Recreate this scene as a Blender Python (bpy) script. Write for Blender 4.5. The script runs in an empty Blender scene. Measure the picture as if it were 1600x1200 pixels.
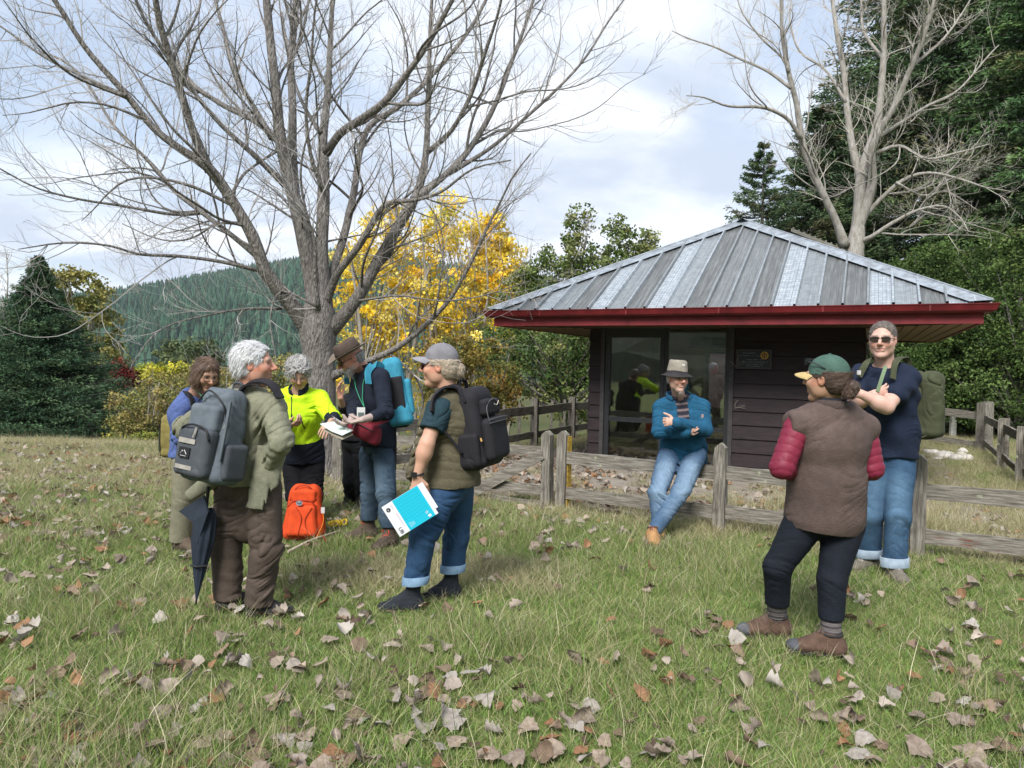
import bpy, math, random
import numpy as np
from math import radians as R_, sin, cos, pi
from mathutils import Vector, Matrix, Euler
scene = bpy.context.scene
COL = scene.collection
# ------------------------------------------------------------------ camera
FPX, CAMH = 1120.0, 1.5
cam_d = bpy.data.cameras.new("camera"); cam = bpy.data.objects.new("camera", cam_d); COL.objects.link(cam)
cam_d.sensor_width = 36.0; cam_d.lens = FPX / 1600 * 36.0; cam_d.clip_start = 0.05; cam_d.clip_end = 6000
PITCH, ROLL = math.atan(32.5 / FPX), R_(1.18)
CM = Matrix.Rotation(pi / 2 - PITCH, 3, 'X') @ Matrix.Rotation(ROLL, 3, 'Z')
cam.matrix_world = Matrix.Translation((0, 0, CAMH)) @ CM.to_4x4()
scene.camera = cam
CMn = np.array(CM)
def ray(px, py):
    return CMn @ np.array([(px - 800) / FPX, -(py - 600) / FPX, -1.0])
def at(px, py, Y):                       # point of the scene seen near this spot, at depth Y
    d = ray(px, py); return np.array([0, 0, CAMH]) + d * (Y / d[1])
def on_z(px, py, z=0.0):
    d = ray(px, py); return np.array([0, 0, CAMH]) + d * ((z - CAMH) / d[2])
# ------------------------------------------------------------------ world: overcast sky with thin blue gaps
SUN_EL, SUN_AZ = R_(46), R_(200)          # azimuth measured clockwise from +Y
w = bpy.data.worlds.new("World"); scene.world = w; w.use_nodes = True
nt = w.node_tree; nt.nodes.clear()
def N(t, **k):
    n = nt.nodes.new(t)
    for a, b in k.items(): setattr(n, a, b)
    return n
sky = N('ShaderNodeTexSky', sky_type='NISHITA', sun_disc=False, sun_elevation=SUN_EL, sun_rotation=SUN_AZ, altitude=400, air_density=1.2, dust_density=1.5, ozone_density=1.0)
tc = N('ShaderNodeTexCoord'); sep = N('ShaderNodeSeparateXYZ'); nt.links.new(tc.outputs['Generated'], sep.inputs[0])
# project the direction on a flat cloud layer: (x, y) / (z + k)
add = N('ShaderNodeMath', operation='ADD'); add.inputs[1].default_value = 0.22; nt.links.new(sep.outputs[2], add.inputs[0])
mx = N('ShaderNodeMath', operation='MAXIMUM'); mx.inputs[1].default_value = 0.05; nt.links.new(add.outputs[0], mx.inputs[0])
dx = N('ShaderNodeMath', operation='DIVIDE'); dy = N('ShaderNodeMath', operation='DIVIDE')
nt.links.new(sep.outputs[0], dx.inputs[0]); nt.links.new(mx.outputs[0], dx.inputs[1])
nt.links.new(sep.outputs[1], dy.inputs[0]); nt.links.new(mx.outputs[0], dy.inputs[1])
cmb = N('ShaderNodeCombineXYZ'); nt.links.new(dx.outputs[0], cmb.inputs[0]); nt.links.new(dy.outputs[0], cmb.inputs[1])
def cloud(scale, detail, seed, lo, hi, stretch=(1, 1, 1), rough=.55, dist=.35):
    mp = N('ShaderNodeMapping'); mp.inputs['Location'].default_value = (seed, seed * .7, 0); mp.inputs['Scale'].default_value = stretch
    nt.links.new(cmb.outputs[0], mp.inputs[0])
    nz = N('ShaderNodeTexNoise'); nz.inputs['Scale'].default_value = scale; nz.inputs['Detail'].default_value = detail; nz.inputs['Roughness'].default_value = rough; nz.inputs['Distortion'].default_value = dist
    nt.links.new(mp.outputs[0], nz.inputs['Vector'])
    mr = N('ShaderNodeMapRange', interpolation_type='SMOOTHSTEP'); mr.inputs['From Min'].default_value = lo; mr.inputs['From Max'].default_value = hi
    nt.links.new(nz.outputs['Fac'], mr.inputs['Value']); return mr.outputs[0]
c1 = cloud(1.1, 9, 3.1, .34, .56, (1, .8, 1))      # cover: where blue shows thinly
c2 = cloud(1.9, 8, 7.7, .36, .66, (.8, 1.1, 1))   # light and dark of the cloud deck
CLOUD_HI, CLOUD_LO = (5.45, 5.65, 6.0, 1), (3.35, 3.8, 4.6, 1)
cc = N('ShaderNodeMix', data_type='RGBA'); cc.inputs['A'].default_value = CLOUD_LO; cc.inputs['B'].default_value = CLOUD_HI
nt.links.new(c2, cc.inputs['Factor'])
cov = N('ShaderNodeMapRange'); cov.inputs['To Min'].default_value = .62; cov.inputs['To Max'].default_value = 1.0; nt.links.new(c1, cov.inputs['Value'])
mixs = N('ShaderNodeMix', data_type='RGBA'); nt.links.new(cov.outputs[0], mixs.inputs['Factor'])
nt.links.new(sky.outputs[0], mixs.inputs['A']); nt.links.new(cc.outputs['Result'], mixs.inputs['B'])
bg = N('ShaderNodeBackground'); bg.inputs['Strength'].default_value = 0.1
nt.links.new(mixs.outputs['Result'], bg.inputs['Color'])
wo = N('ShaderNodeOutputWorld'); nt.links.new(bg.outputs[0], wo.inputs[0])
# ------------------------------------------------------------------ sun behind thin cloud
sd = bpy.data.lights.new("sun", 'SUN'); sd.energy = 2.5; sd.angle = R_(22); sd.color = (1, .968, .935)
sun = bpy.data.objects.new("sun", sd); COL.objects.link(sun)
sdir = Vector((sin(SUN_AZ) * cos(SUN_EL), cos(SUN_AZ) * cos(SUN_EL), sin(SUN_EL)))
sun.rotation_euler = sdir.to_track_quat('Z', 'Y').to_euler(); sun.location = (0, 0, 30)
scene.view_settings.view_transform = 'Standard'; scene.view_settings.look = 'None'
scene.view_settings.exposure = 1.08; scene.view_settings.gamma = 1
scene.cycles.max_bounces = 7; scene.cycles.diffuse_bounces = 3; scene.cycles.glossy_bounces = 3; scene.cycles.transparent_max_bounces = 8
scene.cycles.use_denoising = True
rng = np.random.default_rng(7); random.seed(7)
# ------------------------------------------------------------------ materials
def ramp_nodes(t, fac, stops):
    r = t.nodes.new('ShaderNodeValToRGB'); cr = r.color_ramp
    while len(cr.elements) < len(stops): cr.elements.new(.5)
    for e, (p, c) in zip(cr.elements, stops): e.position = p; e.color = (*c, 1)
    t.links.new(fac, r.inputs[0]); return r.outputs[0]
def mat(name, col=(.5, .5, .5), rough=.8, var=.0, vscale=8., bump=.0, bscale=60., attr=False, metal=0., spec=.3, sss=0., trans=0., stretch=None, sheen=0., extra=None, detail=4, dark=None, obj=True, bdist=.01):
    m = bpy.data.materials.new(name); m.use_nodes = True; t = m.node_tree
    b = t.nodes['Principled BSDF']; b.inputs['Roughness'].default_value = rough; b.inputs['Metallic'].default_value = metal
    b.inputs['Specular IOR Level'].default_value = spec
    if sheen: b.inputs['Sheen Weight'].default_value = sheen; b.inputs['Sheen Roughness'].default_value = .6
    if sss: b.inputs['Subsurface Weight'].default_value = sss; b.inputs['Subsurface Radius'].default_value = (.01, .004, .002); b.inputs['Subsurface Scale'].default_value = 1.
    co = t.nodes.new('ShaderNodeTexCoord'); vec = co.outputs['Object'] if obj else co.outputs['Generated']
    if stretch:
        mp = t.nodes.new('ShaderNodeMapping'); mp.inputs['Scale'].default_value = stretch; t.links.new(vec, mp.inputs[0]); vec = mp.outputs[0]
    if attr:
        a = t.nodes.new('ShaderNodeAttribute'); a.attribute_name = 'Col'; base = a.outputs['Color']
    else:
        rg = t.nodes.new('ShaderNodeRGB'); rg.outputs[0].default_value = (*col, 1); base = rg.outputs[0]
    if var:
        nz = t.nodes.new('ShaderNodeTexNoise'); nz.inputs['Scale'].default_value = vscale; nz.inputs['Detail'].default_value = detail; nz.inputs['Roughness'].default_value = .6
        t.links.new(vec, nz.inputs['Vector'])
        mr = t.nodes.new('ShaderNodeMapRange'); mr.inputs['From Min'].default_value = .3; mr.inputs['From Max'].default_value = .7
        t.links.new(nz.outputs['Fac'], mr.inputs['Value'])
        if dark is None:
            mr.inputs['To Min'].default_value = 1 - var; mr.inputs['To Max'].default_value = 1 + var
            mm = t.nodes.new('ShaderNodeVectorMath'); mm.operation = 'SCALE'; t.links.new(base, mm.inputs[0]); t.links.new(mr.outputs[0], mm.inputs['Scale']); base = mm.outputs[0]
        else:
            mr.inputs['To Min'].default_value = 0; mr.inputs['To Max'].default_value = var
            mm = t.nodes.new('ShaderNodeMix'); mm.data_type = 'RGBA'; t.links.new(mr.outputs[0], mm.inputs['Factor']); t.links.new(base, mm.inputs['A']); mm.inputs['B'].default_value = (*dark, 1); base = mm.outputs['Result']
    if bump:
        nb = t.nodes.new('ShaderNodeTexNoise'); nb.inputs['Scale'].default_value = bscale; nb.inputs['Detail'].default_value = 3
        t.links.new(vec, nb.inputs['Vector'])
        bp = t.nodes.new('ShaderNodeBump'); bp.inputs['Strength'].default_value = bump; bp.inputs['Distance'].default_value = bdist
        t.links.new(nb.outputs['Fac'], bp.inputs['Height']); t.links.new(bp.outputs[0], b.inputs['Normal'])
    if extra: base = extra(t, b, base, vec) or base
    t.links.new(base, b.inputs['Base Color'])
    if trans:
        tr = t.nodes.new('ShaderNodeBsdfTranslucent'); t.links.new(base, tr.inputs['Color']); ms = t.nodes.new('ShaderNodeMixShader'); ms.inputs[0].default_value = trans
        t.links.new(b.outputs[0], ms.inputs[1]); t.links.new(tr.outputs[0], ms.inputs[2]); t.links.new(ms.outputs[0], t.nodes['Material Output'].inputs[0])
    return m
# ------------------------------------------------------------------ mesh helpers
def mesh_np(name, V, F, m=None, parent=None, col=None, smooth=False, loc=None):
    """V (n,3); F: list of index arrays (k,3) / (k,4), or one array"""
    if not isinstance(F, (list, tuple)): F = [F]
    F = [np.asarray(f, dtype=np.int32) for f in F if len(f)]
    me = bpy.data.meshes.new(name); V = np.asarray(V, dtype=np.float32)
    me.vertices.add(len(V)); me.vertices.foreach_set('co', V.ravel())
    li = np.concatenate([f.ravel() for f in F]); tot = np.concatenate([np.full(len(f), f.shape[1], dtype=np.int32) for f in F])
    st = np.concatenate([[0], np.cumsum(tot)[:-1]]).astype(np.int32)
    me.loops.add(len(li)); me.loops.foreach_set('vertex_index', li)
    me.polygons.add(len(tot)); me.polygons.foreach_set('loop_start', st); me.polygons.foreach_set('loop_total', tot)
    me.update(calc_edges=True)
    me.polygons.foreach_set("use_smooth", np.full(len(tot), bool(smooth)))
    if col is not None:
        a = me.color_attributes.new('Col', 'FLOAT_COLOR', 'POINT'); c = np.ones((len(V), 4), dtype=np.float32); c[:, :3] = col; a.data.foreach_set('color', c.ravel())
    if m: me.materials.append(m)
    o = bpy.data.objects.new(name, me); COL.objects.link(o)
    if parent is not None: o.parent = parent
    if loc is not None: o.location = loc
    return o
class MB:
    """collects polygons, then links them as ONE mesh object"""
    def __init__(s): s.v = []; s.f3 = []; s.f4 = []; s.c = []; s.n = 0
    def add(s, V, F, c=None):
        V = np.asarray(V, dtype=float); F = np.asarray(F, dtype=int)
        (s.f3 if F.shape[1] == 3 else s.f4).append(F + s.n); s.v.append(V); s.n += len(V)
        cc_ = np.empty((len(V), 3)); cc_[:] = (1, 1, 1) if c is None else c; s.c.append(cc_)
    def box(s, c, d, M=None, col=None, taper=1.):
        x, y, z = [k / 2 for k in d]
        P = np.array([(-x, -y, -z), (x, -y, -z), (x, y, -z), (-x, y, -z), (-x * taper, -y * taper, z), (x * taper, -y * taper, z), (x * taper, y * taper, z), (-x * taper, y * taper, z)])
        if M is not None: P = P @ np.asarray(M)[:3, :3].T
        s.add(P + np.asarray(c), [(0, 3, 2, 1), (4, 5, 6, 7), (0, 1, 5, 4), (1, 2, 6, 5), (2, 3, 7, 6), (3, 0, 4, 7)], col)
    def beam(s, a, b, wid, hgt, up=(0, 0, 1), col=None):
        a = np.asarray(a, float); b = np.asarray(b, float); d = b - a; L = np.linalg.norm(d); d = d / L; up = np.asarray(up, float)
        sd_ = np.cross(d, up); sd_ /= np.linalg.norm(sd_); u = np.cross(sd_, d)
        s.box((a + b) / 2, (L, wid, hgt), np.stack([d, sd_, u], 1), col)
    def tube(s, P, rad, n=6, col=None, cap=True):
        P = np.asarray(P, float); rad = np.broadcast_to(np.asarray(rad, float), (len(P),))
        T = np.gradient(P, axis=0); T /= np.linalg.norm(T, axis=1)[:, None] + 1e-12
        ref = np.array([0, 0, 1.]) if abs(T[0][2]) < .9 else np.array([1., 0, 0])
        A = np.cross(T, ref); A /= np.linalg.norm(A, axis=1)[:, None] + 1e-9; B = np.cross(T, A)
        an = np.arange(n) * 2 * pi / n
        V = (P[:, None] + rad[:, None, None] * (A[:, None] * np.cos(an)[None, :, None] + B[:, None] * np.sin(an)[None, :, None])).reshape(-1, 3)
        i = np.arange(len(P) - 1)[:, None] * n; j = np.arange(n)[None]; j2 = (j + 1) % n
        s.add(V, np.stack([i + j, i + j2, i + n + j2, i + n + j], -1).reshape(-1, 4), np.repeat(np.asarray(col), n, axis=0) if col is not None and np.ndim(col) == 2 else col)
        if cap and n >= 3:
            k = s.n - len(V); e = s.n - n
            for q in range(1, n - 1): s.f3.append(np.array([[k, k + q + 1, k + q], [e, e + q, e + q + 1]]))
    def build(s, name, m=None, parent=None, smooth=False, colored=False):
        return mesh_np(name, np.concatenate(s.v), [np.concatenate(x) for x in (s.f3, s.f4) if x], m, parent, np.concatenate(s.c) if colored else None, smooth)
def tag(o, label=None, cat=None, group=None, kind=None):
    for k, v in (('label', label), ('category', cat), ('group', group), ('kind', kind)):
        if v: o[k] = v
    return o
def empty(name, loc=(0, 0, 0), rz=0.):
    o = bpy.data.objects.new(name, None); COL.objects.link(o); o.location = loc; o.rotation_euler = (0, 0, rz); o.empty_display_size = .1; return o
def thing(name, label, cat, loc=(0, 0, 0), rz=0., group=None): return tag(empty(name, loc, rz), label, cat, group)
def vnoise(P, seed=0):
    """cheap smooth value noise in -1..1"""
    P = np.asarray(P, dtype=np.float32); i = np.floor(P).astype(np.int64); f = P - i; f = f * f * (3 - 2 * f)
    def h(a, b, c):
        n = (a * 73856093) ^ (b * 19349663) ^ (c * 83492791) ^ (seed * 2654435761 + 12345)
        n = (n ^ (n >> 13)) * 1274126177; return (((n ^ (n >> 16)) & 0xffff).astype(np.float32) / 32767.5 - 1)
    x, y, z = i[:, 0], i[:, 1], i[:, 2]; fx, fy, fz = f[:, 0], f[:, 1], f[:, 2]
    def lx(yy, zz): a = h(x, yy, zz); return a + (h(x + 1, yy, zz) - a) * fx
    a = lx(y, z); a = a + (lx(y + 1, z) - a) * fy; b = lx(y, z + 1); b = b + (lx(y + 1, z + 1) - b) * fy
    return a + (b - a) * fz
def smooth(a, b, x): t = np.clip((x - a) / (b - a), 0, 1); return t * t * (3 - 2 * t)
def spline(P, step):
    P = np.asarray(P, float); n = len(P)
    if n < 3: t = np.linspace(0, 1, 6)[:, None]; return P[0] + (P[-1] - P[0]) * t
    Q = np.concatenate([[2 * P[0] - P[1]], P, [2 * P[-1] - P[-2]]]); out = []
    for i in range(1, n):
        a, b, c, d = Q[i - 1], Q[i], Q[i + 1], Q[i + 2]; k = max(2, int(np.linalg.norm((c - b)[:3]) / step))
        t = np.linspace(0, 1, k, endpoint=False)[:, None]
        out.append(.5 * ((2 * b) + (c - a) * t + (2 * a - 5 * b + 4 * c - d) * t ** 2 + (3 * b - a - 3 * c + d) * t ** 3))
    out.append(P[-1:]); return np.concatenate(out)
def unit(v): return v / (np.linalg.norm(v) + 1e-9)
# ------------------------------------------------------------------ ground
FA, FB = np.array([3.29, 5.73]), np.array([-2.04, 8.58])       # line of the front fence
def behind_fence(X, Y):                                       # metres behind the front fence line
    d = FA - FB; n = np.array([-d[1], d[0]]) / np.linalg.norm(d)
    return (X - FB[0]) * n[0] + (Y - FB[1]) * n[1]
def gz(X, Y):
    X = np.asarray(X, float); Y = np.asarray(Y, float)
    Yc = 11.5 + 4.7 * smooth(-1.5, 4, X) + 3 * smooth(8, 14, X)
    z = .018 * np.sin(X * 1.3 + Y * .6) + .014 * np.sin(Y * 1.9 - X * .7)
    z = z * smooth(1.5, 4, Y) * (1 - smooth(6.5, 8, Y)) * .6
    z = z - 7.5 * smooth(0, 60, Y - Yc) - .35 * smooth(0, 4, Y - Yc)
    return z
xs = np.unique(np.concatenate([np.arange(-16, 16.01, .2), np.arange(-60, 60, 2.5), np.linspace(-700, 700, 60), [-3000, -1800, 1800, 3000]]))
ys = np.unique(np.concatenate([np.arange(-4, 19, .2), np.arange(19, 90, 2.), np.linspace(90, 700, 45), [-3000, -400, -60, -12, 1100, 1800, 3000]]))
GX, GY = np.meshgrid(xs, ys, indexing='ij'); GZ = gz(GX, GY)
V = np.stack([GX, GY, GZ], -1).reshape(-1, 3); n_, m_ = len(xs), len(ys)
I = (np.arange(n_ - 1)[:, None] * m_ + np.arange(m_ - 1)[None]).ravel()
bf = behind_fence(V[:, 0], V[:, 1]); yard = smooth(.0, .5, bf + .25 * vnoise(V * 1.7, 3)) * (1 - smooth(3.6, 5.5, bf)) * smooth(-3.4, -2.2, V[:, 0])
def gmat_extra(t, b, base, vec):
    a = t.nodes.new('ShaderNodeAttribute'); a.attribute_name = 'Col'
    s = t.nodes.new('ShaderNodeSeparateColor'); t.links.new(a.outputs['Color'], s.inputs[0])
    def nz(sc, det=5, r=.6):
        n = t.nodes.new('ShaderNodeTexNoise'); n.inputs['Scale'].default_value = sc; n.inputs['Detail'].default_value = det; n.inputs['Roughness'].default_value = r; t.links.new(vec, n.inputs['Vector']); return n.outputs['Fac']
    g = ramp_nodes(t, nz(2.2), [(.3, (.085, .105, .032)), (.5, (.13, .165, .045)), (.68, (.20, .20, .09))])
    d = ramp_nodes(t, nz(5, 8, .7), [(.3, (.10, .082, .06)), (.5, (.19, .16, .125)), (.7, (.30, .265, .215))])
    far = ramp_nodes(t, nz(.05, 6), [(.3, (.05, .06, .02)), (.6, (.09, .09, .035)), (.75, (.13, .11, .05))])
    m1 = t.nodes.new('ShaderNodeMix'); m1.data_type = 'RGBA'; t.links.new(s.outputs[0], m1.inputs['Factor']); t.links.new(g, m1.inputs['A']); t.links.new(d, m1.inputs['B'])
    m2 = t.nodes.new('ShaderNodeMix'); m2.data_type = 'RGBA'; t.links.new(s.outputs[1], m2.inputs['Factor']); t.links.new(m1.outputs['Result'], m2.inputs['A']); t.links.new(far, m2.inputs['B'])
    return m2.outputs['Result']
M_ground = mat('ground_soil', rough=.95, bump=.6, bscale=25, spec=.1, extra=gmat_extra)
gc = np.stack([yard, smooth(20, 40, np.hypot(V[:, 0], V[:, 1])), np.zeros(len(V))], 1)
g_ = mesh_np('ground', V, np.stack([I, I + m_, I + m_ + 1, I + 1], 1), M_ground, col=gc, smooth=True); tag(g_, kind='structure', label='grassy field and bare earth of the fenced yard')
# ------------------------------------------------------------------ far hill with its plantation
RX = np.array([[-900, 560], [-300, 505], [150, 463], [230, 445], [300, 427], [380, 408], [460, 396], [520, 386], [580, 384], [660, 394], [740, 410], [820, 432], [1000, 470], [1300, 520], [1900, 560]], float)
YB, YT = 380., 800.
ridge = np.array([at(a, b, YT) for a, b in RX])
def hill_z(X, t):                      # t 0 foot .. 1 ridge .. 2 behind
    rz = np.interp(X, ridge[:, 0], ridge[:, 2] - 13)
    prof = np.where(t <= 1, t ** .86, 1 - (t - 1) * .6)
    return -8 + (rz + 8) * prof + (np.sin(X * .031 + 1) * 5 + np.sin(X * .011 + t * 3) * 7) * np.sin(np.clip(t, 0, 1) * pi)
hx = np.linspace(-1200, 1200, 90); ht = np.linspace(0, 1.6, 26)
HX, HT = np.meshgrid(hx, ht, indexing='ij'); V = np.stack([HX, YB + (YT - YB) * HT, hill_z(HX, HT)], -1).reshape(-1, 3)
I = (np.arange(89)[:, None] * 26 + np.arange(25)[None]).ravel()
tag(mesh_np('hill', V, np.stack([I, I + 26, I + 27, I + 1], 1), mat('hill_soil', (.03, .045, .025), .95, var=.3, vscale=.02), smooth=True), kind='structure', label='far hill')
# unseen dark slope added behind the camera to darken the windows' sky reflection
bxs = np.linspace(-260, 260, 60); bts = np.linspace(0, 1.5, 16); BXg, BTg = np.meshgrid(bxs, bts, indexing='ij')
V = np.stack([BXg, -26 - 70 * BTg, -.6 + np.minimum(BTg, 1.2) * 30 * (1 + .25 * np.sin(BXg * .05)) + vnoise(np.stack([BXg * .22, BTg * 9, BXg * 0], -1).reshape(-1, 3), 8).reshape(BXg.shape) * 2.2], -1).reshape(-1, 3); I = (np.arange(59)[:, None] * 16 + np.arange(15)[None]).ravel()
tag(mesh_np('hill', V, np.stack([I, I + 16, I + 17, I + 1], 1), mat('added_dark_slope', (.022, .032, .014), .95, var=.6, vscale=.35, detail=9)), kind='structure', label='unseen dark slope added behind the viewpoint to darken window reflections')
nT = 26000
hxr = rng.uniform(-640, 520, nT); htr = rng.uniform(0, 1.03, nT) ** 1.0
keep = np.ones(nT, bool)
cx, cy, cz = hxr, YB + (YT - YB) * htr, hill_z(hxr, htr) - 1
H = rng.uniform(8, 14, nT) * (1 + .12 * vnoise(np.stack([cx * .02, cy * .02, cy * 0], 1), 5)); Rr = H * rng.uniform(.19, .26, nT)
an = np.arange(5) * 2 * pi / 5
ring = np.stack([np.cos(an), np.sin(an), np.zeros(5)], 1)
rot = rng.uniform(0, 6.3, nT)
c_, s_ = np.cos(rot), np.sin(rot)
def rg(r, z): return np.stack([cx[:, None] + r[:, None] * (ring[:, 0] * c_[:, None] - ring[:, 1] * s_[:, None]), cy[:, None] + r[:, None] * (ring[:, 0] * s_[:, None] + ring[:, 1] * c_[:, None]), np.repeat((cz + z)[:, None], 5, 1)], -1)
apex_ = np.stack([cx, cy, cz + H], 1)[:, None]
mid_ = np.stack([cx, cy, cz + H * .72], 1)[:, None]
VV = np.concatenate([rg(Rr * .55, H * .55), apex_, rg(Rr, H * .1), mid_], 1)  # 12 verts a tree
b0 = np.arange(nT)[:, None] * 12
F = np.concatenate([np.stack([b0 + k, b0 + (k + 1) % 5, b0 + 5], -1) for k in range(5)] + [np.stack([b0 + 6 + k, b0 + 6 + (k + 1) % 5, b0 + 11], -1) for k in range(5)], 1).reshape(-1, 3)
tc_ = np.array([.028, .066, .040]) * rng.uniform(.5, 1.7, (nT, 1)) * np.array([1, 1, 1]) + rng.uniform(0, .012, (nT, 3)) * np.array([1, .9, .4])
M_pine = mat('pine_needles_far', attr=True, rough=.9, spec=.1)
tag(mesh_np('pine_forest', VV.reshape(-1, 3), F, M_pine, col=np.repeat(tc_, 12, 0)), label='dense dark pine plantation covering the far hill', cat='forest', kind='stuff')
# ------------------------------------------------------------------ grass: patches of real blades set over the field
def blades(n, size, hmin, hmax, wid, lean, cols, seed, curl=.5):
    g = np.random.default_rng(seed)
    p = g.uniform(-size / 2, size / 2, (n, 2)); h = g.uniform(hmin, hmax, n) * g.uniform(.6, 1, n); a = g.uniform(0, 2 * pi, n); ln = lean * g.uniform(.2, 1.5, n)
    d = np.stack([np.cos(a), np.sin(a)], 1); s = np.stack([-d[:, 1], d[:, 0]], 1)
    fa = g.uniform(0, 2 * pi, n); s = np.stack([np.cos(fa), np.sin(fa)], 1)
    ww = wid * g.uniform(.6, 1.3, n)
    V = []; ts = (0, .4, .75, 1.)
    for t in ts:
        q = p + d * (ln * h * (t ** (1 + curl)))[:, None]; z = h * t * (1 - .35 * np.minimum(ln, 1.6) * t * curl)
        wv = ww * (1 - .75 * t ** 2)
        if t < 1:
            for sg in (-1, 1): V.append(np.concatenate([q + sg * s * wv[:, None] / 2, z[:, None] - .01], 1))
        else: V.append(np.concatenate([q, z[:, None] - .01], 1))
    V = np.stack(V, 1); b = np.arange(n)[:, None] * 7
    F4 = np.concatenate([b + np.array([[0, 1, 3, 2]]), b + np.array([[2, 3, 5, 4]])], 0); F3 = b + np.array([[4, 5, 6]])
    ci = g.integers(0, len(cols), n); c = np.array(cols)[ci] * g.uniform(.7, 1.35, (n, 1))
    C = np.repeat(c, 7, 0)
    return V.reshape(-1, 3), F4, F3, C
M_grass = mat('grass_blades', attr=True, rough=.6, spec=.25, trans=.3)
GREEN = [(.16, .27, .06), (.195, .315, .07), (.13, .22, .05), (.25, .345, .09), (.24, .285, .10), (.15, .245, .075)]
OLIVE = [(.25, .29, .10), (.33, .33, .14), (.37, .35, .19), (.19, .24, .075)]
STRAW = [(.46, .41, .25), (.40, .35, .20), (.52, .48, .32), (.30, .26, .14)]
def patch(name, parts):
    m = MB()
    for p in parts:
        V, F4, F3, C = blades(*p); m.add(V, F4, C); m.f3.append(F3 + m.n - len(V))
    me = m.build(name, M_grass, colored=True); COL.objects.unlink(me); return me
gcol = bpy.data.collections.new('grass_sources')
src_sets = []
k = 0
for kind in range(9):
    if kind < 4: P = [(760, .42, .025, .07, .0036, .9, GREEN, 50 + kind), (170, .42, .035, .09, .0032, .8, OLIVE, 60 + kind), (64, .42, .05, .15, .0022, 1.0, STRAW, 70 + kind)]
    elif kind < 6: P = [(520, .42, .04, .10, .0034, .7, GREEN + OLIVE[:2], 80 + kind), (130, .42, .07, .18, .003, .6, GREEN + OLIVE, 90 + kind), (80, .42, .08, .24, .0023, .9, STRAW, 95 + kind)]
    elif kind < 8: P = [(200, .42, .05, .14, .0032, .8, OLIVE + STRAW, 100 + kind), (200, .42, .06, .2, .003, .9, STRAW, 105 + kind), (60, .42, .04, .1, .0036, .8, GREEN, 107 + kind)]
    else: P = [(9, .42, .25, .42, .0024, .5, STRAW, 120), (5, .42, .25, .4, .0028, .3, [(.05, .07, .03)], 121)]
    gcol.objects.link(patch('grass_patch', P))
def scatter(name, pts, rots, scl, idx, coll, label, cat, mat_=None):
    """a point mesh whose geometry nodes set one of the collection's patches on every point"""
    me = bpy.data.meshes.new(name); me.vertices.add(len(pts)); me.vertices.foreach_set('co', np.asarray(pts, np.float32).ravel())
    for nm, ty, da in (('rot', 'FLOAT_VECTOR', rots), ('scl', 'FLOAT_VECTOR', scl)):
        at_ = me.attributes.new(nm, ty, 'POINT'); at_.data.foreach_set('vector', np.asarray(da, np.float32).ravel())
    ai = me.attributes.new('idx', 'INT', 'POINT'); ai.data.foreach_set('value', np.asarray(idx, np.int32))
    o = bpy.data.objects.new(name, me); COL.objects.link(o)
    ng = bpy.data.node_groups.new(name, 'GeometryNodeTree')
    ng.interface.new_socket('Geometry', in_out='INPUT', socket_type='NodeSocketGeometry'); ng.interface.new_socket('Geometry', in_out='OUTPUT', socket_type='NodeSocketGeometry')
    n = ng.nodes; L = ng.links; gi = n.new('NodeGroupInput'); go = n.new('NodeGroupOutput'); ip = n.new('GeometryNodeInstanceOnPoints'); ci = n.new('GeometryNodeCollectionInfo')
    ci.inputs[0].default_value = coll; ci.inputs['Separate Children'].default_value = True; ci.inputs['Reset Children'].default_value = True
    ip.inputs['Pick Instance'].default_value = True
    def na(nm, ty): a = n.new('GeometryNodeInputNamedAttribute'); a.data_type = ty; a.inputs[0].default_value = nm; return a.outputs[0]
    L.new(gi.outputs[0], ip.inputs['Points']); L.new(ci.outputs[0], ip.inputs['Instance']); L.new(na('idx', 'INT'), ip.inputs['Instance Index'])
    e2 = n.new('FunctionNodeEulerToRotation'); L.new(na('rot', 'FLOAT_VECTOR'), e2.inputs[0]); L.new(e2.outputs[0], ip.inputs['Rotation']); L.new(na('scl', 'FLOAT_VECTOR'), ip.inputs['Scale'])
    L.new(ip.outputs[0], go.inputs[0]); md = o.modifiers.new('scatter', 'NODES'); md.node_group = ng
    return tag(o, label, cat, kind='stuff')
pts = []
def in_pad(X, Y): return False
step = .21
gx, gy = np.meshgrid(np.arange(-15, 16.5, step), np.arange(1.9, 17.5, step), indexing='ij'); gx = gx.ravel() + rng.uniform(-.11, .11, gx.size); gy = gy.ravel() + rng.uniform(-.11, .11, len(gx))
inview = np.abs(gx) < gy * .76 + 2.2
BO = np.array([-.27, 10.10]); BU = np.array([.8973, -.4412]); BV = np.array([.4412, .8973]); BW = 5.80   # shelter eaves: corner, directions, side
bx_ = (gx - BO[0]) * BU[0] + (gy - BO[1]) * BU[1]; by_ = (gx - BO[0]) * BV[0] + (gy - BO[1]) * BV[1]
inb = (bx_ > .2) & (bx_ < BW - .9) & (by_ > .35) & (by_ < BW)
bfp = behind_fence(gx, gy); yardp = smooth(.05, .4, bfp) * (1 - smooth(3.8, 5.0, bfp)) * smooth(-3.2, -2.4, gx)
nzv = vnoise(np.stack([gx * .8, gy * .8, gx * 0], 1), 9); nz2 = vnoise(np.stack([gx * 1.9, gy * 1.9, gx * 0], 1), 19)
far_ = smooth(8.5, 11, gy)
keep = inview & ~inb & (rng.random(len(gx)) > yardp * np.where(gx > 3.2, .45, .88))
gx, gy, yardp, nzv, nz2, far_, bfp = [a[keep] for a in (gx, gy, yardp, nzv, nz2, far_, bfp)]
r = rng.random(len(gx)); idx = rng.integers(0, 4, len(gx))
tall = (nzv + .6 * nz2 > .50) | (r < .05); idx[tall] = rng.integers(4, 6, tall.sum())
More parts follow.
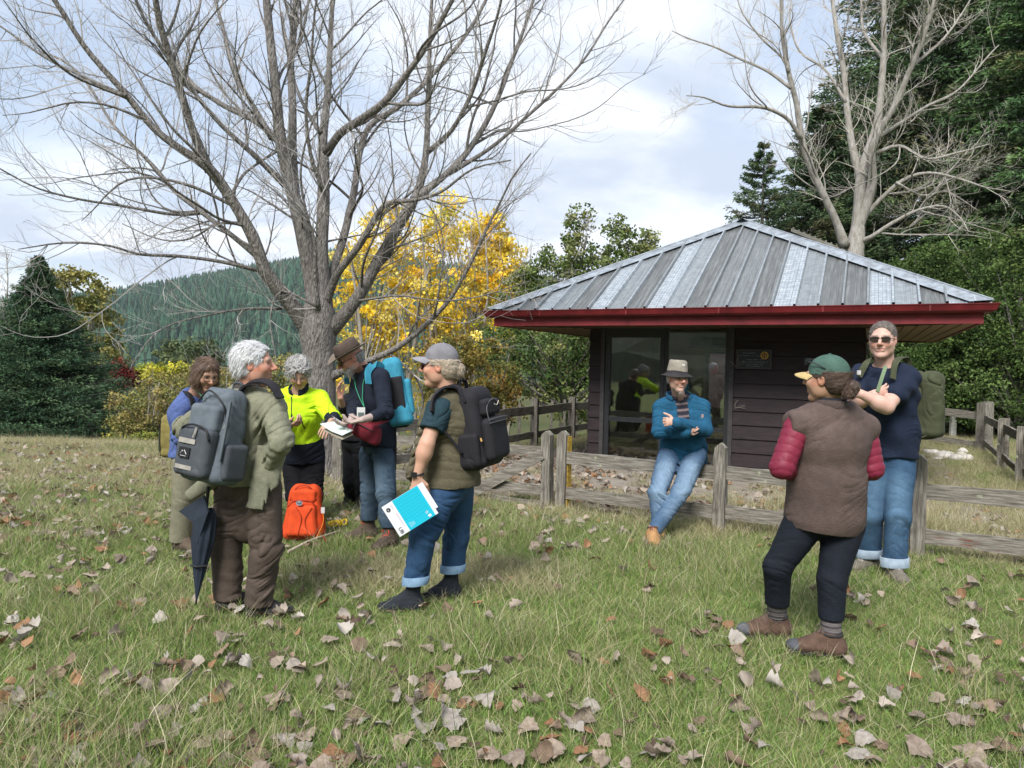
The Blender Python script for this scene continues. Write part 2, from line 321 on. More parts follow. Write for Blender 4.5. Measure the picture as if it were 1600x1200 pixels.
near_f = np.abs(bfp) < .35
dry = (yardp > .5) | (far_ * .75 > rng.random(len(gx))) | (near_f & (rng.random(len(gx)) < .5)) | (nzv < -.62); idx[dry] = rng.integers(6, 8, dry.sum())
dry2 = (gx < -1.5) & (gy > 6.5) & (rng.random(len(gx)) < .55 * smooth(6.5, 9, gy)); idx[dry2] = rng.integers(6, 8, dry2.sum())
sc = rng.uniform(.8, 1.25, len(gx)) * np.where(dry & (far_ > .5), .75, 1); scz = sc * np.where(yardp > .5, rng.uniform(.4, 1.6, len(gx)), rng.uniform(.7, 1.15, len(gx)))
lone = (rng.random(len(gx)) < .16)
GXa = np.concatenate([gx, gx[lone]]); GYa = np.concatenate([gy, gy[lone]]); IDX = np.concatenate([idx, np.full(lone.sum(), 8)])
SC = np.stack([np.concatenate([sc, np.ones(lone.sum())])] * 2 + [np.concatenate([scz, rng.uniform(.6, 1.1, lone.sum())])], 1)
RO = np.stack([rng.uniform(-.08, .08, len(GXa)), rng.uniform(-.08, .08, len(GXa)), rng.uniform(0, 6.28, len(GXa))], 1)
scatter('grass', np.stack([GXa, GYa, gz(GXa, GYa)], 1), RO, SC, IDX, gcol, 'unmown green grass with straw coloured stalks', 'grass')
# ------------------------------------------------------------------ wood helpers
def wood_extra(paint=None, pamt=.0, lichen=.25):
    def f(t, b, base, vec):
        def nz(sc, st=None, det=5, off=0):
            v = vec
            mp = t.nodes.new('ShaderNodeMapping'); mp.inputs['Scale'].default_value = st or (1, 1, 1); mp.inputs['Location'].default_value = (off, off, off); t.links.new(v, mp.inputs[0])
            n = t.nodes.new('ShaderNodeTexNoise'); n.inputs['Scale'].default_value = sc; n.inputs['Detail'].default_value = det; n.inputs['Roughness'].default_value = .65; t.links.new(mp.outputs[0], n.inputs['Vector']); return n.outputs['Fac']
        def mixc(a, c, fac):
            m = t.nodes.new('ShaderNodeMix'); m.data_type = 'RGBA'; t.links.new(fac, m.inputs['Factor'])
            t.links.new(a, m.inputs['A'])
            if isinstance(c, tuple): m.inputs['B'].default_value = (*c, 1)
            else: t.links.new(c, m.inputs['B'])
            return m.outputs['Result']
        def thr(fac, lo, hi):
            r = t.nodes.new('ShaderNodeMapRange'); r.inputs['From Min'].default_value = lo; r.inputs['From Max'].default_value = hi; t.links.new(fac, r.inputs['Value']); return r.outputs[0]
        grain = nz(5, GR, 6)
        g = ramp_nodes(t, grain, [(.3, (.07, .062, .052)), (.48, (.17, .155, .13)), (.6, (.27, .25, .215)), (.75, (.36, .34, .30))])
        g = mixc(g, (.05, .044, .038), thr(nz(1.6, None, 4, 3), .58, .75))
        if paint: g = mixc(g, paint, thr(nz(3.2, (.5, .5, 2), 7, 11), .62 - pamt, .68 - pamt))
        if lichen: g = mixc(g, (.33, .35, .25), thr(nz(9, None, 6, 5), .72 - lichen * .3, .80 - lichen * .3))
        bp = t.nodes.new('ShaderNodeBump'); bp.inputs['Strength'].default_value = .7; bp.inputs['Distance'].default_value = .006; t.links.new(grain, bp.inputs['Height']); t.links.new(bp.outputs[0], b.inputs['Normal'])
        return g
    return f
GR = (1, 1, 14)
M_rail = mat('weathered_rail_wood', rough=.9, spec=.15, extra=wood_extra((.17, .055, .04), .05, .35))
M_rail2 = mat('weathered_grey_wood', rough=.9, spec=.15, extra=wood_extra(None, 0, .3))
GR = (14, 14, 1)
M_post = mat('weathered_post_wood', rough=.9, spec=.15, extra=wood_extra(None, 0, .32))
M_yellow = mat('yellow_lichen_wood', (.42, .27, .04), .9, var=.5, vscale=30)
def flat(x): return float(x)
def fence_post(name, x, y, parent, w=.10, h=.82, ang=0., top='gable', d=None, lean=(0, 0)):
    """square timber post; gable top = two slopes meeting at a ridge"""
    d = d or w; z0 = float(gz(x, y)) - .05; m = MB()
    nseg = 7; V = []
    for i in range(nseg + 1):
        t = i / nseg; z = t * (h if top == 'flat' else h - w * .42)
        j = .004
        for sx, sy in ((-1, -1), (1, -1), (1, 1), (-1, 1)):
            V.append((sx * w / 2 * (1 - .04 * t) + random.uniform(-j, j) + lean[0] * t, sy * d / 2 * (1 - .04 * t) + random.uniform(-j, j) + lean[1] * t, z))
    F = [(4 * i + k, 4 * i + (k + 1) % 4, 4 * i + 4 + (k + 1) % 4, 4 * i + 4 + k) for i in range(nseg) for k in range(4)]
    V = np.array(V); b = 4 * nseg
    if top == 'flat': F.append((b, b + 1, b + 2, b + 3)); m.add(V, F)
    else:
        t1 = (V[b] + V[b + 1]) / 2; t2 = (V[b + 2] + V[b + 3]) / 2; t1[2] = t2[2] = h; V = np.concatenate([V, [t1, t2]]); n = len(V)
        m.add(V, F + [(b + 1, b + 2, n - 1, n - 2), (b + 3, b, n - 2, n - 1)])
        m.add(np.array([V[b], V[b + 1], V[n - 2], V[b + 2], V[b + 3], V[n - 1]]), [(0, 1, 2), (3, 4, 5)])
    o = m.build(name, M_post, parent); o.location = (x, y, z0); o.rotation_euler = (0, 0, ang)
    return o
def rail(name, a, b, zt, parent, h=.125, th=.035, m=None, off=0., sag=.0):
    """a plank from a to b (x, y) with its top edge at height zt (number or pair)"""
    zt = zt if isinstance(zt, tuple) else (zt, zt)
    L = math.hypot(b[0] - a[0], b[1] - a[1]); ang = math.atan2(b[1] - a[1], b[0] - a[0]); n = max(4, int(L / .12)); V = []
    for i in range(n + 1):
        t = i / n; x = t * L; zz = zt[0] + (zt[1] - zt[0]) * t - sag * sin(pi * t)
        e1 = .006 * float(vnoise(np.array([[x * 4, a[0] * 7, zt[0] * 9]]))[0]); e2 = .009 * float(vnoise(np.array([[x * 5 + 9, a[1] * 7, zt[0] * 9]]))[0])
        for y, z in ((-th / 2, zz - h + e2), (th / 2, zz - h + e2), (th / 2, zz + e1), (-th / 2, zz + e1)): V.append((x, y + off, z))
    F = [(4 * i + k, 4 * i + 4 + k, 4 * i + 4 + (k + 1) % 4, 4 * i + (k + 1) % 4) for i in range(n) for k in range(4)] + [(0, 1, 2, 3), (4 * n + 3, 4 * n + 2, 4 * n + 1, 4 * n)]
    o = mesh_np(name, V, np.array(F), m or M_rail, parent); o.location = (a[0], a[1], 0); o.rotation_euler = (0, 0, ang); return o
# ------------------------------------------------------------------ front fence
P1f, P2f, P3f, P4f, P5f = (3.29, 5.73), (1.93, 6.53), (.535, 7.34), (.40, 7.40), (-2.04, 8.58)
fa = math.atan2(P2f[1] - P1f[1], P2f[0] - P1f[0])
P0f = (P1f[0] + 1.75, P1f[1] - .86)
ff = thing('rail_fence', 'weathered two rail fence with pointed square posts in front of the shelter', 'fence')
for p in (P0f, P1f, P2f, P3f): fence_post('post', p[0], p[1], ff, .105, .87, fa + pi, lean=(random.uniform(-.008, .008), 0))
for a, b in ((P0f, P1f), (P1f, P2f), (P2f, P3f)):
    e = .05 * np.array([b[0] - a[0], b[1] - a[1]]) / math.hypot(b[0] - a[0], b[1] - a[1])
    A = (a[0] + e[0], a[1] + e[1]); B = (b[0] - e[0], b[1] - e[1])
    rail('rail', A, B, (.60, .605), ff, .125); rail('rail', A, B, (.235, .24), ff, .115)
    
M_lich = M_yellow
m = MB(); m.box((0, 0, .38), (.02, .09, .76)); o = m.build('yellowed_edge', M_yellow, ff); o.location = (P3f[0] + .066, P3f[1] + .01, 0); o.rotation_euler = (0, 0, fa)
# gate between the doubled post and the post beside the tree
gt = thing('timber_gate', 'low timber gate of grey rails with a diagonal brace and pointed end post', 'gate')
fence_post('gate_post', P4f[0] - .01, P4f[1] + .005, gt, .10, .86, fa + pi, lean=(-.01, 0))
gv = np.array(P5f) - np.array(P4f); gv = gv / np.linalg.norm(gv)
ga = (P4f[0] + gv[0] * .05, P4f[1] + gv[1] * .05); gb = (P5f[0] - gv[0] * .12, P5f[1] - gv[1] * .12)
for z, h in ((.64, .10), (.24, .10), (.07, .085)): rail('rail', ga, gb, z, gt, h, m=M_rail2)
m = MB(); q1 = np.array([P4f[0] + gv[0] * .08, P4f[1] + gv[1] * .08 - .05, .57]); q2 = np.array([P4f[0] + gv[0] * .98, P4f[1] + gv[1] * .98 - .05, .03]); m.beam(q1, q2, .035, .11)
m.build('brace', M_rail2, gt)
pp = thing('square_fence_post', 'square grey fence post with flat top right beside the big tree trunk', 'post'); fence_post('timber', P5f[0], P5f[1], pp, .15, .78, fa, top='flat')
# far left fence (behind the gate, leading to the shelter's left wall) with thin battens beyond it
lf = thing('back_rail_fence', 'older two rail fence left of the shelter with thin pale battens behind it', 'fence')
LFp = [on_z(x, y)[:2] for x, y in ((640, 744), (836, 692), (893, 681))]
LFp = [np.array([-1.55, 9.15]), np.array([.42, 12.9]), np.array([1.22, 14.4]), np.array([2.6, 16.6])]
for p in LFp[:3]: fence_post('post', p[0], p[1], lf, .13, .92, -.3, top='flat')
for a, b in zip(LFp[:-1], LFp[1:]):
    rail('rail', a, b, (.72, .74), lf, .15, m=M_rail2); rail('rail', a, b, (.27, .28), lf, .12, m=M_rail2)
for i in range(11):
    p = LFp[0] + (LFp[3] - LFp[0]) * (.12 + i * .075) + np.array([-.35, .25]); m = MB(); m.box((0, 0, .35), (.05, .03, .85)); o = m.build('batten', M_post, lf); o.location = (p[0], p[1], 0); o.rotation_euler = (0, random.uniform(-.05, .05), random.uniform(-.3, .3))
# far right fence: corner post, rails running left behind the man and rails coming toward the right edge
rf = thing('corner_rail_fence', 'old two rail fence with its corner post beyond the yard, in front of dark hedge', 'fence')
C0 = np.array([9.05, 13.7]); C1 = np.array([5.6, 15.6])
Q = [at(1537, 700, 13.6)[:2], at(1567, 712, 11.3)[:2], at(1597, 735, 9.6)[:2], at(1660, 770, 8.2)[:2]]
fence_post('corner_post', Q[0][0], Q[0][1], rf, .20, .98, .2, top='flat'); m = MB(); m.box((0, 0, .45), (.13, .12, 1.0)); o = m.build('brace_post', M_post, rf); o.location = (Q[0][0] + .22, Q[0][1] + .25, 0)
for p in Q[1:]: fence_post('post', p[0], p[1], rf, .15, .84, .9, top='flat')
for a, b in zip(Q[:-1], Q[1:]):
    rail('rail', a, b, (.70, .70), rf, .13, m=M_rail2); rail('rail', a, b, (.24, .20), rf, .10, m=M_rail2)
L_ = at(1400, 700, 15.5)[:2]
rail('rail', L_, Q[0], (.84, .74), rf, .15, m=M_rail2); rail('rail', L_, Q[0], (.22, .18), rf, .11, m=M_rail2)
wp = on_z(1488, 700); m = MB(); m.box((0, 0, .3), (.12, .08, .62)); m.box((0, 0, .616), (.135, .095, .012)); o = tag(m.build('marker_post', mat('white_paint_worn', (.62, .62, .58), .7, var=.25, vscale=14), None), 'short white painted marker post behind the far rail', 'post'); 
wpp = at(1488, 690, 16.3); o.location = (wpp[0], wpp[1], float(gz(wpp[0], wpp[1])))
# ------------------------------------------------------------------ the shelter
GR = (1, 1, 1)
M_red = mat('red_paint_metal', (.14, .014, .017), .5, var=.35, vscale=5, spec=.35, bump=.05, bscale=20)
M_red2 = mat('red_paint_board', (.17, .016, .021), .6, var=.35, vscale=4, spec=.4)
M_board = mat('dark_stained_boards', (.017, .009, .011), .6, var=.45, vscale=6, spec=.35, bump=.35, bscale=30, stretch=(1, 1, 5))
M_frame = mat('dark_aluminium', (.018, .019, .021), .4, var=.2, vscale=9, spec=.5)
M_soff = mat('varnished_soffit', (.26, .15, .075), .6, var=.25, vscale=7, spec=.3, stretch=(1, 6, 1))
M_soff_gap = mat('soffit_groove', (.03, .02, .012), .9)
def glass_mat():
    m = bpy.data.materials.new('window_glass'); m.use_nodes = True; t = m.node_tree; t.nodes.clear()
    g = t.nodes.new('ShaderNodeBsdfGlossy'); g.inputs['Roughness'].default_value = .0; g.inputs['Color'].default_value = (.9, .93, .95, 1)
    tr = t.nodes.new('ShaderNodeBsdfTransparent'); tr.inputs['Color'].default_value = (.95, .96, .93, 1)
    f = t.nodes.new('ShaderNodeFresnel'); f.inputs['IOR'].default_value = 1.9
    mr = t.nodes.new('ShaderNodeMath'); mr.operation = 'MULTIPLY_ADD'; mr.inputs[1].default_value = 1.; mr.inputs[2].default_value = .04; t.links.new(f.outputs[0], mr.inputs[0])
    mx = t.nodes.new('ShaderNodeMixShader'); t.links.new(mr.outputs[0], mx.inputs[0]); t.links.new(tr.outputs[0], mx.inputs[1]); t.links.new(g.outputs[0], mx.inputs[2])
    o = t.nodes.new('ShaderNodeOutputMaterial'); t.links.new(mx.outputs[0], o.inputs[0]); return m
M_glass = glass_mat()
def roof_extra(t, b, base, vec):
    s = t.nodes.new('ShaderNodeSeparateXYZ'); t.links.new(vec, s.inputs[0])
    # each rolled sheet carries its own age: some still bright zinc, the rest dulled brown-grey
    dv = t.nodes.new('ShaderNodeMath'); dv.operation = 'MULTIPLY_ADD'; dv.inputs[1].default_value = 1 / .2523; dv.inputs[2].default_value = .5; t.links.new(s.outputs[0], dv.inputs[0])
    fl = t.nodes.new('ShaderNodeMath'); fl.operation = 'FLOOR'; t.links.new(dv.outputs[0], fl.inputs[0])
    a = t.nodes.new('ShaderNodeAttribute'); a.attribute_name = 'Col'; sc_ = t.nodes.new('ShaderNodeSeparateColor'); t.links.new(a.outputs['Color'], sc_.inputs[0])
    n = t.nodes.new('ShaderNodeTexNoise'); n.inputs['Scale'].default_value = 3; n.inputs['Detail'].default_value = 8; n.inputs['Roughness'].default_value = .75
    mp = t.nodes.new('ShaderNodeMapping'); mp.inputs['Scale'].default_value = (9, .6, .6); t.links.new(vec, mp.inputs[0]); t.links.new(mp.outputs[0], n.inputs['Vector'])
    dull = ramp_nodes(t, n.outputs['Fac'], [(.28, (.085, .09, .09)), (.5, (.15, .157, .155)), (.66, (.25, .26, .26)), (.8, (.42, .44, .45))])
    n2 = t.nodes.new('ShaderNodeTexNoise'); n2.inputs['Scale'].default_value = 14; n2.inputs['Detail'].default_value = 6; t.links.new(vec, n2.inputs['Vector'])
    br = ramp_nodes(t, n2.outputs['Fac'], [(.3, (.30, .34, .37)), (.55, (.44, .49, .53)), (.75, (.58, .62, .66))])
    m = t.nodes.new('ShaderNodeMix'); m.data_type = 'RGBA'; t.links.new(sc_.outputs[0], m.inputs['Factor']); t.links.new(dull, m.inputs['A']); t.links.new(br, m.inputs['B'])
    # wire netting print: fine dark grid
    def grid(axis, sc):
        w_ = t.nodes.new('ShaderNodeMath'); w_.operation = 'MULTIPLY'; w_.inputs[1].default_value = sc; t.links.new(s.outputs[axis], w_.inputs[0])
        fr = t.nodes.new('ShaderNodeMath'); fr.operation = 'FRACT'; t.links.new(w_.outputs[0], fr.inputs[0])
        lt = t.nodes.new('ShaderNodeMath'); lt.operation = 'LESS_THAN'; lt.inputs[1].default_value = .16; t.links.new(fr.outputs[0], lt.inputs[0]); return lt.outputs[0]
    mxx = t.nodes.new('ShaderNodeMath'); mxx.operation = 'MAXIMUM'; t.links.new(grid(0, 26), mxx.inputs[0]); t.links.new(grid(1, 16), mxx.inputs[1])
    ml = t.nodes.new('ShaderNodeMath'); ml.operation = 'MULTIPLY'; t.links.new(mxx.outputs[0], ml.inputs[0]); t.links.new(sc_.outputs[0], ml.inputs[1])
    m2_ = t.nodes.new('ShaderNodeMath'); m2_.operation = 'MULTIPLY'; m2_.inputs[1].default_value = .55; t.links.new(ml.outputs[0], m2_.inputs[0])
    m3 = t.nodes.new('ShaderNodeMix'); m3.data_type = 'RGBA'; t.links.new(m2_.outputs[0], m3.inputs['Factor']); t.links.new(m.outputs['Result'], m3.inputs['A']); m3.inputs['B'].default_value = (.13, .15, .16, 1)
    return m3.outputs['Result']
M_roof = mat('old_zinc_sheet', rough=.42, metal=.35, spec=.5, bump=.15, bscale=12, extra=roof_extra)
M_flash = mat('galvanised_flashing', (.34, .375, .41), .45, var=.4, vscale=9, metal=.45, spec=.5, bump=.1, bscale=30)
sh = thing('picnic_shelter', 'small square shelter with pyramid tin roof, red gutter and dark board walls', 'shelter', (BO[0], BO[1], 0), math.atan2(BU[1], BU[0]))
W_ = BW; ZS, ZG, ZA = 2.03, 2.215, 3.80; ctr = W_ / 2; e_ = .10
def flip(P):            # local frame: x along the front (to the right), y into depth
    return P
def quadbox(m, a, b, col=None): m.box((np.array(a) + np.array(b)) / 2, np.abs(np.array(b) - np.array(a)), None, col)
# walls
wl_, wr_, wf_, wb_ = 1.12, W_ - 1.12, .98, W_ - 1.08
def boards(name, x0, y0, x1, y1, z0, z1, nrm, parent, cover=.185):
    """horizontal bevelled weatherboards on one face"""
    m = MB(); L = math.hypot(x1 - x0, y1 - y0); u = np.array([(x1 - x0) / L, (y1 - y0) / L, 0]); nv = np.array([*nrm, 0.]); z = z0; k = 0
    while z < z1 - .01:
        zt = min(z + cover, z1); o = np.array([x0, y0, 0.])
        pr = [o + nv * .030 + [0, 0, z], o + u * L + nv * .030 + [0, 0, z], o + u * L + nv * .010 + [0, 0, zt - .004], o + nv * .010 + [0, 0, zt - .004],
              o + [0, 0, z], o + u * L + [0, 0, z], o + u * L + [0, 0, zt], o + [0, 0, zt]]
        m.add(pr, [(0, 1, 2, 3), (4, 5, 1, 0), (3, 2, 6, 7), (0, 3, 7, 4), (1, 5, 6, 2)]); z += cover; k += 1
    return m.build(name, M_board, parent)
dx0, dx1, dxm = wl_ + .16, wl_ + 1.98, wl_ + .99        # door / window bay (refined below from the wall plane)
def wallx(px, py):      # local x where the view line meets the front wall plane
    r = ray(px, py); n = BV; o = BO + BV * wf_; t = (o @ n) / (r[:2] @ n); p = r[:2] * t - BO; return p @ BU, CAMH + r[2] * t
dx0 = wallx(945, 620)[0]; dxm = wallx(1037, 620)[0]; dx1 = wallx(1138, 640)[0]; wl_ = wallx(921, 640)[0]
boards('front_wall', dx1 + .06, wf_, wr_, wf_, .0, ZS + .1, (0, -1), sh)
boards('corner_wall', wl_, wf_, dx0 - .06, wf_, .0, ZS + .1, (0, -1), sh)
boards('side_wall', wl_, wb_, wl_, wf_, .0, ZS + .1, (-1, 0), sh); boards('side_wall', wr_, wf_, wr_, wb_, .0, ZS + .1, (1, 0), sh)
m = MB(); quadbox(m, (wl_ + .01, wb_ - .06, 0), (wl_ + 1.0, wb_, ZS + .1)); quadbox(m, (wl_ + 1.9, wb_ - .06, 0), (wr_ - .01, wb_, ZS + .1)); quadbox(m, (wl_ + 1.0, wb_ - .06, 0), (wl_ + 1.9, wb_, .75)); quadbox(m, (wl_ + 1.0, wb_ - .06, 1.75), (wl_ + 1.9, wb_, ZS + .1))
M_in = mat('pale_lining_board', (.78, .74, .58), .8, var=.12, vscale=3)
m.build('back_wall', M_in, sh)
m = MB(); quadbox(m, (wl_ + .95, wb_ - .10, .72), (wl_ + 1.0, wb_ - .02, 1.78)); quadbox(m, (wl_ + 1.9, wb_ - .10, .72), (wl_ + 1.95, wb_ - .02, 1.78)); quadbox(m, (wl_ + 1.0, wb_ - .10, 1.75), (wl_ + 1.9, wb_ - .02, 1.79)); quadbox(m, (wl_ + 1.43, wb_ - .08, .75), (wl_ + 1.47, wb_ - .03, 1.75))
m.build('window_frame', M_frame, sh)
m = MB(); quadbox(m, (wl_ + .014, wf_ + .1, 0), (wl_ + .045, wb_ - .07, ZS)); quadbox(m, (wr_ - .045, wf_ + .1, 0), (wr_ - .014, wb_ - .07, ZS)); quadbox(m, (dx1 + .08, wf_ + .03, .0), (wr_ - .05, wf_ + .05, ZS)); m.build('inner_lining', M_in, sh)
M_conc = mat('worn_concrete', (.30, .27, .23), .9, var=.6, vscale=4, dark=(.12, .095, .07), bump=.4, bscale=20, spec=.1, detail=8)
m = MB(); quadbox(m, (-.1, -.55, -.08), (W_ + .1, W_, .025)); m.build('floor_slab', M_conc, sh)
m = MB(); quadbox(m, (wl_ + .05, wf_ + .07, .027), (wr_ - .05, wb_ - .06, .045)); m.build('inside_floor', mat('dark_floor', (.06, .05, .045), .5), sh)
# sill plinth below the door bay
m = MB(); quadbox(m, (dx0 - .05, wf_ - .05, .028), (dx1 + .06, wf_ + .06, .10)); m.build('door_sill', mat('sill_metal', (.10, .10, .095), .6, var=.5, vscale=18), sh)
# frames: jambs, mullion, transom
def fr(name, parts, parent, mt=M_frame):
    m = MB()
    for a, b in parts: quadbox(m, a, b)
    return m.build(name, mt, parent)
y0, y1 = wf_ - .02, wf_ + .06; ztr = wallx(1000, 657)[1]; ztop = ZS + .08
dr = fr('sliding_door', [((dx0, y0, .10), (dx0 + .07, y1, ztop)), ((dxm - .06, y0, .10), (dxm, y1, ztop)), ((dx0 + .072, y0 + .004, .10), (dxm - .062, y1, .17)), ((dx0 + .072, y0 + .004, ztr - .03), (dxm - .062, y1, ztr + .035)), ((dx0 + .072, y0 + .004, 1.90), (dxm - .062, y1, ztop))], sh)
fr('window_surround', [((dxm + .004, y0, .10), (dxm + .045, y1, ztop)), ((dx1 - .055, y0, .10), (dx1, y1, ztop)), ((dxm + .047, y0 + .004, .10), (dx1 - .057, y1, .17)), ((dxm + .047, y0 + .004, ztr - .10), (dx1 - .057, y1, ztr - .045))], sh)
for pc_ in (((dx1 + .003, wf_ - .045, .0), (dx1 + .06, wf_ + .05, ztop)), ((dx0 - .06, wf_ - .045, .0), (dx0 - .003, wf_ + .05, ztop))): fr('corner_trim', [pc_], sh, mat('trim_stained', (.030, .028, .030), .6, var=.4, vscale=20, dark=(.10, .09, .085)))
fr('glass_pane', [((dx0 + .07, wf_ + .015, .17), (dxm - .06, wf_ + .021, 1.92))], dr, M_glass)
fr('glass_pane', [((dxm + .045, wf_ + .010, .17), (dx1 - .055, wf_ + .016, ztop))], sh, M_glass)
m = MB(); hz = wallx(950, 622)[1]; xh = dx0 + .10
m.tube([(xh, y0 - .0, hz - .09), (xh, y0 - .055, hz - .075), (xh, y0 - .06, hz), (xh, y0 - .055, hz + .075), (xh, y0, hz + .09)], .011, 6); m.box((xh - .015, y0 - .008, hz), (.035, .015, .24)); m.build('door_handle', mat('black_plastic', (.01, .01, .011), .35, spec=.5), dr)
# notice boards inside on the back wall, seen through the window
nb_l = wallx(1076, 520)[0]
def wallb(px, py, yy):
    r = ray(px, py); o = BO + BV * yy; t = (o @ BV) / (r[:2] @ BV); p = r[:2] * t - BO; return p @ BU, CAMH + r[2] * t
bl, bt = wallb(1078, 512, wb_ - .1); br_, bb = wallb(1138, 543, wb_ - .1)
nb = thing('notice_board', 'framed notice board with four dark panels of print on the wall inside the shelter', 'notice board')
def toW(p): return (BO[0] + BU[0] * p[0] + BV[0] * p[1], BO[1] + BU[1] * p[0] + BV[1] * p[1], p[2])
nb.location = toW((bl, wb_ - .065, bb)); nb.rotation_euler = sh.rotation_euler
wB, hB = br_ - bl + .1, max(bt - bb, .62)
m = MB(); quadbox(m, (0, -.035, 0), (wB, -.004, hB)); m.build('backing', mat('board_timber', (.25, .24, .18), .7), nb)
for i in range(2):
    for j in range(2):
        x0_, z0_ = .04 + i * (wB - .05) / 2, .04 + j * (hB - .05) / 2; m = MB(); quadbox(m, (x0_, -.042, z0_), (x0_ + wB / 2 - .075, -.036, z0_ + hB / 2 - .075)); q = m.build('notice_panel', mat('panel_dark', (.025, .028, .024), .4), nb)
        m = MB()
        for k in range(6): quadbox(m, (x0_ + .05 + .02 * (k % 3), -.0445, z0_ + .035 + k * .036), (x0_ + wB / 2 - .15 - .03 * ((k * 7) % 3), -.0425, z0_ + .043 + k * .036))
        m.build('print', mat('panel_print', (.16, .16, .13), .6), q)
# dark bench / low blind inside
m = MB(); a = wallb(1110, 640, wf_ + 1.2); quadbox(m, (a[0] - .5, wf_ + 1.1, .03), (a[0] + .9, wf_ + 1.5, .45)); tb = tag(m.build('inside_bench', mat('teal_bench', (.02, .05, .06), .5)), 'low dark teal bench seen through the window inside the shelter', 'bench'); tb.location = (BO[0], BO[1], 0); tb.rotation_euler = sh.rotation_euler
# soffit with grooves
m = MB(); quadbox(m, (.03, .03, ZS + .002), (W_ - .03, wf_ + .06, ZS + .02)); quadbox(m, (.03, wb_, ZS + .002), (W_ - .03, W_ - .03, ZS + .02)); quadbox(m, (.03, wf_ + .06, ZS + .002), (wl_ + .05, wb_, ZS + .02)); quadbox(m, (wr_ - .05, wf_ + .06, ZS + .002), (W_ - .03, wb_, ZS + .02))
so = m.build('soffit', M_soff, sh)
m = MB()
for k in range(1, 8):
    o_ = .03 + k * .135
    for a, b in (((o_, o_), (W_ - o_, o_)), ((W_ - o_, o_), (W_ - o_, W_ - o_)), ((o_, W_ - o_), (W_ - o_, W_ - o_)), ((o_, o_), (o_, W_ - o_))):
        m.beam((*a, ZS), (*b, ZS), .009, .006)
for cx_, cy_ in ((0, 0), (1, 0), (1, 1), (0, 1)):
    a = (.04 if not cx_ else W_ - .04, .04 if not cy_ else W_ - .04); b = (wl_ if not cx_ else wr_, wf_ if not cy_ else wb_); m.beam((*a, ZS), (*b, ZS), .012, .007)
m.build('groove', M_soff_gap, so)
m = MB(); quadbox(m, (wl_, wf_, ZS + .03), (wr_, wb_, ZS + .05)); m.build('ceiling', M_in, sh)
# fascia and gutter
m = MB()
for a, b in (((0, 0), (W_, .03)), ((0, W_ - .03), (W_, W_)), ((0, .032), (.03, W_ - .032)), ((W_ - .03, .032), (W_, W_ - .032))): quadbox(m, (*a, ZS - .012), (*b, ZS + .115))
fs = m.build('fascia', M_red2, sh)
prof = [(-.002, .0), (.06, -.004), (.098, .018), (.118, .072), (.127, .082), (.127, .09), (.112, .09), (.105, .08), (.088, .03), (.055, .012), (.004, .012)]
def gutter_ring():
    m = MB(); n = len(prof); V = []
    for cx_, cy_ in ((0, 0), (1, 0), (1, 1), (0, 1)):
        for o_, z in prof: V.append((-o_ if not cx_ else W_ + o_, -o_ if not cy_ else W_ + o_, ZS + .105 + z))
    F = [(c * n + k, ((c + 1) % 4) * n + k, ((c + 1) % 4) * n + k + 1, c * n + k + 1) for c in range(4) for k in range(n - 1)]; m.add(V, F)
    for x in (.75, 1.95, 3.1, 4.25, 5.3): m.box((x, -.115, ZS + .155), (.02, .012, .07))
    return m
gutter_ring().build('gutter', M_red, sh)
# roof: four pitches of ribbed sheet
def pitch(k):
    """front pitch in local 2D (x along eave, y up slope), then turned round the centre by k * 90 deg"""
    ex = .07; x0, x1 = -ex, W_ + ex; n = 24; rib = .2523; run = ctr + ex; rise = ZA - ZG
    mm = MB(); names = [1, 2, 6, 10, 11, 14, 17, 19, 21]
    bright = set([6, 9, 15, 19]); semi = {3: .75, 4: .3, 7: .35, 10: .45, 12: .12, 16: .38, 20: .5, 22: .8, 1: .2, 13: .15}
    # cross profile: pan, rib up, rib top, rib down
    xsx = []; zz = []; cc_ = []
    K = int((x1 - x0) / rib) + 1
    for i in range(K):
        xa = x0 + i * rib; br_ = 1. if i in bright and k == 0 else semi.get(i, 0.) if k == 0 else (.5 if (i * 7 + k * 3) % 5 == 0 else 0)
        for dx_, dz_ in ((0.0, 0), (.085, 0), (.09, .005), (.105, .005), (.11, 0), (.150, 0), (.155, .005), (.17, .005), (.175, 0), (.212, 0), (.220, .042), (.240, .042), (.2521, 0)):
            xsx.append(xa + dx_); zz.append(dz_); cc_.append(min(1, br_ + (.4 if dz_ > .03 else 0)))  # rib tops coloured lighter: a painted highlight along each rib
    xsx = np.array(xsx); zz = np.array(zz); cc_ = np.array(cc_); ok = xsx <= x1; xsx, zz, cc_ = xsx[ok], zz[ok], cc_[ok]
    top = np.minimum(xsx - x0, x1 - xsx); top = np.clip(top - .02, .0, None)
    nrm = np.array([0, -rise, run]) / math.hypot(rise, run)
    ns = 6; V = []
    for j in range(ns + 1):
        yy = top * j / ns
        V.append(np.stack([xsx, yy - ex, ZG + yy * rise / run], 1) + nrm[None] * zz[:, None])
    V = np.stack(V, 0); q = len(xsx); V = V.reshape(-1, 3); i, j = np.meshgrid(np.arange(q - 1), np.arange(ns), indexing='ij'); b = (j * q + i).ravel()
    F = np.stack([b, b + 1, b + q + 1, b + q], 1)
    c = np.zeros((len(V), 3)); c[:, 0] = np.tile(cc_, ns + 1); mm.add(V, F, c)
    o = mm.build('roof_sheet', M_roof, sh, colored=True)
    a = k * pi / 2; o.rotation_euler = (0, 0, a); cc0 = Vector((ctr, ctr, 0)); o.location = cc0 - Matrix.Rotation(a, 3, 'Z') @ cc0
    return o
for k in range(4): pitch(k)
rise = ZA - ZG; run = ctr + .07
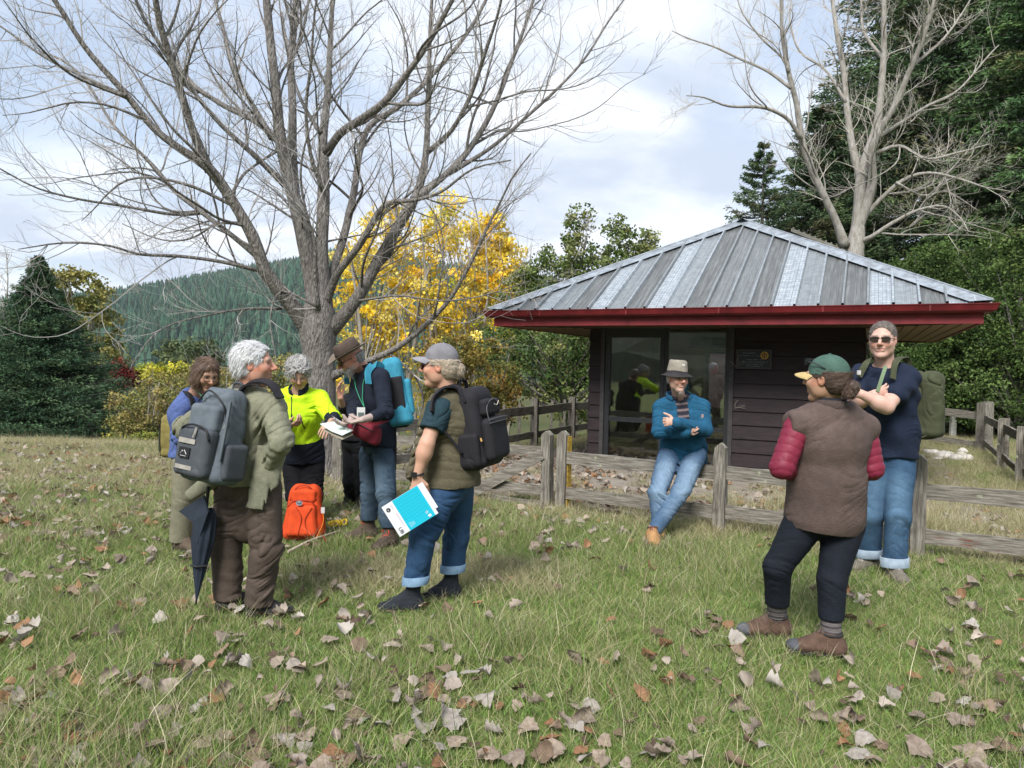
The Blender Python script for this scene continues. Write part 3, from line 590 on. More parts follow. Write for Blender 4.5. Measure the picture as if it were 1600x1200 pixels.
for cx_, cy_ in ((-1, -1), (1, -1), (1, 1), (-1, 1)):
    m = MB(); a = np.array([ctr + cx_ * (run - .0), ctr + cy_ * (run - .0), ZG + .045]); b = np.array([ctr, ctr, ZA + .055]); d = b - a; 
    for s in (-1, 1):       # a wing on each side of the hip
        side = np.array([cx_, 0, 0]) if s < 0 else np.array([0, cy_, 0])
        q = side * -.26; perp = q.copy(); perp[2] = .0
        w0 = a; w1 = a + perp * .0 + np.array([0, 0, 0]); 
        dn = np.array([-cx_ * .21, 0, .0]) if s < 0 else np.array([0, -cy_ * .21, .0])
        m.add([a, b, b + dn + np.array([0, 0, -.012]) + (np.array([0, cy_ * .0, 0])), a + dn + np.array([0, 0, -.012])], [(0, 1, 2, 3)])
    m.tube([a, b], .013, 5)
    m.build('hip_flashing', M_flash, sh)
# plaque with a gilt wheel emblem
M_plq = mat('plaque_dark', (.008, .010, .016), .35, var=.2, vscale=10, spec=.5); M_gilt = mat('gilt', (.55, .36, .10), .4, metal=.7); M_ptxt = mat('plaque_text', (.13, .135, .15), .5)
pl, pt = wallx(1152, 546); pr_, pb = wallx(1206, 577)
plq = thing('plaque', 'dark framed plaque with a gold wheel emblem on the board wall', 'plaque', toW((pl, wf_ - .034, pb)), sh.rotation_euler[2])
pw, ph = pr_ - pl, pt - pb
m = MB(); quadbox(m, (0, -.012, 0), (pw, 0, ph)); m.build('plate', M_plq, plq)
m = MB(); b_ = .018
for a, b in (((-.0, 0), (pw, b_)), ((0, ph - b_), (pw, ph)), ((0, b_ + .001), (b_, ph - b_ - .001)), ((pw - b_, b_ + .001), (pw, ph - b_ - .001))): quadbox(m, (a[0], -.022, a[1]), (b[0], -.0125, b[1]))
m.build('frame', mat('plaque_frame', (.055, .05, .05), .5), plq)
m = MB(); cxp, czp, rr = pw * .80, ph * .70, ph * .155
an = np.linspace(0, 2 * pi, 49)
m.tube([(cxp + rr * cos(a), -.018, czp + rr * sin(a)) for a in an], .006, 5, cap=False); m.tube([(cxp + rr * .3 * cos(a), -.018, czp + rr * .3 * sin(a)) for a in an[::4]], .004, 4, cap=False)
m.tube([(cxp + rr * 1.22 * cos(a), -.018, czp + rr * 1.22 * sin(a)) for a in an], .0035, 4, cap=False)
for k in range(6): a = k * pi / 3; m.tube([(cxp + rr * .3 * cos(a), -.018, czp + rr * .3 * sin(a)), (cxp + rr * cos(a), -.018, czp + rr * sin(a))], .005, 4)
for k in range(24): a = k * pi / 12; m.box((cxp + rr * 1.1 * cos(a), -.018, czp + rr * 1.1 * sin(a)), (.006, .006, .006))
m.build('emblem', M_gilt, plq)
def text(s, size, loc, parent, m_, rot=(pi / 2, 0, 0), name='lettering', ex=.0008, align='CENTER', font=None):
    cu = bpy.data.curves.new(name, 'FONT'); cu.body = s; cu.size = size; cu.extrude = ex; cu.align_x = align; cu.materials.append(m_)
    o = bpy.data.objects.new(name, cu); COL.objects.link(o); o.parent = parent; o.location = loc; o.rotation_euler = rot; return o
for s, sz, xx, zz_ in (('DONATED BY THE', .022, .36, .80), ('ROTARY CLUB OF ESKDALE', .022, .36, .66), ('IN RECOGNITION OF THE', .020, .5, .44), ('SUPPORT OF OUR COMMUNITY', .024, .5, .32), ('OPENED 14TH MAY', .020, .5, .21), ('1991 FOREST PARK', .020, .5, .11)):
    pass
# the plaque's lines are too small to read in the photo: rows of short raised strokes stand for them
g2 = random.Random(4)
for xx, zz_, wl in ((.34, .79, .42), (.35, .655, .60), (.5, .45, .46), (.5, .33, .80), (.5, .215, .50), (.5, .115, .46)):
    x = pw * (xx - wl / 2) + b_ * .4; m = MB()
    while x < pw * (xx + wl / 2):
        w1 = g2.uniform(.004, .009); 
        if g2.random() > .14: quadbox(m, (x, -.0145, ph * zz_ - .0), (x + w1, -.0125, ph * zz_ + g2.uniform(.010, .015)))
        x += w1 + .004
    m.build('engraved_line', M_ptxt, plq)
# small twigs of dead vine caught on the wall
m = MB()
for bx0, bz0 in ((dx1 + .09, 1.52), (dx1 + .10, .96)):
    for k in range(4): 
        a = random.uniform(.2, 2.9); p = [(bx0, wf_ - .05, bz0)]
        for s in range(4): p.append((p[-1][0] + .03 * cos(a) + .004, wf_ - .05 - .004 * s, p[-1][2] + .03 * sin(a))); a += random.uniform(-.5, .5)
        m.tube(p, .0025, 3)
o = tag(m.build('dead_vine', mat('dead_vine', (.28, .26, .22), .9)), 'thin dead grey vine sprigs stuck to the dark board wall', 'vine'); o.location = (BO[0], BO[1], 0); o.rotation_euler = sh.rotation_euler
# second building behind: only its mossy roof edge shows over the hip
YR = 16.5; ra, rb = at(1236, 356, YR), at(1352, 402, YR)
sb = thing('back_hut', 'low hut behind the shelter with mossy lichen covered iron roof', 'hut', (ra[0], YR, 0))
hb, wb2 = ra[2], rb[0] - ra[0]
m = MB(); n = 22
for i in range(n):
    t0, t1 = i / n, (i + 1) / n; x0_, x1_ = t0 * wb2 * 1.6, t1 * wb2 * 1.6; z0_, z1_ = hb - (hb - rb[2]) * 1.6 * t0, hb - (hb - rb[2]) * 1.6 * t1
    m.add([(x0_, 0, z0_), (x1_, 0, z1_), (x1_, 3.5, z1_), (x0_, 3.5, z0_), (x0_, 0, z0_ - .08), (x1_, 0, z1_ - .08)], [(0, 1, 2, 3), (4, 5, 1, 0)]); m.box(((x0_ + x1_) / 2, 1.7, (z0_ + z1_) / 2 + .02), (.03, 3.4, .03))
m.add([(0, 0, hb), (0, 3.5, hb), (-wb2 * 1.6, 3.5, hb - (hb - rb[2]) * 1.6), (-wb2 * 1.6, 0, hb - (hb - rb[2]) * 1.6)], [(0, 1, 2, 3)])
m.build('roof', mat('mossy_iron', (.30, .31, .29), .8, var=.9, vscale=5, dark=(.15, .12, .07), detail=8), sb)
m = MB(); zz_ = hb - (hb - rb[2]) * 1.6 - .02; quadbox(m, (-wb2 * 1.4, .2, -.3), (wb2 * 1.4, 3.3, zz_)); m.build('wall', M_board, sb)
# ------------------------------------------------------------------ bare trees grown from traced limbs
M_bark = mat('grey_bark', (.33, .31, .29), .92, var=1., vscale=11, bump=1.0, bscale=17, bdist=.05, dark=(.12, .105, .095), stretch=(3.2, 3.2, .8), spec=.12, detail=8)
M_bark_pale = mat('pale_bark', (.40, .385, .36), .9, var=.85, vscale=8, bump=.6, bscale=16, stretch=(2.5, 2.5, .8), spec=.12, dark=(.17, .145, .11), detail=8)
M_twig = mat('twig_bark', (.35, .33, .315), .9, spec=.1); M_twig_pale = mat('twig_bark_pale', (.46, .43, .38), .9, spec=.1)
def grow(mbs, P0, d0, L, r0, level, g, maxlev, up=.35, nch=(9, 6, 4), curl=.0, shrink=.42):
    """a side branch: wandering path with an upward sweep, then children"""
    n = max(4, int(L / .12)) if level < 3 else 4; P = [np.array(P0)]; d = unit(np.array(d0)); st = L / n
    w_ = g.normal(0, 1, 3)
    for i in range(n):
        w_ = w_ * .7 + g.normal(0, 1, 3) * .5; d = unit(d + w_ * .15 + np.array([0, 0, up * st * (1.1 if level < 2 else 1.9)])); P.append(P[-1] + d * st)
    P = np.array(P); rr = r0 * (1 - np.linspace(0, 1, n + 1) ** 1.2 * .8) ; rr = np.maximum(rr, .0016)
    mbs[1 if r0 < .012 else 0].tube(P, rr, 5 if r0 > .012 else 3, cap=False)
    if level >= maxlev: return
    k = max(2, int(nch[min(level, len(nch) - 1)] * min(1.6, L / (1.5, .8, .4, .25)[min(level, 3)])))
    for j in range(k):
        t = g.uniform(.18, .97); i = min(n - 1, int(t * n)); base = P[i] + (P[i + 1] - P[i]) * (t * n - i); dd = unit(P[i + 1] - P[i])
        pr = unit(np.cross(dd, g.normal(0, 1, 3))); a = g.uniform(.5, 1.0); nd = dd * cos(a) + pr * sin(a); nd[2] += .12
        l2 = L * g.uniform(.7, 1.25) * shrink * (1.15 - .6 * t); grow(mbs, base, nd, max(l2, .07), max(np.interp(t, [0, 1], [r0, r0 * .3]) * .52, .0017), level + 1, g, maxlev, up, nch)
def bare_tree(name, label, limbs, trunk, seed, mats, Y0, spawn, maxlev, up, nch, density=1., lenf=.42):
    g = np.random.default_rng(seed); root = thing(name, label, 'tree', tuple(trunk[0][:3])); inv = -np.array(trunk[0][:3])
    mt = MB(); T = np.array(trunk, float); S = spline(T, .1); S[:, 3] *= 1 + .03 * vnoise(S[:, :3] * 3); mt.tube(S[:, :3], S[:, 3], 20)
    ml, mw = MB(), MB()
    for li, (pts, dys) in enumerate(limbs):
        k = len(pts); W3 = []
        for i, (px, py, wd) in enumerate(pts):
            t = i / (k - 1); Y = dys[0] + (dys[1] - dys[0]) * t; p = at(px, py, Y); W3.append([*p, wd * LW * (1 - .12 * (i > 0)) / 2 * Y / FPX])
        S = spline(np.array(W3), .12); S[:, 3] = np.maximum(S[:, 3], .004); ns = len(S); S[:, :3] += np.stack([vnoise(S[:, :3] * 2.2 + 7 * q) for q in range(3)], 1) * .018 * np.linspace(0, 1, ns)[:, None]
        ml.tube(S[:, :3], S[:, 3] * (1 + .05 * vnoise(S[:, :3] * 6)), 12 if S[0, 3] > .05 else 7)
        seg = np.linalg.norm(np.diff(S[:, :3], axis=0), axis=1); cum = np.concatenate([[0], np.cumsum(seg)]); L = cum[-1]
        nc = int(L / spawn * density)
        for j in range(nc):
            t = g.uniform(.16 if S[0, 3] > .04 else .06, .995); l = t * L; i = min(ns - 2, int(np.searchsorted(cum, l)) - 1); i = max(i, 0); base = S[i, :3]; dd = unit(S[i + 1, :3] - S[i, :3])
            pr = unit(np.cross(dd, g.normal(0, 1, 3))); a = g.uniform(.45, 1.0); nd = dd * cos(a) + pr * sin(a); rr = S[i, 3]
            big = g.random() < .35
            ln = (g.uniform(.9, 2.0) if big else g.uniform(.25, .9)) * lenf * (1.2 - .45 * t) * 2.0
            r1 = min(rr * .5, .0045 + ln * .0085)
            grow((ml, mw), base, nd, ln, r1, 1 if ln > .9 else 2, g, maxlev, up, nch)
    for m_, nm, mm, sm in ((mt, 'trunk', mats[0], True), (ml, 'limbs', mats[0], True), (mw, 'twigs', mats[1], False)):
        o = m_.build(nm, mm, root, smooth=sm); o.data.transform(Matrix.Translation(inv))
    return root
D = 9.35
def tr(px, py, w, Y=D): p = at(px, py, Y); return [*p, w / 2 * Y / FPX]
LW = .84; tb = on_z(497, 741)
trunk = [[tb[0], D, -.15, .30], tr(498, 715, 56), tr(500, 660, 49), tr(500, 600, 48), tr(498, 550, 50), tr(497, 515, 60), tr(498, 485, 50), tr(500, 460, 28)]
T1 = [
 ([(488, 520, 40), (462, 485, 36), (438, 455, 31), (415, 425, 27), (395, 370, 25), (360, 310, 23), (325, 262, 22), (285, 235, 17), (240, 200, 15), (190, 140, 13), (130, 70, 11), (85, 0, 10), (50, -60, 8)], (D, 7.6)),
 ([(328, 268, 19), (300, 200, 17), (275, 120, 15), (250, 40, 13), (238, -40, 11)], (8.5, 7.6)),
 ([(402, 400, 13), (365, 370, 11), (320, 335, 10), (275, 300, 9), (240, 260, 8), (200, 220, 7), (170, 185, 6), (120, 110, 5), (60, 80, 3)], (9.0, 10.6)),
 ([(408, 424, 9), (350, 410, 8), (280, 400, 7), (220, 398, 6), (170, 385, 5), (100, 380, 4), (30, 388, 2)], (9.1, 7.3)),
 ([(322, 332, 8), (270, 335, 7), (190, 322, 6), (125, 312, 5), (60, 295, 4), (0, 265, 3), (-40, 240, 2)], (9.5, 7.8)),
 ([(440, 482, 6), (380, 483, 5), (320, 493, 4), (270, 508, 3), (235, 530, 3), (205, 572, 2)], (9.2, 7.6)),
 ([(498, 500, 50), (488, 440, 36), (470, 350, 32), (452, 280, 28), (438, 215, 25), (432, 150, 21), (425, 80, 18), (418, 0, 16), (412, -60, 13)], (D, 9.0)),
 ([(460, 300, 20), (457, 240, 19), (457, 170, 17), (455, 90, 15), (462, 10, 13), (466, -50, 11)], (9.3, 10.3)),
 ([(503, 500, 48), (502, 400, 30), (505, 330, 27), (506, 260, 24), (505, 215, 19), (512, 150, 15), (515, 80, 12), (520, 0, 9), (524, -50, 7)], (D, 9.8)),
 ([(510, 240, 16), (530, 210, 17), (562, 188, 16), (600, 160, 15), (640, 108, 13), (680, 50, 11), (712, -10, 9), (740, -60, 7)], (9.4, 8.2)),
 ([(500, 205, 10), (492, 195, 9), (468, 150, 7), (452, 90, 6), (440, 20, 5)], (9.5, 11)),
 ([(506, 478, 16), (518, 430, 18), (537, 370, 17), (553, 300, 15), (562, 240, 13), (580, 195, 12), (625, 165, 11), (672, 120, 9), (720, 65, 8), (755, 10, 7), (780, -40, 5)], (D, 10.8)),
 ([(512, 520, 34), (540, 490, 28), (565, 455, 26), (592, 405, 24), (622, 355, 22), (650, 305, 18), (665, 240, 14), (669, 150, 10), (672, 60, 8), (676, -30, 6)], (D, 8.8)),
 ([(645, 312, 16), (690, 278, 14), (728, 240, 13), (760, 190, 11), (783, 140, 10), (800, 95, 9), (820, 40, 7), (840, -20, 6)], (8.9, 10.2)),
 ([(668, 238, 11), (705, 205, 10), (735, 150, 9), (755, 90, 8), (775, 30, 6), (790, -30, 5)], (8.8, 7.8)),
 ([(700, 272, 10), (765, 232, 8), (820, 185, 7), (870, 140, 6), (915, 90, 5), (950, 35, 4), (985, -15, 3)], (9.2, 9.8)),
 ([(506, 485, 16), (526, 430, 17), (560, 385, 15), (600, 322, 12), (650, 313, 8), (690, 300, 6), (740, 262, 4), (800, 250, 3)], (D, 8.0)),
 ([(512, 592, 20), (545, 575, 15), (580, 562, 14), (620, 543, 13), (665, 508, 11), (700, 470, 9), (725, 430, 8), (752, 375, 7), (780, 320, 5), (800, 280, 4), (830, 240, 3)], (D, 8.2)),
 ([(438, 222, 14), (400, 190, 13), (350, 165, 11), (300, 130, 9), (272, 90, 7), (250, 30, 5), (230, -30, 4)], (9.2, 10.8)),
 ([(446, 290, 14), (400, 245, 12), (345, 195, 10), (300, 140, 9), (260, 85, 8), (225, 30, 6), (200, -30, 5)], (9.2, 7.9)),
 ([(424, 215, 13), (395, 165, 11), (365, 110, 10), (350, 50, 8), (335, -10, 6), (325, -60, 5)], (9.2, 10.3)),
 ([(385, 350, 9), (340, 350, 5), (300, 372, 4), (255, 375, 3), (190, 350, 2)], (9.0, 10)),
 ([(506, 300, 10), (485, 240, 8), (478, 170, 7), (486, 100, 6), (492, 20, 4), (498, -30, 3)], (9.3, 8.4)),
 ([(196, 150, 8), (130, 120, 6), (70, 90, 5), (0, 40, 4), (-60, 10, 3)], (8.0, 8.5)),
 ([(560, 470, 5), (625, 462, 4), (690, 470, 3), (760, 462, 3), (830, 440, 2)], (9, 8)),
 ([(496, 480, 5), (440, 455, 4), (422, 500, 3), (430, 560, 2), (425, 590, 2)], (9.1, 8.6)),
 ([(498, 485, 10), (492, 430, 10), (492, 380, 8), (478, 330, 6), (470, 270, 5), (482, 210, 4), (505, 150, 3)], (8.9, 8.2)),
]
bt1 = bare_tree('bare_tree', 'large leafless grey poplar with spreading limbs behind the group of walkers', T1, trunk, 11, (M_bark, M_twig), D, .165, 3, .42, (6, 5, 4), 1.0, .56)
m = MB(); kn = at(478, 437, 8.95)
D2 = 15.2
def tr2(px, py, w): return tr(px, py, w, D2)
tb2 = at(1335, 560, D2)
trunk2 = [[tb2[0], D2, -.6, .24], tr2(1334, 480, 27), tr2(1335, 410, 27), tr2(1337, 380, 25), tr2(1340, 345, 14)]
T2 = [
 ([(1338, 392, 30), (1342, 330, 24), (1346, 275, 21), (1360, 225, 17), (1372, 185, 15), (1379, 115, 13), (1381, 50, 11), (1380, -30, 9)], (D2, 15.2)),
 ([(1340, 360, 20), (1362, 290, 18), (1364, 225, 15), (1398, 165, 13), (1420, 112, 11), (1445, 52, 9), (1466, -20, 7)], (D2, 14.0)),
 ([(1320, 385, 20), (1308, 350, 16), (1292, 315, 15), (1270, 268, 14), (1253, 220, 13), (1245, 165, 11), (1232, 110, 10), (1222, 50, 8), (1222, -20, 6)], (D2, 14.6)),
 ([(1346, 285, 14), (1331, 225, 14), (1323, 165, 12), (1317, 100, 11), (1306, 45, 9), (1298, -20, 7)], (D2, 16.0)),
 ([(1252, 218, 9), (1230, 185, 8), (1190, 168, 7), (1140, 166, 5), (1100, 152, 3), (1072, 150, 2)], (14.8, 14)),
 ([(1236, 138, 7), (1200, 112, 6), (1160, 94, 5), (1118, 74, 4), (1080, 62, 3), (1050, 48, 2)], (14.7, 15.8)),
 ([(1232, 112, 6), (1222, 90, 5), (1190, 60, 4), (1160, 20, 3), (1150, -10, 2)], (14.7, 15)),
 ([(1345, 345, 11), (1375, 312, 9), (1410, 282, 8), (1450, 270, 6), (1500, 280, 5), (1540, 292, 3), (1580, 300, 2)], (D2, 14)),
 ([(1342, 378, 10), (1362, 370, 10), (1395, 348, 8), (1435, 328, 6), (1475, 322, 4), (1500, 340, 3), (1514, 362, 2)], (D2, 13.6)),
 ([(1372, 215, 8), (1410, 190, 7), (1450, 165, 6), (1498, 140, 4), (1540, 92, 3), (1560, 70, 2)], (15, 15.8)),
 ([(1368, 240, 9), (1405, 228, 7), (1450, 248, 5), (1500, 238, 4), (1545, 225, 2)], (15, 14.2)),
 ([(1322, 160, 6), (1290, 110, 5), (1250, 80, 4), (1235, 30, 3), (1240, -20, 2)], (15.5, 16.5)),
 ([(1382, 95, 7), (1350, 50, 6), (1345, 0, 4), (1340, -30, 3)], (15.2, 16)),
 ([(1424, 105, 6), (1475, 60, 5), (1510, 10, 3), (1530, -30, 2)], (14.5, 15)),
 ([(1400, 285, 5), (1440, 305, 4), (1480, 300, 3), (1530, 330, 2)], (14.8, 14.8)),
]
bt2 = bare_tree('pale_bare_tree', 'pale leafless multi stemmed tree rising behind the shelter roof', T2, trunk2, 23, (M_bark_pale, M_twig_pale), D2, .16, 3, .3, (9, 6, 4), .9, .5)
# ------------------------------------------------------------------ foliage
M_leafY = mat('yellow_leaves', attr=True, rough=.7, trans=.35, spec=.15)
M_leafG = mat('green_leaves', attr=True, rough=.75, trans=.22, spec=.15)
M_needle = mat('needles', attr=True, rough=.85, spec=.1, trans=.08)
def leaf_quads(P, size, g, cols, aspect=.8, droop=None, fold=True):
    """one leaf a point: a rhombus of two triangles, random turn"""
    n = len(P); s = size * g.uniform(.65, 1.35, n)
    if droop is None: u = g.normal(0, 1, (n, 3))
    else: u = droop + g.normal(0, .45, (n, 3))
    u /= np.linalg.norm(u, axis=1)[:, None]; v = np.cross(u, g.normal(0, 1, (n, 3))); v /= np.linalg.norm(v, axis=1)[:, None] + 1e-9
    V = np.stack([P - u * s[:, None] * .5, P + v * (s * aspect * .5)[:, None] + u * (s * .05)[:, None], P + u * s[:, None] * .5, P - v * (s * aspect * .5)[:, None] + u * (s * .05)[:, None]], 1).reshape(-1, 3)
    F = (np.arange(n) * 4)[:, None] + np.array([[0, 1, 2, 3]]); return V, F, np.repeat(cols, 4, 0)
def pick(pal, n, g, amp=.2): p = np.array(pal); return p[g.integers(0, len(p), n)] * g.uniform(1 - amp, 1 + amp, (n, 1))
def leafy(name, label, cat, base, blobs, n_leaf, lsize, pal, seed, trunk_r=.12, mleaf=None, mbark=None, group=None, clump=.35, nbranch=26, aspect=.8, clumps=None, stems=1, spread=1.0):
    """tree or shrub: stems, limbs that reach for the clumps, and leaves gathered in clumps. blobs: (centre xyz, radii xyz, weight)"""
    g = np.random.default_rng(seed); base = np.array(base, float); root = thing(name, label, cat, tuple(base), 0, group)
    wts = np.array([b[2] for b in blobs], float); wts /= wts.sum(); nc = clumps or max(20, int(n_leaf / 45)); C = []; pal = np.array(pal)
    which = g.choice(len(blobs), nc, p=wts)
    for k in which:
        c, r, _ = blobs[k]; u = g.normal(0, 1, 3); u /= np.linalg.norm(u); C.append(np.array(c) + np.array(r) * u * g.uniform(.25, 1.0) ** .5)
    C = np.array(C); cc_ = pal[g.integers(0, len(pal), nc)] * g.uniform(.72, 1.28, (nc, 1)); cr = clump * g.uniform(.5, 1.3, nc)
    k = g.integers(0, nc, n_leaf); u = g.normal(0, 1, (n_leaf, 3)); u /= np.linalg.norm(u, axis=1)[:, None]
    P = C[k] + u * (cr[k] * g.uniform(.1, 1, n_leaf) ** .6)[:, None] * np.array([1, 1, .75])
    cols = cc_[k] * g.uniform(.75, 1.25, (n_leaf, 1)); V, F, Cc = leaf_quads(P, lsize, g, cols, aspect)
    mesh_np('crown', V - base, F, mleaf or M_leafG, root, col=Cc)
    mb = MB(); top = C[:, 2].max(); cen = C.mean(0)
    for s in range(stems):
        a = 2 * pi * s / max(stems, 1); off = np.array([cos(a), sin(a), 0]) * (.0 if stems == 1 else trunk_r * 2.2)
        ax = [base + off]; H = (top - base[2]) * .9; tgt = np.array([cen[0] + off[0] * 6 * spread, cen[1] + off[1] * 6 * spread, base[2] + H])
        for t in (.25, .5, .75, 1.): ax.append(base + off + (tgt - base - off) * t + g.normal(0, .06, 3) * H * .25)
        S = spline(np.array([[*p, trunk_r * (1 - .85 * i / 4)] for i, p in enumerate(ax)]), H / 14); mb.tube(S[:, :3] - base, S[:, 3], 7)
        for j in g.choice(nc, min(nc, nbranch // stems)):
            i = int(np.clip((C[j][2] - base[2]) / H * .6, .12, .9) * (len(S) - 1)); p0 = S[i, :3]; q = C[j]; md = (p0 + q) / 2 + np.array([0, 0, -.06 * np.linalg.norm(q - p0)])
            S2 = spline(np.array([p0, md, q]), .5); mb.tube(S2 - base, np.linspace(S[i, 3] * .5, .006, len(S2)), 4, cap=False)
    mb.build('trunk', mbark or M_bark, root, smooth=True); return root
YEL = [(.90, .66, .06), (.94, .74, .10), (.84, .58, .05), (.78, .64, .12), (.93, .80, .24), (.66, .54, .10)]
def B(px, py, Y, rx, ry, rz, w): return (at(px, py, Y), (rx, ry, rz), w)
# golden poplars behind the big tree
Yy = 21.
leafy('golden_poplar', 'golden yellow autumn poplar behind the fork of the big bare tree', 'tree', (*at(600, 640, Yy)[:2], -2.6),
      [B(590, 455, Yy, 1.3, 1.2, 2.0, 5), B(560, 540, Yy, 1.5, 1.2, 1.6, 4), B(605, 370, Yy, .9, .8, 1.0, 2), B(540, 420, Yy, .8, .8, .9, 1.2), B(640, 520, Yy, 1.5, 1, 1.8, 4)], 10500, .10, YEL, 31, .11, M_leafY, M_bark_pale, 'golden poplars', .36, 70, stems=3)
leafy('golden_poplar', 'tall golden poplar with a greenish top, right of the big bare tree', 'tree', (*at(705, 640, Yy + 1)[:2], -2.6),
      [B(690, 440, Yy + 1, 1.4, 1.2, 2.2, 5), B(700, 350, Yy + 1, .8, .8, 1.1, 2.2), B(745, 480, Yy + 1, 1.6, 1.2, 1.9, 4), B(660, 600, Yy + 1, 1.7, 1.2, 1.4, 3)], 10500, .10, YEL + [(.42, .42, .05)], 32, .11, M_leafY, M_bark_pale, 'golden poplars', .36, 70, stems=3)
leafy('golden_poplar', 'rightmost golden poplar, next to the olive shrub left of the shelter roof', 'tree', (*at(775, 640, Yy + 2)[:2], -2.6),
      [B(775, 420, Yy + 2, .9, 1.0, 1.5, 4), B(765, 370, Yy + 2, .6, .6, .8, 1.4), B(780, 470, Yy + 2, .9, 1, 1.0, 2)], 6500, .115, YEL, 33, .09, M_leafY, M_bark_pale, 'golden poplars', .33, 40, stems=2)
GRN = [(.12, .175, .045), (.15, .20, .065), (.19, .23, .085), (.09, .14, .035), (.24, .25, .09)]
DKG = [(.06, .11, .03), (.08, .13, .04), (.045, .08, .023), (.11, .16, .055)]
OLV = [(.20, .17, .04), (.24, .19, .05), (.15, .14, .04), (.30, .21, .05), (.26, .16, .045)]
Yg = 18.
leafy('green_poplar', 'leafy grey green poplar with upright sprigs above the left roof slope', 'tree', (*at(880, 640, Yg)[:2], -1.2),
      [B(905, 405, Yg, .5, .6, 1.3, 2), B(968, 395, Yg, .38, .6, 1.0, 1.4), B(1010, 385, Yg, .28, .5, .45, .6), B(860, 430, Yg, .8, .8, .7, 2), B(890, 500, Yg, 1.7, 1.2, 1.1, 4), B(960, 450, Yg, 1.2, 1, .9, 2.5), B(820, 480, Yg, .8, .9, .9, 1.6)], 24000, .078, GRN + [(.2, .22, .09)], 41, .13, M_leafG, M_bark, None, .24, 60, aspect=.7)
leafy('dark_green_tree', 'dense green tree between the shelter wall and the olive shrub', 'tree', (*at(880, 690, 16)[:2], -.4),
      [B(860, 560, 16.5, 1.3, 1, 1.0, 4), B(900, 620, 16, .9, .9, .6, 2), B(800, 540, 17, .8, .8, .9, 1.6), B(930, 540, 16.5, 1., .8, .9, 2)], 20000, .07, GRN + DKG, 42, .12, M_leafG, M_bark, None, .26, 60, aspect=.6)
leafy('olive_shrub', 'olive brown autumn shrub at the right of the golden poplars, above the black backpack', 'shrub', (*at(735, 680, 14.2)[:2], -.6),
      [B(735, 590, 14.2, 1.0, .8, .85, 4), B(700, 560, 14.2, .6, .6, .5, 1.5), B(770, 640, 14, .6, .6, .5, 1.5), B(725, 650, 14, .8, .6, .5, 1.5)], 13000, .062, OLV + [(.16, .17, .05)], 43, .06, M_leafG, M_bark, None, .2, 50, stems=3)
# ------------------------------------------------------------------ conifers
def conifer(name, label, base, H, Rb, seed, pal, prof=1.0, nwh=34, per=11, droop=-.1, fr=.30, tipup=.15, leafs=90, size=.12, aspect=.28, zmin=.06, group=None, lean=(0, 0), mtr=None, flat_=.35, cat='tree', maxang=None, fill=0):
    """trunk with whorls of branches, each carrying flat sprays of needle sized faces"""
    g = np.random.default_rng(seed); root = thing(name, label, cat, tuple(base), 0, group); mt = MB()
    tp = np.array([[lean[0] * t, lean[1] * t, H * t] for t in np.linspace(0, 1, 12)]); mt.tube(tp, np.linspace(H * .018, .01, 12), 8); mb = MB(); VV = []; FF = []; CC = []; nn = 0
    for k in range(nwh):
        t = zmin + (1 - zmin) * (k + g.uniform(-.3, .3)) / nwh; t = min(max(t, zmin), .985); R = Rb * (1 - t) ** prof * (1 if t > .12 else .9) + .06
        for j in range(max(4, int(per * (1 - .35 * t)))):
            a = g.uniform(0, 2 * pi); L = R * g.uniform(.72, 1.12); n = 8; s = np.linspace(0, 1, n)
            dr = np.array([cos(a), sin(a)]); z = H * t + L * (droop * s + tipup * s ** 2.5) + g.normal(0, .02) * L
            P = np.concatenate([dr[None] * (L * s)[:, None] + np.array(lean)[None] * t, z[:, None]], 1); mb.tube(P, np.linspace(.012 + .006 * L, .004, n), 3, cap=False)
            q = int(leafs * (.35 + L / max(Rb, .01))); u = g.uniform(.1, 1, q) ** .75; i = np.minimum((u * (n - 1)).astype(int), n - 2); f_ = u * (n - 1) - i; C = P[i] + (P[i + 1] - P[i]) * f_[:, None]
            wd = fr * L * (1 - .65 * u) * g.uniform(-1, 1, q); side = np.array([-dr[1], dr[0], 0]); C = C + side * wd[:, None] + np.array([dr[0], dr[1], 0]) * (np.abs(wd) * .5)[:, None]; C[:, 2] += -np.abs(wd) * flat_ + g.normal(0, .03, q)
            dn = side * np.sign(wd)[:, None] * .55 + np.array([dr[0], dr[1], -.25 + tipup]) * .8
            cb = pal[g.integers(0, len(pal))] * g.uniform(.8, 1.25); cols = cb * g.uniform(.7, 1.35, (q, 1)) * (1 + .25 * (u[:, None] - .5))
            V, F, Cq = leaf_quads(C, size, g, cols, aspect, droop=dn); VV.append(V); FF.append(F + nn); CC.append(Cq); nn += len(V)
    mt.build('trunk', mtr or M_bark, root, smooth=True); mb.build('limbs', mtr or M_bark, root)
    mesh_np('crown', np.concatenate(VV), np.concatenate(FF), M_needle, root, col=np.concatenate(CC)); return root
FIR = np.array([(.042, .084, .044), (.054, .10, .052), (.034, .07, .038), (.08, .13, .062)])
Yf = 16.5; fb = at(60, 690, Yf)
conifer('fir_tree', 'dark green conical fir at the left edge of the field', (fb[0], Yf, -1.0), 4.75, 2.85, 51, FIR, prof=1.12, nwh=58, per=22, droop=-.10, tipup=.16, leafs=230, size=.075, aspect=.24, fr=.42, flat_=.22)
MAC = np.array([(.06, .096, .048), (.074, .12, .054), (.048, .082, .043), (.095, .14, .06), (.105, .105, .054)])
def cbase(px, Y, z=-1.6): p = at(px, 600, Y); return (p[0], Y, z)
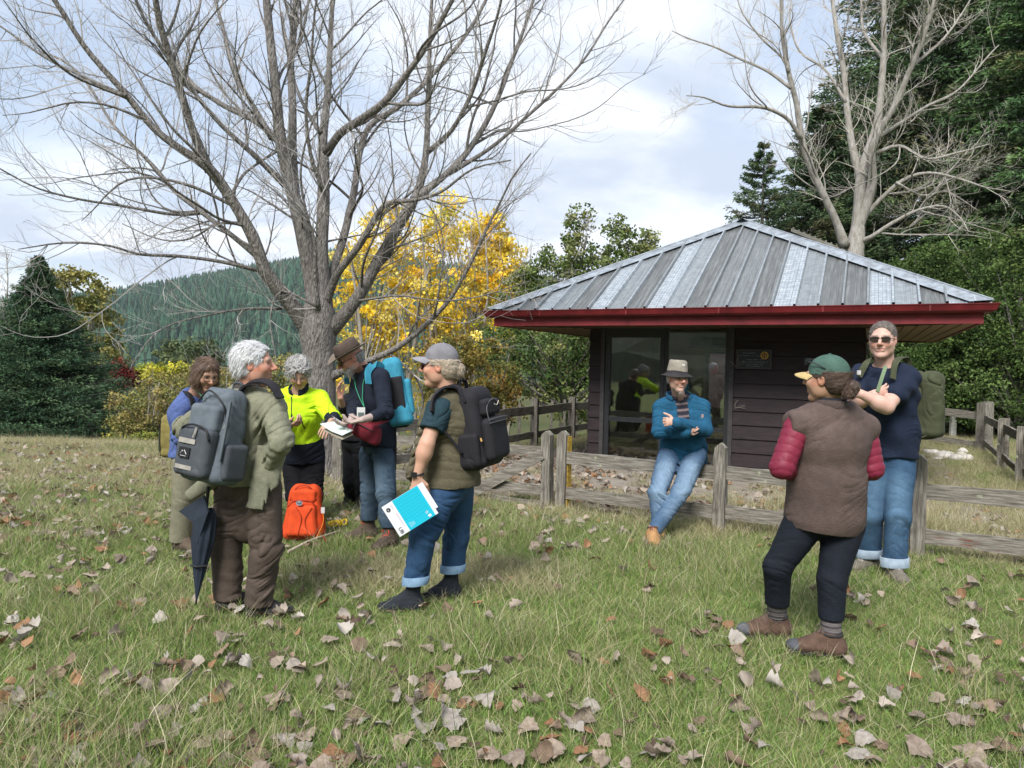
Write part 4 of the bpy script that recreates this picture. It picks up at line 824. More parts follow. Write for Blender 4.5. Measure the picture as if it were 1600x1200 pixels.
conifer('tall_cypress', 'huge dark cypress filling the sky right behind the pale bare tree', cbase(1455, 22), 19.0, 6.0, 61, MAC, prof=.55, nwh=76, per=21, droop=-.14, tipup=.10, leafs=330, size=.16, aspect=.26, fr=.34, flat_=.3, group=None)
conifer('tall_cypress', 'greener cypress at the right edge, its top out of the frame', cbase(1640, 19), 17.5, 4.6, 62, MAC * np.array([1.2, 1.35, 1.1]), prof=.50, nwh=60, per=18, droop=-.25, tipup=.05, leafs=280, size=.15, aspect=.26, fr=.32, flat_=.6)
conifer('small_cypress', 'slim dark cypress with ragged flat branches beside the left edge of the tall cypress', cbase(1183, 20), 9.4, 3.0, 63, MAC * 1.15, prof=.80, nwh=36, per=11, droop=.02, tipup=.18, leafs=200, size=.11, aspect=.24, fr=.26, flat_=.1, zmin=.25)
conifer('small_cypress', 'dark cypress filling the gap behind the roof, left of the pale bare tree', cbase(1275, 21), 10.8, 3.2, 64, MAC * .95, prof=.6, nwh=46, per=17, droop=-.1, tipup=.12, leafs=220, size=.13, aspect=.24, fr=.3, flat_=.25)
HED = [(.07, .12, .03), (.095, .155, .043), (.05, .09, .025), (.13, .19, .06)]
leafy('hedge_tree', 'dense mid green broadleaf hedge tree behind the right end of the shelter', 'tree', (*at(1460, 690, 17)[:2], -.6),
      [B(1420, 520, 17, 1.5, 1, 1.9, 4), B(1480, 450, 17, 1.3, 1, 1.2, 3), B(1400, 600, 16.6, 1.3, 1, 1.2, 3), B(1480, 590, 16.8, 1.3, 1, 1.3, 3)], 40000, .072, HED, 71, .14, M_leafG, M_bark, None, .30, 60, aspect=.6)
leafy('hedge_tree', 'rightmost dense green broadleaf hedge tree behind the corner fence post', 'tree', (*at(1590, 690, 16)[:2], -.6),
      [B(1570, 480, 16, 1.4, 1, 1.9, 4), B(1640, 500, 16, 1.4, 1, 2.0, 3), B(1560, 590, 16, 1.3, 1, 1.2, 3), B(1640, 600, 15.8, 1.3, 1, 1.3, 3)], 40000, .072, HED + [(.08, .12, .03)], 72, .14, M_leafG, M_bark, None, .30, 60, aspect=.6)
leafy('hedge_tree', 'low dark green bush between the shelter wall and the rail fence behind the man', 'shrub', (*at(1340, 690, 18)[:2], -.6),
      [B(1330, 560, 18, 1.6, 1, 1.4, 4), B(1300, 620, 18, 1.5, 1, .9, 3), B(1390, 640, 18, 1.3, .8, .8, 2)], 12000, .10, DKG, 73, .1, M_leafG, M_bark, None, .30, 40, aspect=.6)
# left middle distance
leafy('olive_tree', 'thin yellow olive tree behind the right side of the fir', 'tree', (*at(130, 650, 22)[:2], -2.6),
      [B(120, 455, 22, .9, .8, .7, 3), B(140, 510, 22, .9, .8, 1.0, 4), B(160, 570, 22, .7, .8, .9, 3), B(95, 430, 22, .5, .5, .3, .8)], 9000, .09, [(.19, .19, .05), (.24, .23, .08), (.14, .16, .045), (.3, .27, .08)], 44, .1, M_leafG, M_bark_pale, None, .25, 50)
SHR = [(.22, .22, .065), (.29, .27, .08), (.17, .18, .055), (.35, .29, .10), (.26, .21, .085)]
leafy('olive_bush', 'tangled olive green bush left of the woman in the blue sweater', 'shrub', (*at(230, 700, 15.5)[:2], -1.0),
      [B(235, 640, 15.5, .9, .8, .6, 3), B(210, 665, 15.2, .5, .6, .4, 2), B(270, 620, 15.8, .8, .8, .6, 2), B(300, 660, 15.5, .6, .6, .5, 2)], 12000, .05, SHR, 45, .035, M_leafG, M_bark_pale, None, .2, 110, stems=5, spread=.5)
leafy('olive_bush', 'grey olive scrub under the far hill, behind the heads of the left group', 'shrub', (*at(400, 690, 19)[:2], -2.),
      [B(330, 600, 19, 1.3, .8, .6, 2), B(400, 620, 18, 1.3, .8, .8, 3), B(450, 590, 19, .9, .8, .6, 2), B(430, 660, 18, 1.2, .8, .7, 2)], 15000, .065, SHR + [(.10, .12, .05)], 46, .04, M_leafG, M_bark_pale, None, .25, 90, stems=5, spread=.5)
leafy('yellow_flowered_shrub', 'bright yellow topped shrub below the far hill', 'shrub', (*at(245, 640, 21)[:2], -2.4),
      [B(245, 582, 21, .55, .5, .22, 3), B(275, 578, 21, .35, .4, .16, 1.5)], 2600, .08, [(.55, .50, .05), (.62, .58, .10), (.3, .33, .05)], 47, .04, M_leafY, M_bark_pale, None, .2, 30, stems=3)
leafy('red_shrub', 'small dark red leaved shrub beside the fir', 'shrub', (*at(200, 650, 21)[:2], -2.4),
      [B(200, 590, 21, .5, .5, .3, 3), B(190, 575, 21, .2, .3, .25, 1)], 1800, .07, [(.16, .022, .02), (.11, .02, .02), (.20, .05, .03)], 48, .035, M_leafG, M_bark, None, .2, 26, stems=3)
leafy('scrub', 'low yellow green scrub at the foot of the olive bush', 'shrub', (*at(230, 700, 13.6)[:2], -.55),
      [B(225, 688, 13.6, .45, .4, .14, 3), B(185, 690, 13.6, .25, .3, .12, 1)], 2600, .045, [(.22, .25, .05), (.32, .30, .06), (.15, .18, .05)], 49, .02, M_leafG, M_bark, None, .12, 40, stems=5)
leafy('round_tree', 'rounded grey green tree in front of the far hill, left of the woman in blue', 'tree', (*at(290, 620, 34)[:2], -4.2),
      [B(295, 560, 34, 1.6, 1.2, 1.0, 3), B(330, 585, 34, 1.6, 1, .8, 2), B(255, 600, 34, 1.2, 1, .7, 2)], 6000, .16, [(.12, .15, .07), (.15, .18, .08), (.09, .12, .06)], 55, .12, M_leafG, M_bark, None, .4, 40)
# bare twiggy trees far left behind the fir
for i, (px, top_) in enumerate(((8, 395), (45, 400), (-30, 380))):
    g = np.random.default_rng(80 + i); Yb = 26 + i; b = at(px, 640, Yb); tp_ = at(px, top_, Yb); rt = thing('winter_tree', ('leftmost thin leafless tree on the skyline behind the fir', 'thin leafless tree just above the fir top', 'thin leafless tree half out of the frame at the far left')[i], 'tree', (b[0], Yb, -3), 0, 'thin leafless trees behind the fir')
    a_, b_ = MB(), MB(); Ht = tp_[2] + 3; P = np.array([[.1 * sin(k), 0, Ht * k / 9] for k in range(10)]); a_.tube(P, np.linspace(.09, .01, 10), 5)
    for j in range(60):
        t = g.uniform(.4, 1); grow((b_, b_), [.1 * sin(9 * t), 0, Ht * t], [cos(j * 2.4), sin(j * 2.4), .9], g.uniform(.6, 1.5) * (1.3 - t), .012, 2, g, 3, .3, (5, 5, 5))
    a_.build('trunk', M_bark_pale, rt); b_.build('twigs', M_twig_pale, rt)
# ------------------------------------------------------------------ smooth solid modelling: distance fields meshed with surface nets
def smin(a, b, k):
    if k <= 0: return np.minimum(a, b)
    h = np.clip(.5 + .5 * (b - a) / k, 0, 1); return b + (a - b) * h - k * h * (1 - h)
f32 = np.float32
from concurrent.futures import ThreadPoolExecutor
POOL = ThreadPoolExecutor(4)
def A3(*v): return np.array(v, dtype=f32)
def ell(c, r, M=None):
    """ellipsoid; M columns = local axes"""
    c = np.asarray(c, f32); r = np.asarray(r, f32)
    def f(p):
        q = p - c
        if M is not None: q = q @ np.asarray(M, f32)
        a = np.sqrt(((q / r) ** 2).sum(1)); b = np.sqrt(((q / r ** 2) ** 2).sum(1)) + 1e-6
        return a * (a - 1) / b
    return f, np.minimum(c - r.max(), c - r.max()), c + r.max()
def cap(a, b, ra, rb, wr=None, flat=False):
    """tapered capsule. wr = (amp, freq, t0, t1, seed) folds round the limb. flat = cut square at both ends"""
    a = np.asarray(a, f32); b = np.asarray(b, f32); d = b - a; L = float(np.linalg.norm(d)) + 1e-6; d = d / L; R = max(ra, rb) + (wr[0] if wr else 0)
    def f(p):
        q = p - a; t = (q @ d) / L; tc = np.clip(t, 0, 1); r = ra + (rb - ra) * tc; w_ = q - (tc * L)[:, None] * d
        if wr:
            am, fq, t0, t1, sd_ = wr; g = smooth(t0 - .12, t0 + .05, t) * (1 - smooth(t1 - .05, t1 + .12, t))
            nn = w_ / (np.linalg.norm(w_, axis=1)[:, None] + 1e-5); ph = fq * t + 1.7 * np.sin(nn[:, 0] * 1.3 + nn[:, 1] * 2.1 + sd_) + .8 * np.sin(nn[:, 1] * 3 + t * 5 + sd_ * 2)
            r = r + am * g * np.sin(ph) * (.6 + .4 * np.sin(nn[:, 0] * 2 + sd_ + t * 3))
        if flat:
            rad = np.linalg.norm(q - (t * L)[:, None] * d, axis=1) - r; ax = np.maximum(-t * L, (t - 1) * L); return np.maximum(rad, ax)
        return np.linalg.norm(w_, axis=1) - r
    return f, np.minimum(a, b) - R, np.maximum(a, b) + R
def ecap(a, b, ra, rb, s, flat=False):
    """tapered solid from a to b with an elliptical section: ra, rb = (half width along s, half depth)"""
    a = np.asarray(a, f32); b = np.asarray(b, f32); d = b - a; L = float(np.linalg.norm(d)) + 1e-6; d = d / L; s = np.asarray(s, f32); s = s - d * (s @ d); s = s / np.linalg.norm(s); u = np.cross(d, s); R = max(*ra, *rb)
    def f(p):
        q = p - a; t = (q @ d) / L; tc = np.clip(t, 0, 1); wx = ra[0] + (rb[0] - ra[0]) * tc; wy = ra[1] + (rb[1] - ra[1]) * tc
        x = q @ s; y = q @ u; ex = (t - tc) * L; m_ = np.minimum(wx, wy)
        if flat: return np.maximum((np.sqrt((x / wx) ** 2 + (y / wy) ** 2) - 1) * m_, np.maximum(-t * L, (t - 1) * L))
        k = np.sqrt((x / wx) ** 2 + (y / wy) ** 2 + (ex / m_) ** 2); return (k - 1) * m_
    return f, np.minimum(a, b) - R, np.maximum(a, b) + R
def rbox(c, h, r, M=None, taper=0., axis=2):
    c = np.asarray(c, f32); h = np.asarray(h, f32)
    def f(p):
        q = p - c
        if M is not None: q = q @ np.asarray(M, f32)
        if taper: q = q.copy(); k = 1 + taper * q[:, 2] / h[2]; q[:, 0] *= k; q[:, 1] *= k
        e = np.abs(q) - (h - r); return np.linalg.norm(np.maximum(e, 0), axis=1) + np.minimum(e.max(1), 0) - r
    R = float(np.linalg.norm(h)); return f, c - R, c + R
def halfspace(o, n):
    o = np.asarray(o, f32); n = np.asarray(n, f32); n = n / np.linalg.norm(n); return (lambda p: (p - o) @ n), None, None
class Solid:
    """ops: list of (mode, prim, k): add / sub / cut (keep where field < 0) / sadd"""
    def __init__(s): s.ops = []; s.disp = None; s.post = []
    def add(s, pr, k=.02): s.ops.append(('a', pr, k)); return s
    def sub(s, pr, k=.01): s.ops.append(('s', pr, k)); return s
    def cut(s, o, n): s.ops.append(('c', halfspace(o, n), 0)); return s      # removes the side n points to
    def ev(s, p):
        d = np.full(len(p), 1e3, f32)
        for m, (f, lo, hi), k in s.ops:
            if m == 'a':
                if lo is not None:
                    mg = max(k, .0) + .03; inb = ((p > lo - mg) & (p < hi + mg)).all(1)
                    far = ~inb
                    if far.any():
                        # a lower bound by the box distance keeps the coarse pass honest
                        e = np.maximum(lo - p[far], p[far] - hi); bd = np.linalg.norm(np.maximum(e, 0), axis=1)
                        d[far] = np.minimum(d[far], bd + .0)
                    if inb.any(): d[inb] = smin(d[inb], f(p[inb]).astype(f32), k)
                else: d = smin(d, f(p).astype(f32), k)
            elif m == 's': d = -smin(-d, f(p).astype(f32), k)
            elif m == 'c': d = np.maximum(d, f(p).astype(f32))
        if s.disp is not None: d = d + s.disp(p).astype(f32)
        return d
    def bounds(s):
        lo = np.min([o[1][1] for o in s.ops if o[0] == 'a' and o[1][1] is not None], 0); hi = np.max([o[1][2] for o in s.ops if o[0] == 'a' and o[1][2] is not None], 0); return lo - .03, hi + .03
    def mesh(s, h, lip=1.6):
        lo, hi = s.bounds(); B_ = 6; n = np.ceil((hi - lo) / (h * B_)).astype(int) ; N_ = n * B_ + 1
        ctrs = np.stack(np.meshgrid(*[(np.arange(k) + .5) * B_ * h for k in n], indexing='ij'), -1).reshape(-1, 3).astype(f32) + lo.astype(f32)
        dc = s.ev(ctrs); act = np.abs(dc) < B_ * h * .87 * lip + .012
        D = np.empty(N_, f32)
        blk = np.where(dc < 0, -1, 1).astype(f32).reshape(n); D[:-1, :-1, :-1] = np.repeat(np.repeat(np.repeat(blk, B_, 0), B_, 1), B_, 2); D[-1] = 1; D[:, -1] = 1; D[:, :, -1] = 1
        ids = np.argwhere(act.reshape(n)); o = np.stack(np.meshgrid(*[np.arange(B_)] * 3, indexing='ij'), -1).reshape(-1, 3)
        G = (ids[:, None] * B_ + o[None]).reshape(-1, 3)
        def run(i): g = G[i:i + 60000]; D[g[:, 0], g[:, 1], g[:, 2]] = s.ev(g.astype(f32) * f32(h) + lo.astype(f32))
        list(POOL.map(run, range(0, len(G), 60000)))
        D[0] = 1; D[:, 0] = 1; D[:, :, 0] = 1
        return surface_nets(D, h, lo)
def surface_nets(D, h, lo):
    S = D < 0; c = [S[i:S.shape[0] - 1 + i, j:S.shape[1] - 1 + j, k:S.shape[2] - 1 + k] for i in (0, 1) for j in (0, 1) for k in (0, 1)]
    sm = sum(x.astype(np.int8) for x in c); cells = np.argwhere((sm > 0) & (sm < 8)); idx = -np.ones([k - 1 for k in D.shape], np.int32); idx[tuple(cells.T)] = np.arange(len(cells))
    cor = np.array([(i, j, k) for i in (0, 1) for j in (0, 1) for k in (0, 1)]); E = [(0, 1), (2, 3), (4, 5), (6, 7), (0, 2), (1, 3), (4, 6), (5, 7), (0, 4), (1, 5), (2, 6), (3, 7)]
    dv = np.stack([D[cells[:, 0] + a, cells[:, 1] + b, cells[:, 2] + c_] for a, b, c_ in cor], 1); acc = np.zeros((len(cells), 3)); cnt = np.zeros(len(cells))
    for a, b in E:
        da, db = dv[:, a], dv[:, b]; x = (da < 0) != (db < 0); t = np.where(x, da / (da - db + 1e-12), 0); acc += np.where(x[:, None], cor[a] + (cor[b] - cor[a]) * t[:, None], 0); cnt += x
    V = (cells + acc / cnt[:, None]) * h + lo; F = []
    for ax in range(3):
        u, v = [(1, 2), (2, 0), (0, 1)][ax]; sl0 = [slice(None)] * 3; sl1 = [slice(None)] * 3; sl0[ax] = slice(0, -1); sl1[ax] = slice(1, None)
        X = S[tuple(sl0)] != S[tuple(sl1)]; e = np.argwhere(X); e = e[(e[:, u] > 0) & (e[:, v] > 0) & (e[:, u] < D.shape[u] - 1) & (e[:, v] < D.shape[v] - 1)]
        if not len(e): continue
        o = np.zeros((4, 3), int); o[1, u] = -1; o[2, u] = -1; o[2, v] = -1; o[3, v] = -1
        q = np.stack([idx[tuple((e + k).T)] for k in o], 1); fl = S[tuple(e.T)]; q[~fl] = q[~fl][:, ::-1]; F.append(q[(q >= 0).all(1)])
    return V, np.concatenate(F)
def solid_obj(name, S, h, m, parent, colf=None, lip=1.6, relax=0):
    V, F = S.mesh(h, lip)
    o = mesh_np(name, V, F, m, parent, colf(V) if colf else None, True); return o
def frame(d, ref):
    """columns: side, ref made square to d, d"""
    d = unit(np.asarray(d, float)); s = unit(np.cross(ref, d)); u = np.cross(d, s); return s, u, d
# ------------------------------------------------------------------ hands (added to the body solid so that skin is continuous)
def hand(S, wrist, dirn, palm, side, curl=.5, size=1., spread=1., curls=None, thumb=.6, sc=1.):
    """dirn = wrist to knuckles, palm = the way the palm faces, side = +1/-1 which side (dirn x palm) the thumb leaves"""
    d = unit(np.asarray(dirn, float)); p = np.asarray(palm, float); p = unit(p - d * (p @ d)); t = unit(np.cross(d, p)) * side; w_ = np.asarray(wrist, float); z = size
    kn = w_ + d * .088 * z
    S.add(ecap(w_ + d * .005 * z, w_ + d * .075 * z, (.026 * z, .017 * z), (.038 * z, .0145 * z), t), .012)
    for i, (off, ln, r) in enumerate(((.031, .088, .0092), (.0105, .097, .0096), (-.0105, .090, .0091), (-.031, .072, .0082))):
        cu = (curls[i] if curls else curl * (1 + .08 * i)); a = w_ + d * (.078 - abs(off) * .10) * z + t * off * z; dd = unit(d + t * off * 4.0 * spread * (1 - cu * .5)); ang = 0
        P = [a]
        for j, seg in enumerate((.44, .31, .25)):
            ang += cu * (1.0, 1.25, .8)[j]; v = dd * cos(ang) + p * sin(ang); P.append(P[-1] + v * ln * seg * z)
        for j in range(3): S.add(cap(P[j], P[j + 1], r * (1.05 - .09 * j) * z, r * (.96 - .1 * j) * z), .004 if j else .007)
    a = w_ + d * .022 * z + t * .022 * z + p * .006 * z; v1 = unit(t * .75 + d * .62 + p * .35 * thumb); b = a + v1 * .042 * z; v2 = unit(d * .85 + t * (.45 - .4 * thumb) + p * .6 * thumb); c = b + v2 * .033 * z; e = c + unit(v2 + p * .25) * .026 * z
    S.add(cap(a, b, .0145 * z, .0115 * z), .012).add(cap(b, c, .0112 * z, .0102 * z), .004).add(cap(c, e, .0102 * z, .0085 * z), .003)
    return kn
# ------------------------------------------------------------------ head
def head_frame(c, fwd, up=(0, 0, 1)):
    f_ = unit(np.asarray(fwd, float)); r = unit(np.cross(f_, np.asarray(up, float))); u = np.cross(r, f_); M = np.stack([r, f_, u], 1); return np.asarray(c, float), M   # columns right, forward, up
def HP(H, x, y, z, s=1.): return H[0] + H[1] @ (np.array([x, y, z]) * s)
def head(S, H, s=1., jaw=1., nose=1., fem=0., mouth=0.):
    c, M = H; P = lambda x, y, z: HP(H, x, y, z, s)
    S.add(ell(P(0, -.018, .040), A3(.075, .096, .082) * s, M), .02)
    S.add(ell(P(0, .018, -.004), A3(.069, .072, .088) * s, M), .03)
    S.add(ecap(P(0, .018, -.030), P(0, .043, -.086), (.062 * s * jaw, .062 * s), (.040 * s * jaw, .038 * s), M[:, 0]), .025)
    S.add(ell(P(0, .072, -.098), A3(.022, .016, .017) * s * jaw, M), .018)
    for q in (-1, 1):
        S.add(ell(P(q * .038, .062, -.020), A3(.026, .022, .022) * s, M), .03)
        S.add(ell(P(q * .048, .014, -.056), A3(.018, .03, .03) * s * jaw, M), .03)
    S.add(cap(P(-.040, .076, .032), P(.040, .076, .032), .013 * s, .013 * s), .014)
    for q in (-1, 1): S.sub(ell(P(q * .031, .098, .012), A3(.019, .020, .013) * s, M), .012)
    S.add(cap(P(0, .086, .022), P(0, .110 + .004 * nose, -.018), .0085 * s, .0115 * s * nose), .012)
    for q in (-1, 1): S.add(ell(P(q * .0115, .098, -.024), A3(.0075, .010, .0075) * s * nose, M), .006)
    S.add(cap(P(-.021, .082, -.050), P(.021, .082, -.050), .0075 * s, .0075 * s), .010); S.add(cap(P(-.016, .081, -.064), P(.016, .081, -.064), .009 * s, .009 * s), .010)
    S.sub(cap(P(0, .0925, -.0568), P(-.025, .083, -.0545 + .003 * mouth), .0034 * s, .0026 * s), .003); S.sub(cap(P(0, .0925, -.0568), P(.025, .083, -.0545 + .003 * mouth), .0034 * s, .0026 * s), .003)
    for q in (-1, 1):
        S.add(ell(P(q * .077, -.008, .000), A3(.009, .020, .031) * s, M), .006); S.sub(ell(P(q * .088, -.004, .004), A3(.008, .011, .017) * s, M), .005)
def face_col(V, H, skin, s=1., stubble=0., lips=(.42, .16, .13), brow=(.2, .15, .11), flush=.25):
    q = ((V - H[0]) @ H[1]) / s; c = np.repeat(np.array([skin], float), len(V), 0)
    def bl(mask, colr, a): m = (mask * a)[:, None]; c[:] = c * (1 - m) + np.array(colr) * m
    n = vnoise(V * 38, 2) * .5 + vnoise(V * 90, 3) * .5; c *= (1 + .07 * n)[:, None]
    hd = np.exp(-((np.abs(q[:, 0]) - .042) / .02) ** 2 - ((q[:, 2] + .022) / .022) ** 2) * (q[:, 1] > .03); bl(hd, np.array(skin) * (1.12, .72, .66), flush * 1.6)
    bl(np.exp(-(q[:, 0] / .014) ** 2 - ((q[:, 2] + .02) / .016) ** 2) * (q[:, 1] > .085), np.array(skin) * (1.12, .7, .62), flush * 1.6)
    bl((np.abs(q[:, 0]) > .07) * (np.abs(q[:, 2]) < .035), np.array(skin) * (1.1, .68, .62), .5)
    bl(np.exp(-(q[:, 0] / .021) ** 4 - ((q[:, 2] + .0565) / .012) ** 2) * (q[:, 1] > .07), lips, .75)
    bl(np.exp(-((np.abs(q[:, 0]) - .033) / .019) ** 4 - ((q[:, 2] - .034 + .15 * (np.abs(q[:, 0]) - .02) ** 2 * 20) / .0065) ** 2) * (q[:, 1] > .055), brow, .75)
    if stubble: bl(np.clip(smooth(-.035, -.055, q[:, 2]) * smooth(.0, .03, q[:, 1]) , 0, 1), np.array([.34, .31, .29]), stubble)
    return np.clip(c, 0, 1)
M_skin = mat('skin', attr=True, rough=.52, spec=.35, sss=.12, bump=.12, bscale=240)
M_eye = mat('eyeball', attr=True, rough=.15, spec=.6)
def eyes(H, parent, s=1., look=(0, 1, 0), lid=.0):
    c, M = H
    for q in (-1, 1):
        ctr_ = HP(H, q * .031, .071, .012, s); r = .0125 * s; V, F = [], []
        nu, nv = 12, 10
        for i in range(nv + 1):
            th = pi * i / nv
            for j in range(nu): ph = 2 * pi * j / nu; V.append((sin(th) * cos(ph), cos(th), sin(th) * sin(ph)))
        V = np.array(V); F = np.array([(i * nu + j, (i + 1) * nu + j, (i + 1) * nu + (j + 1) % nu, i * nu + (j + 1) % nu) for i in range(nv) for j in range(nu)])
        cl = np.where(V[:, 1:2] > .93, (.01, .01, .01), np.where(V[:, 1:2] > .80, (.08, .09, .08), (.62, .58, .55)))
        mesh_np('eye', (V * r) @ M.T + ctr_, F, M_eye, parent, col=cl, smooth=True)
def hair_solid(H, s, front=.030, side=-.02, back=-.075, thick=.016, amp=.006, freq=55, bulk=(0, 0, 0), low=None, seed=1, extra=None, top=.0):
    """hair cap: the skull grown outward, cut back from the face"""
    S = Solid(); c, M = H; t = thick; P = lambda x, y, z: HP(H, x, y, z, s)
    S.add(ell(P(0, -.020, .042 + top), (A3(.077, .098, .084) + t) * s, M), .02)
    S.add(ell(P(0, -.055, -.015), (A3(.068, .055, .060) + t * .8) * s, M), .03)
    if extra: extra(S, P, M)
    # face opening
    S.sub(ell(P(0, .085, -.030 + front), A3(.066, .062, .085) * s, M), .012); S.sub(ell(P(0, .030, -.10), A3(.095, .062, .085) * s, M), .012)
    S.cut(P(0, 0, back), -M[:, 2])
    S.disp = lambda p: -(amp * np.abs(vnoise(((p - c) @ M) * np.array([freq, freq * .45, freq * .6], f32), seed)) + amp * .6 * vnoise(p * 90, seed + 1))
    return S
def strands(V, F, H, n, L, rad, g, parent, m, name='hair_strands', dirf=None, jit=.35, lift=.25, cols=None):
    """short curved hairs combed over the hair mass"""
    a, b, c_ = V[F[:, 0]], V[F[:, 1]], V[F[:, 2]]; nr = np.cross(b - a, c_ - a); nr /= np.linalg.norm(nr, axis=1)[:, None] + 1e-9; k = g.integers(0, len(F), n); P = a[k] + (c_[k] - a[k]) * g.random((n, 1)); Nn = nr[k]
    q = (P - H[0]) @ H[1]
    D_ = dirf(q) if dirf else np.stack([q[:, 0] * 6, -q[:, 1] * 0 - .2, -np.ones(n)], 1); D_ = D_ @ H[1].T; D_ = D_ - Nn * (D_ * Nn).sum(1)[:, None]; D_ /= np.linalg.norm(D_, axis=1)[:, None] + 1e-6
    D_ = D_ + g.normal(0, jit, (n, 3)); ln = L * g.uniform(.5, 1.3, n)[:, None]; S_ = np.cross(D_, Nn); S_ /= np.linalg.norm(S_, axis=1)[:, None] + 1e-6; pts = []
    for t in (0, .33, .66, 1.): pts.append(P + D_ * ln * t + Nn * (lift * ln * (t - t * t * .9)) + g.normal(0, .001, (n, 3)))
    Vs = []
    for i, t in enumerate((0, .33, .66, 1.)):
        w_ = rad * (1 - .8 * t); Vs += [pts[i] - S_ * w_, pts[i] + S_ * w_]
    VV = np.stack(Vs, 1).reshape(-1, 3); b0 = np.arange(n)[:, None] * 8; FF = np.concatenate([b0 + np.array([[2 * i, 2 * i + 1, 2 * i + 3, 2 * i + 2]]) for i in range(3)]); cc = (np.array(cols) if cols is not None else np.array([[.4, .4, .4]])); cc = np.repeat(cc[g.integers(0, len(cc), n)] * g.uniform(.8, 1.2, (n, 1)), 8, 0)
    return mesh_np(name, VV, FF, m, parent, col=cc, smooth=True)
M_hair = mat('hair', attr=True, rough=.5, spec=.35)
# ------------------------------------------------------------------ flat strap following points, width along w
def strap(mb, P, wdir, w, th=.004, col=None, step=.02):
    P = spline(np.asarray(P, float), step); T = np.gradient(P, axis=0); T /= np.linalg.norm(T, axis=1)[:, None] + 1e-9; W_d = np.asarray(wdir, float)
    if W_d.ndim == 2: W_d = np.stack([np.interp(np.linspace(0, 1, len(P)), np.linspace(0, 1, len(W_d)), W_d[:, k]) for k in range(3)], 1)
    S_ = W_d - T * (W_d * T).sum(1)[:, None] if W_d.ndim == 2 else W_d[None] - T * (T @ W_d)[:, None]; S_ /= np.linalg.norm(S_, axis=1)[:, None] + 1e-9; Nn = np.cross(T, S_); V = []
    for a, b in ((-1, -1), (1, -1), (1, 1), (-1, 1)): V.append(P + S_ * (a * w / 2) + Nn * (b * th / 2))
    V = np.stack(V, 1).reshape(-1, 3); n = len(P); F = [(4 * i + k, 4 * i + (k + 1) % 4, 4 * i + 4 + (k + 1) % 4, 4 * i + 4 + k) for i in range(n - 1) for k in range(4)] + [(3, 2, 1, 0), (4 * n - 4, 4 * n - 3, 4 * n - 2, 4 * n - 1)]
    mb.add(V, F, col)

def crease(amp, low=.006, joints=(), seed=1, sc=(6, 6, 17), lf=(7, 7, 9), wj=.11, base=.35):
    """cloth relief: broad drape plus sharp valleys that gather round the joints"""
    J_ = [np.asarray(j, f32) for j in joints]; sc = np.array(sc, f32); lf = np.array(lf, f32)
    def f(q):
        q = q.astype(f32); q0 = q; sk = f32(.42) * np.sign(q[:, 0] * 0 + (seed % 2 - .5)).astype(f32); q = q.copy(); q[:, 2] += sk * q[:, 0] + f32(.25) * q[:, 1]; mk = smooth(-.45, .35, vnoise(q0 * f32(5.5), seed + 21)).astype(f32)
        wv = vnoise(q * f32(4.5), seed + 9)[:, None] * np.array([.4, .4, 2.0], f32); n = vnoise(q * sc + wv * 1.6, seed); n2 = vnoise(q * sc * f32(1.9) + wv * 2.4 + 5, seed + 3); w_ = np.full(len(q), base, f32)
        for j in J_: w_ = np.maximum(w_, np.exp(-((q0 - j) ** 2).sum(1) / (wj * wj)))
        return (amp * w_ * mk * ((1 - np.abs(n)) ** 4 + .55 * (1 - np.abs(n2)) ** 4 - .5) + low * vnoise(q * lf, seed + 5)).astype(f32)
    return f
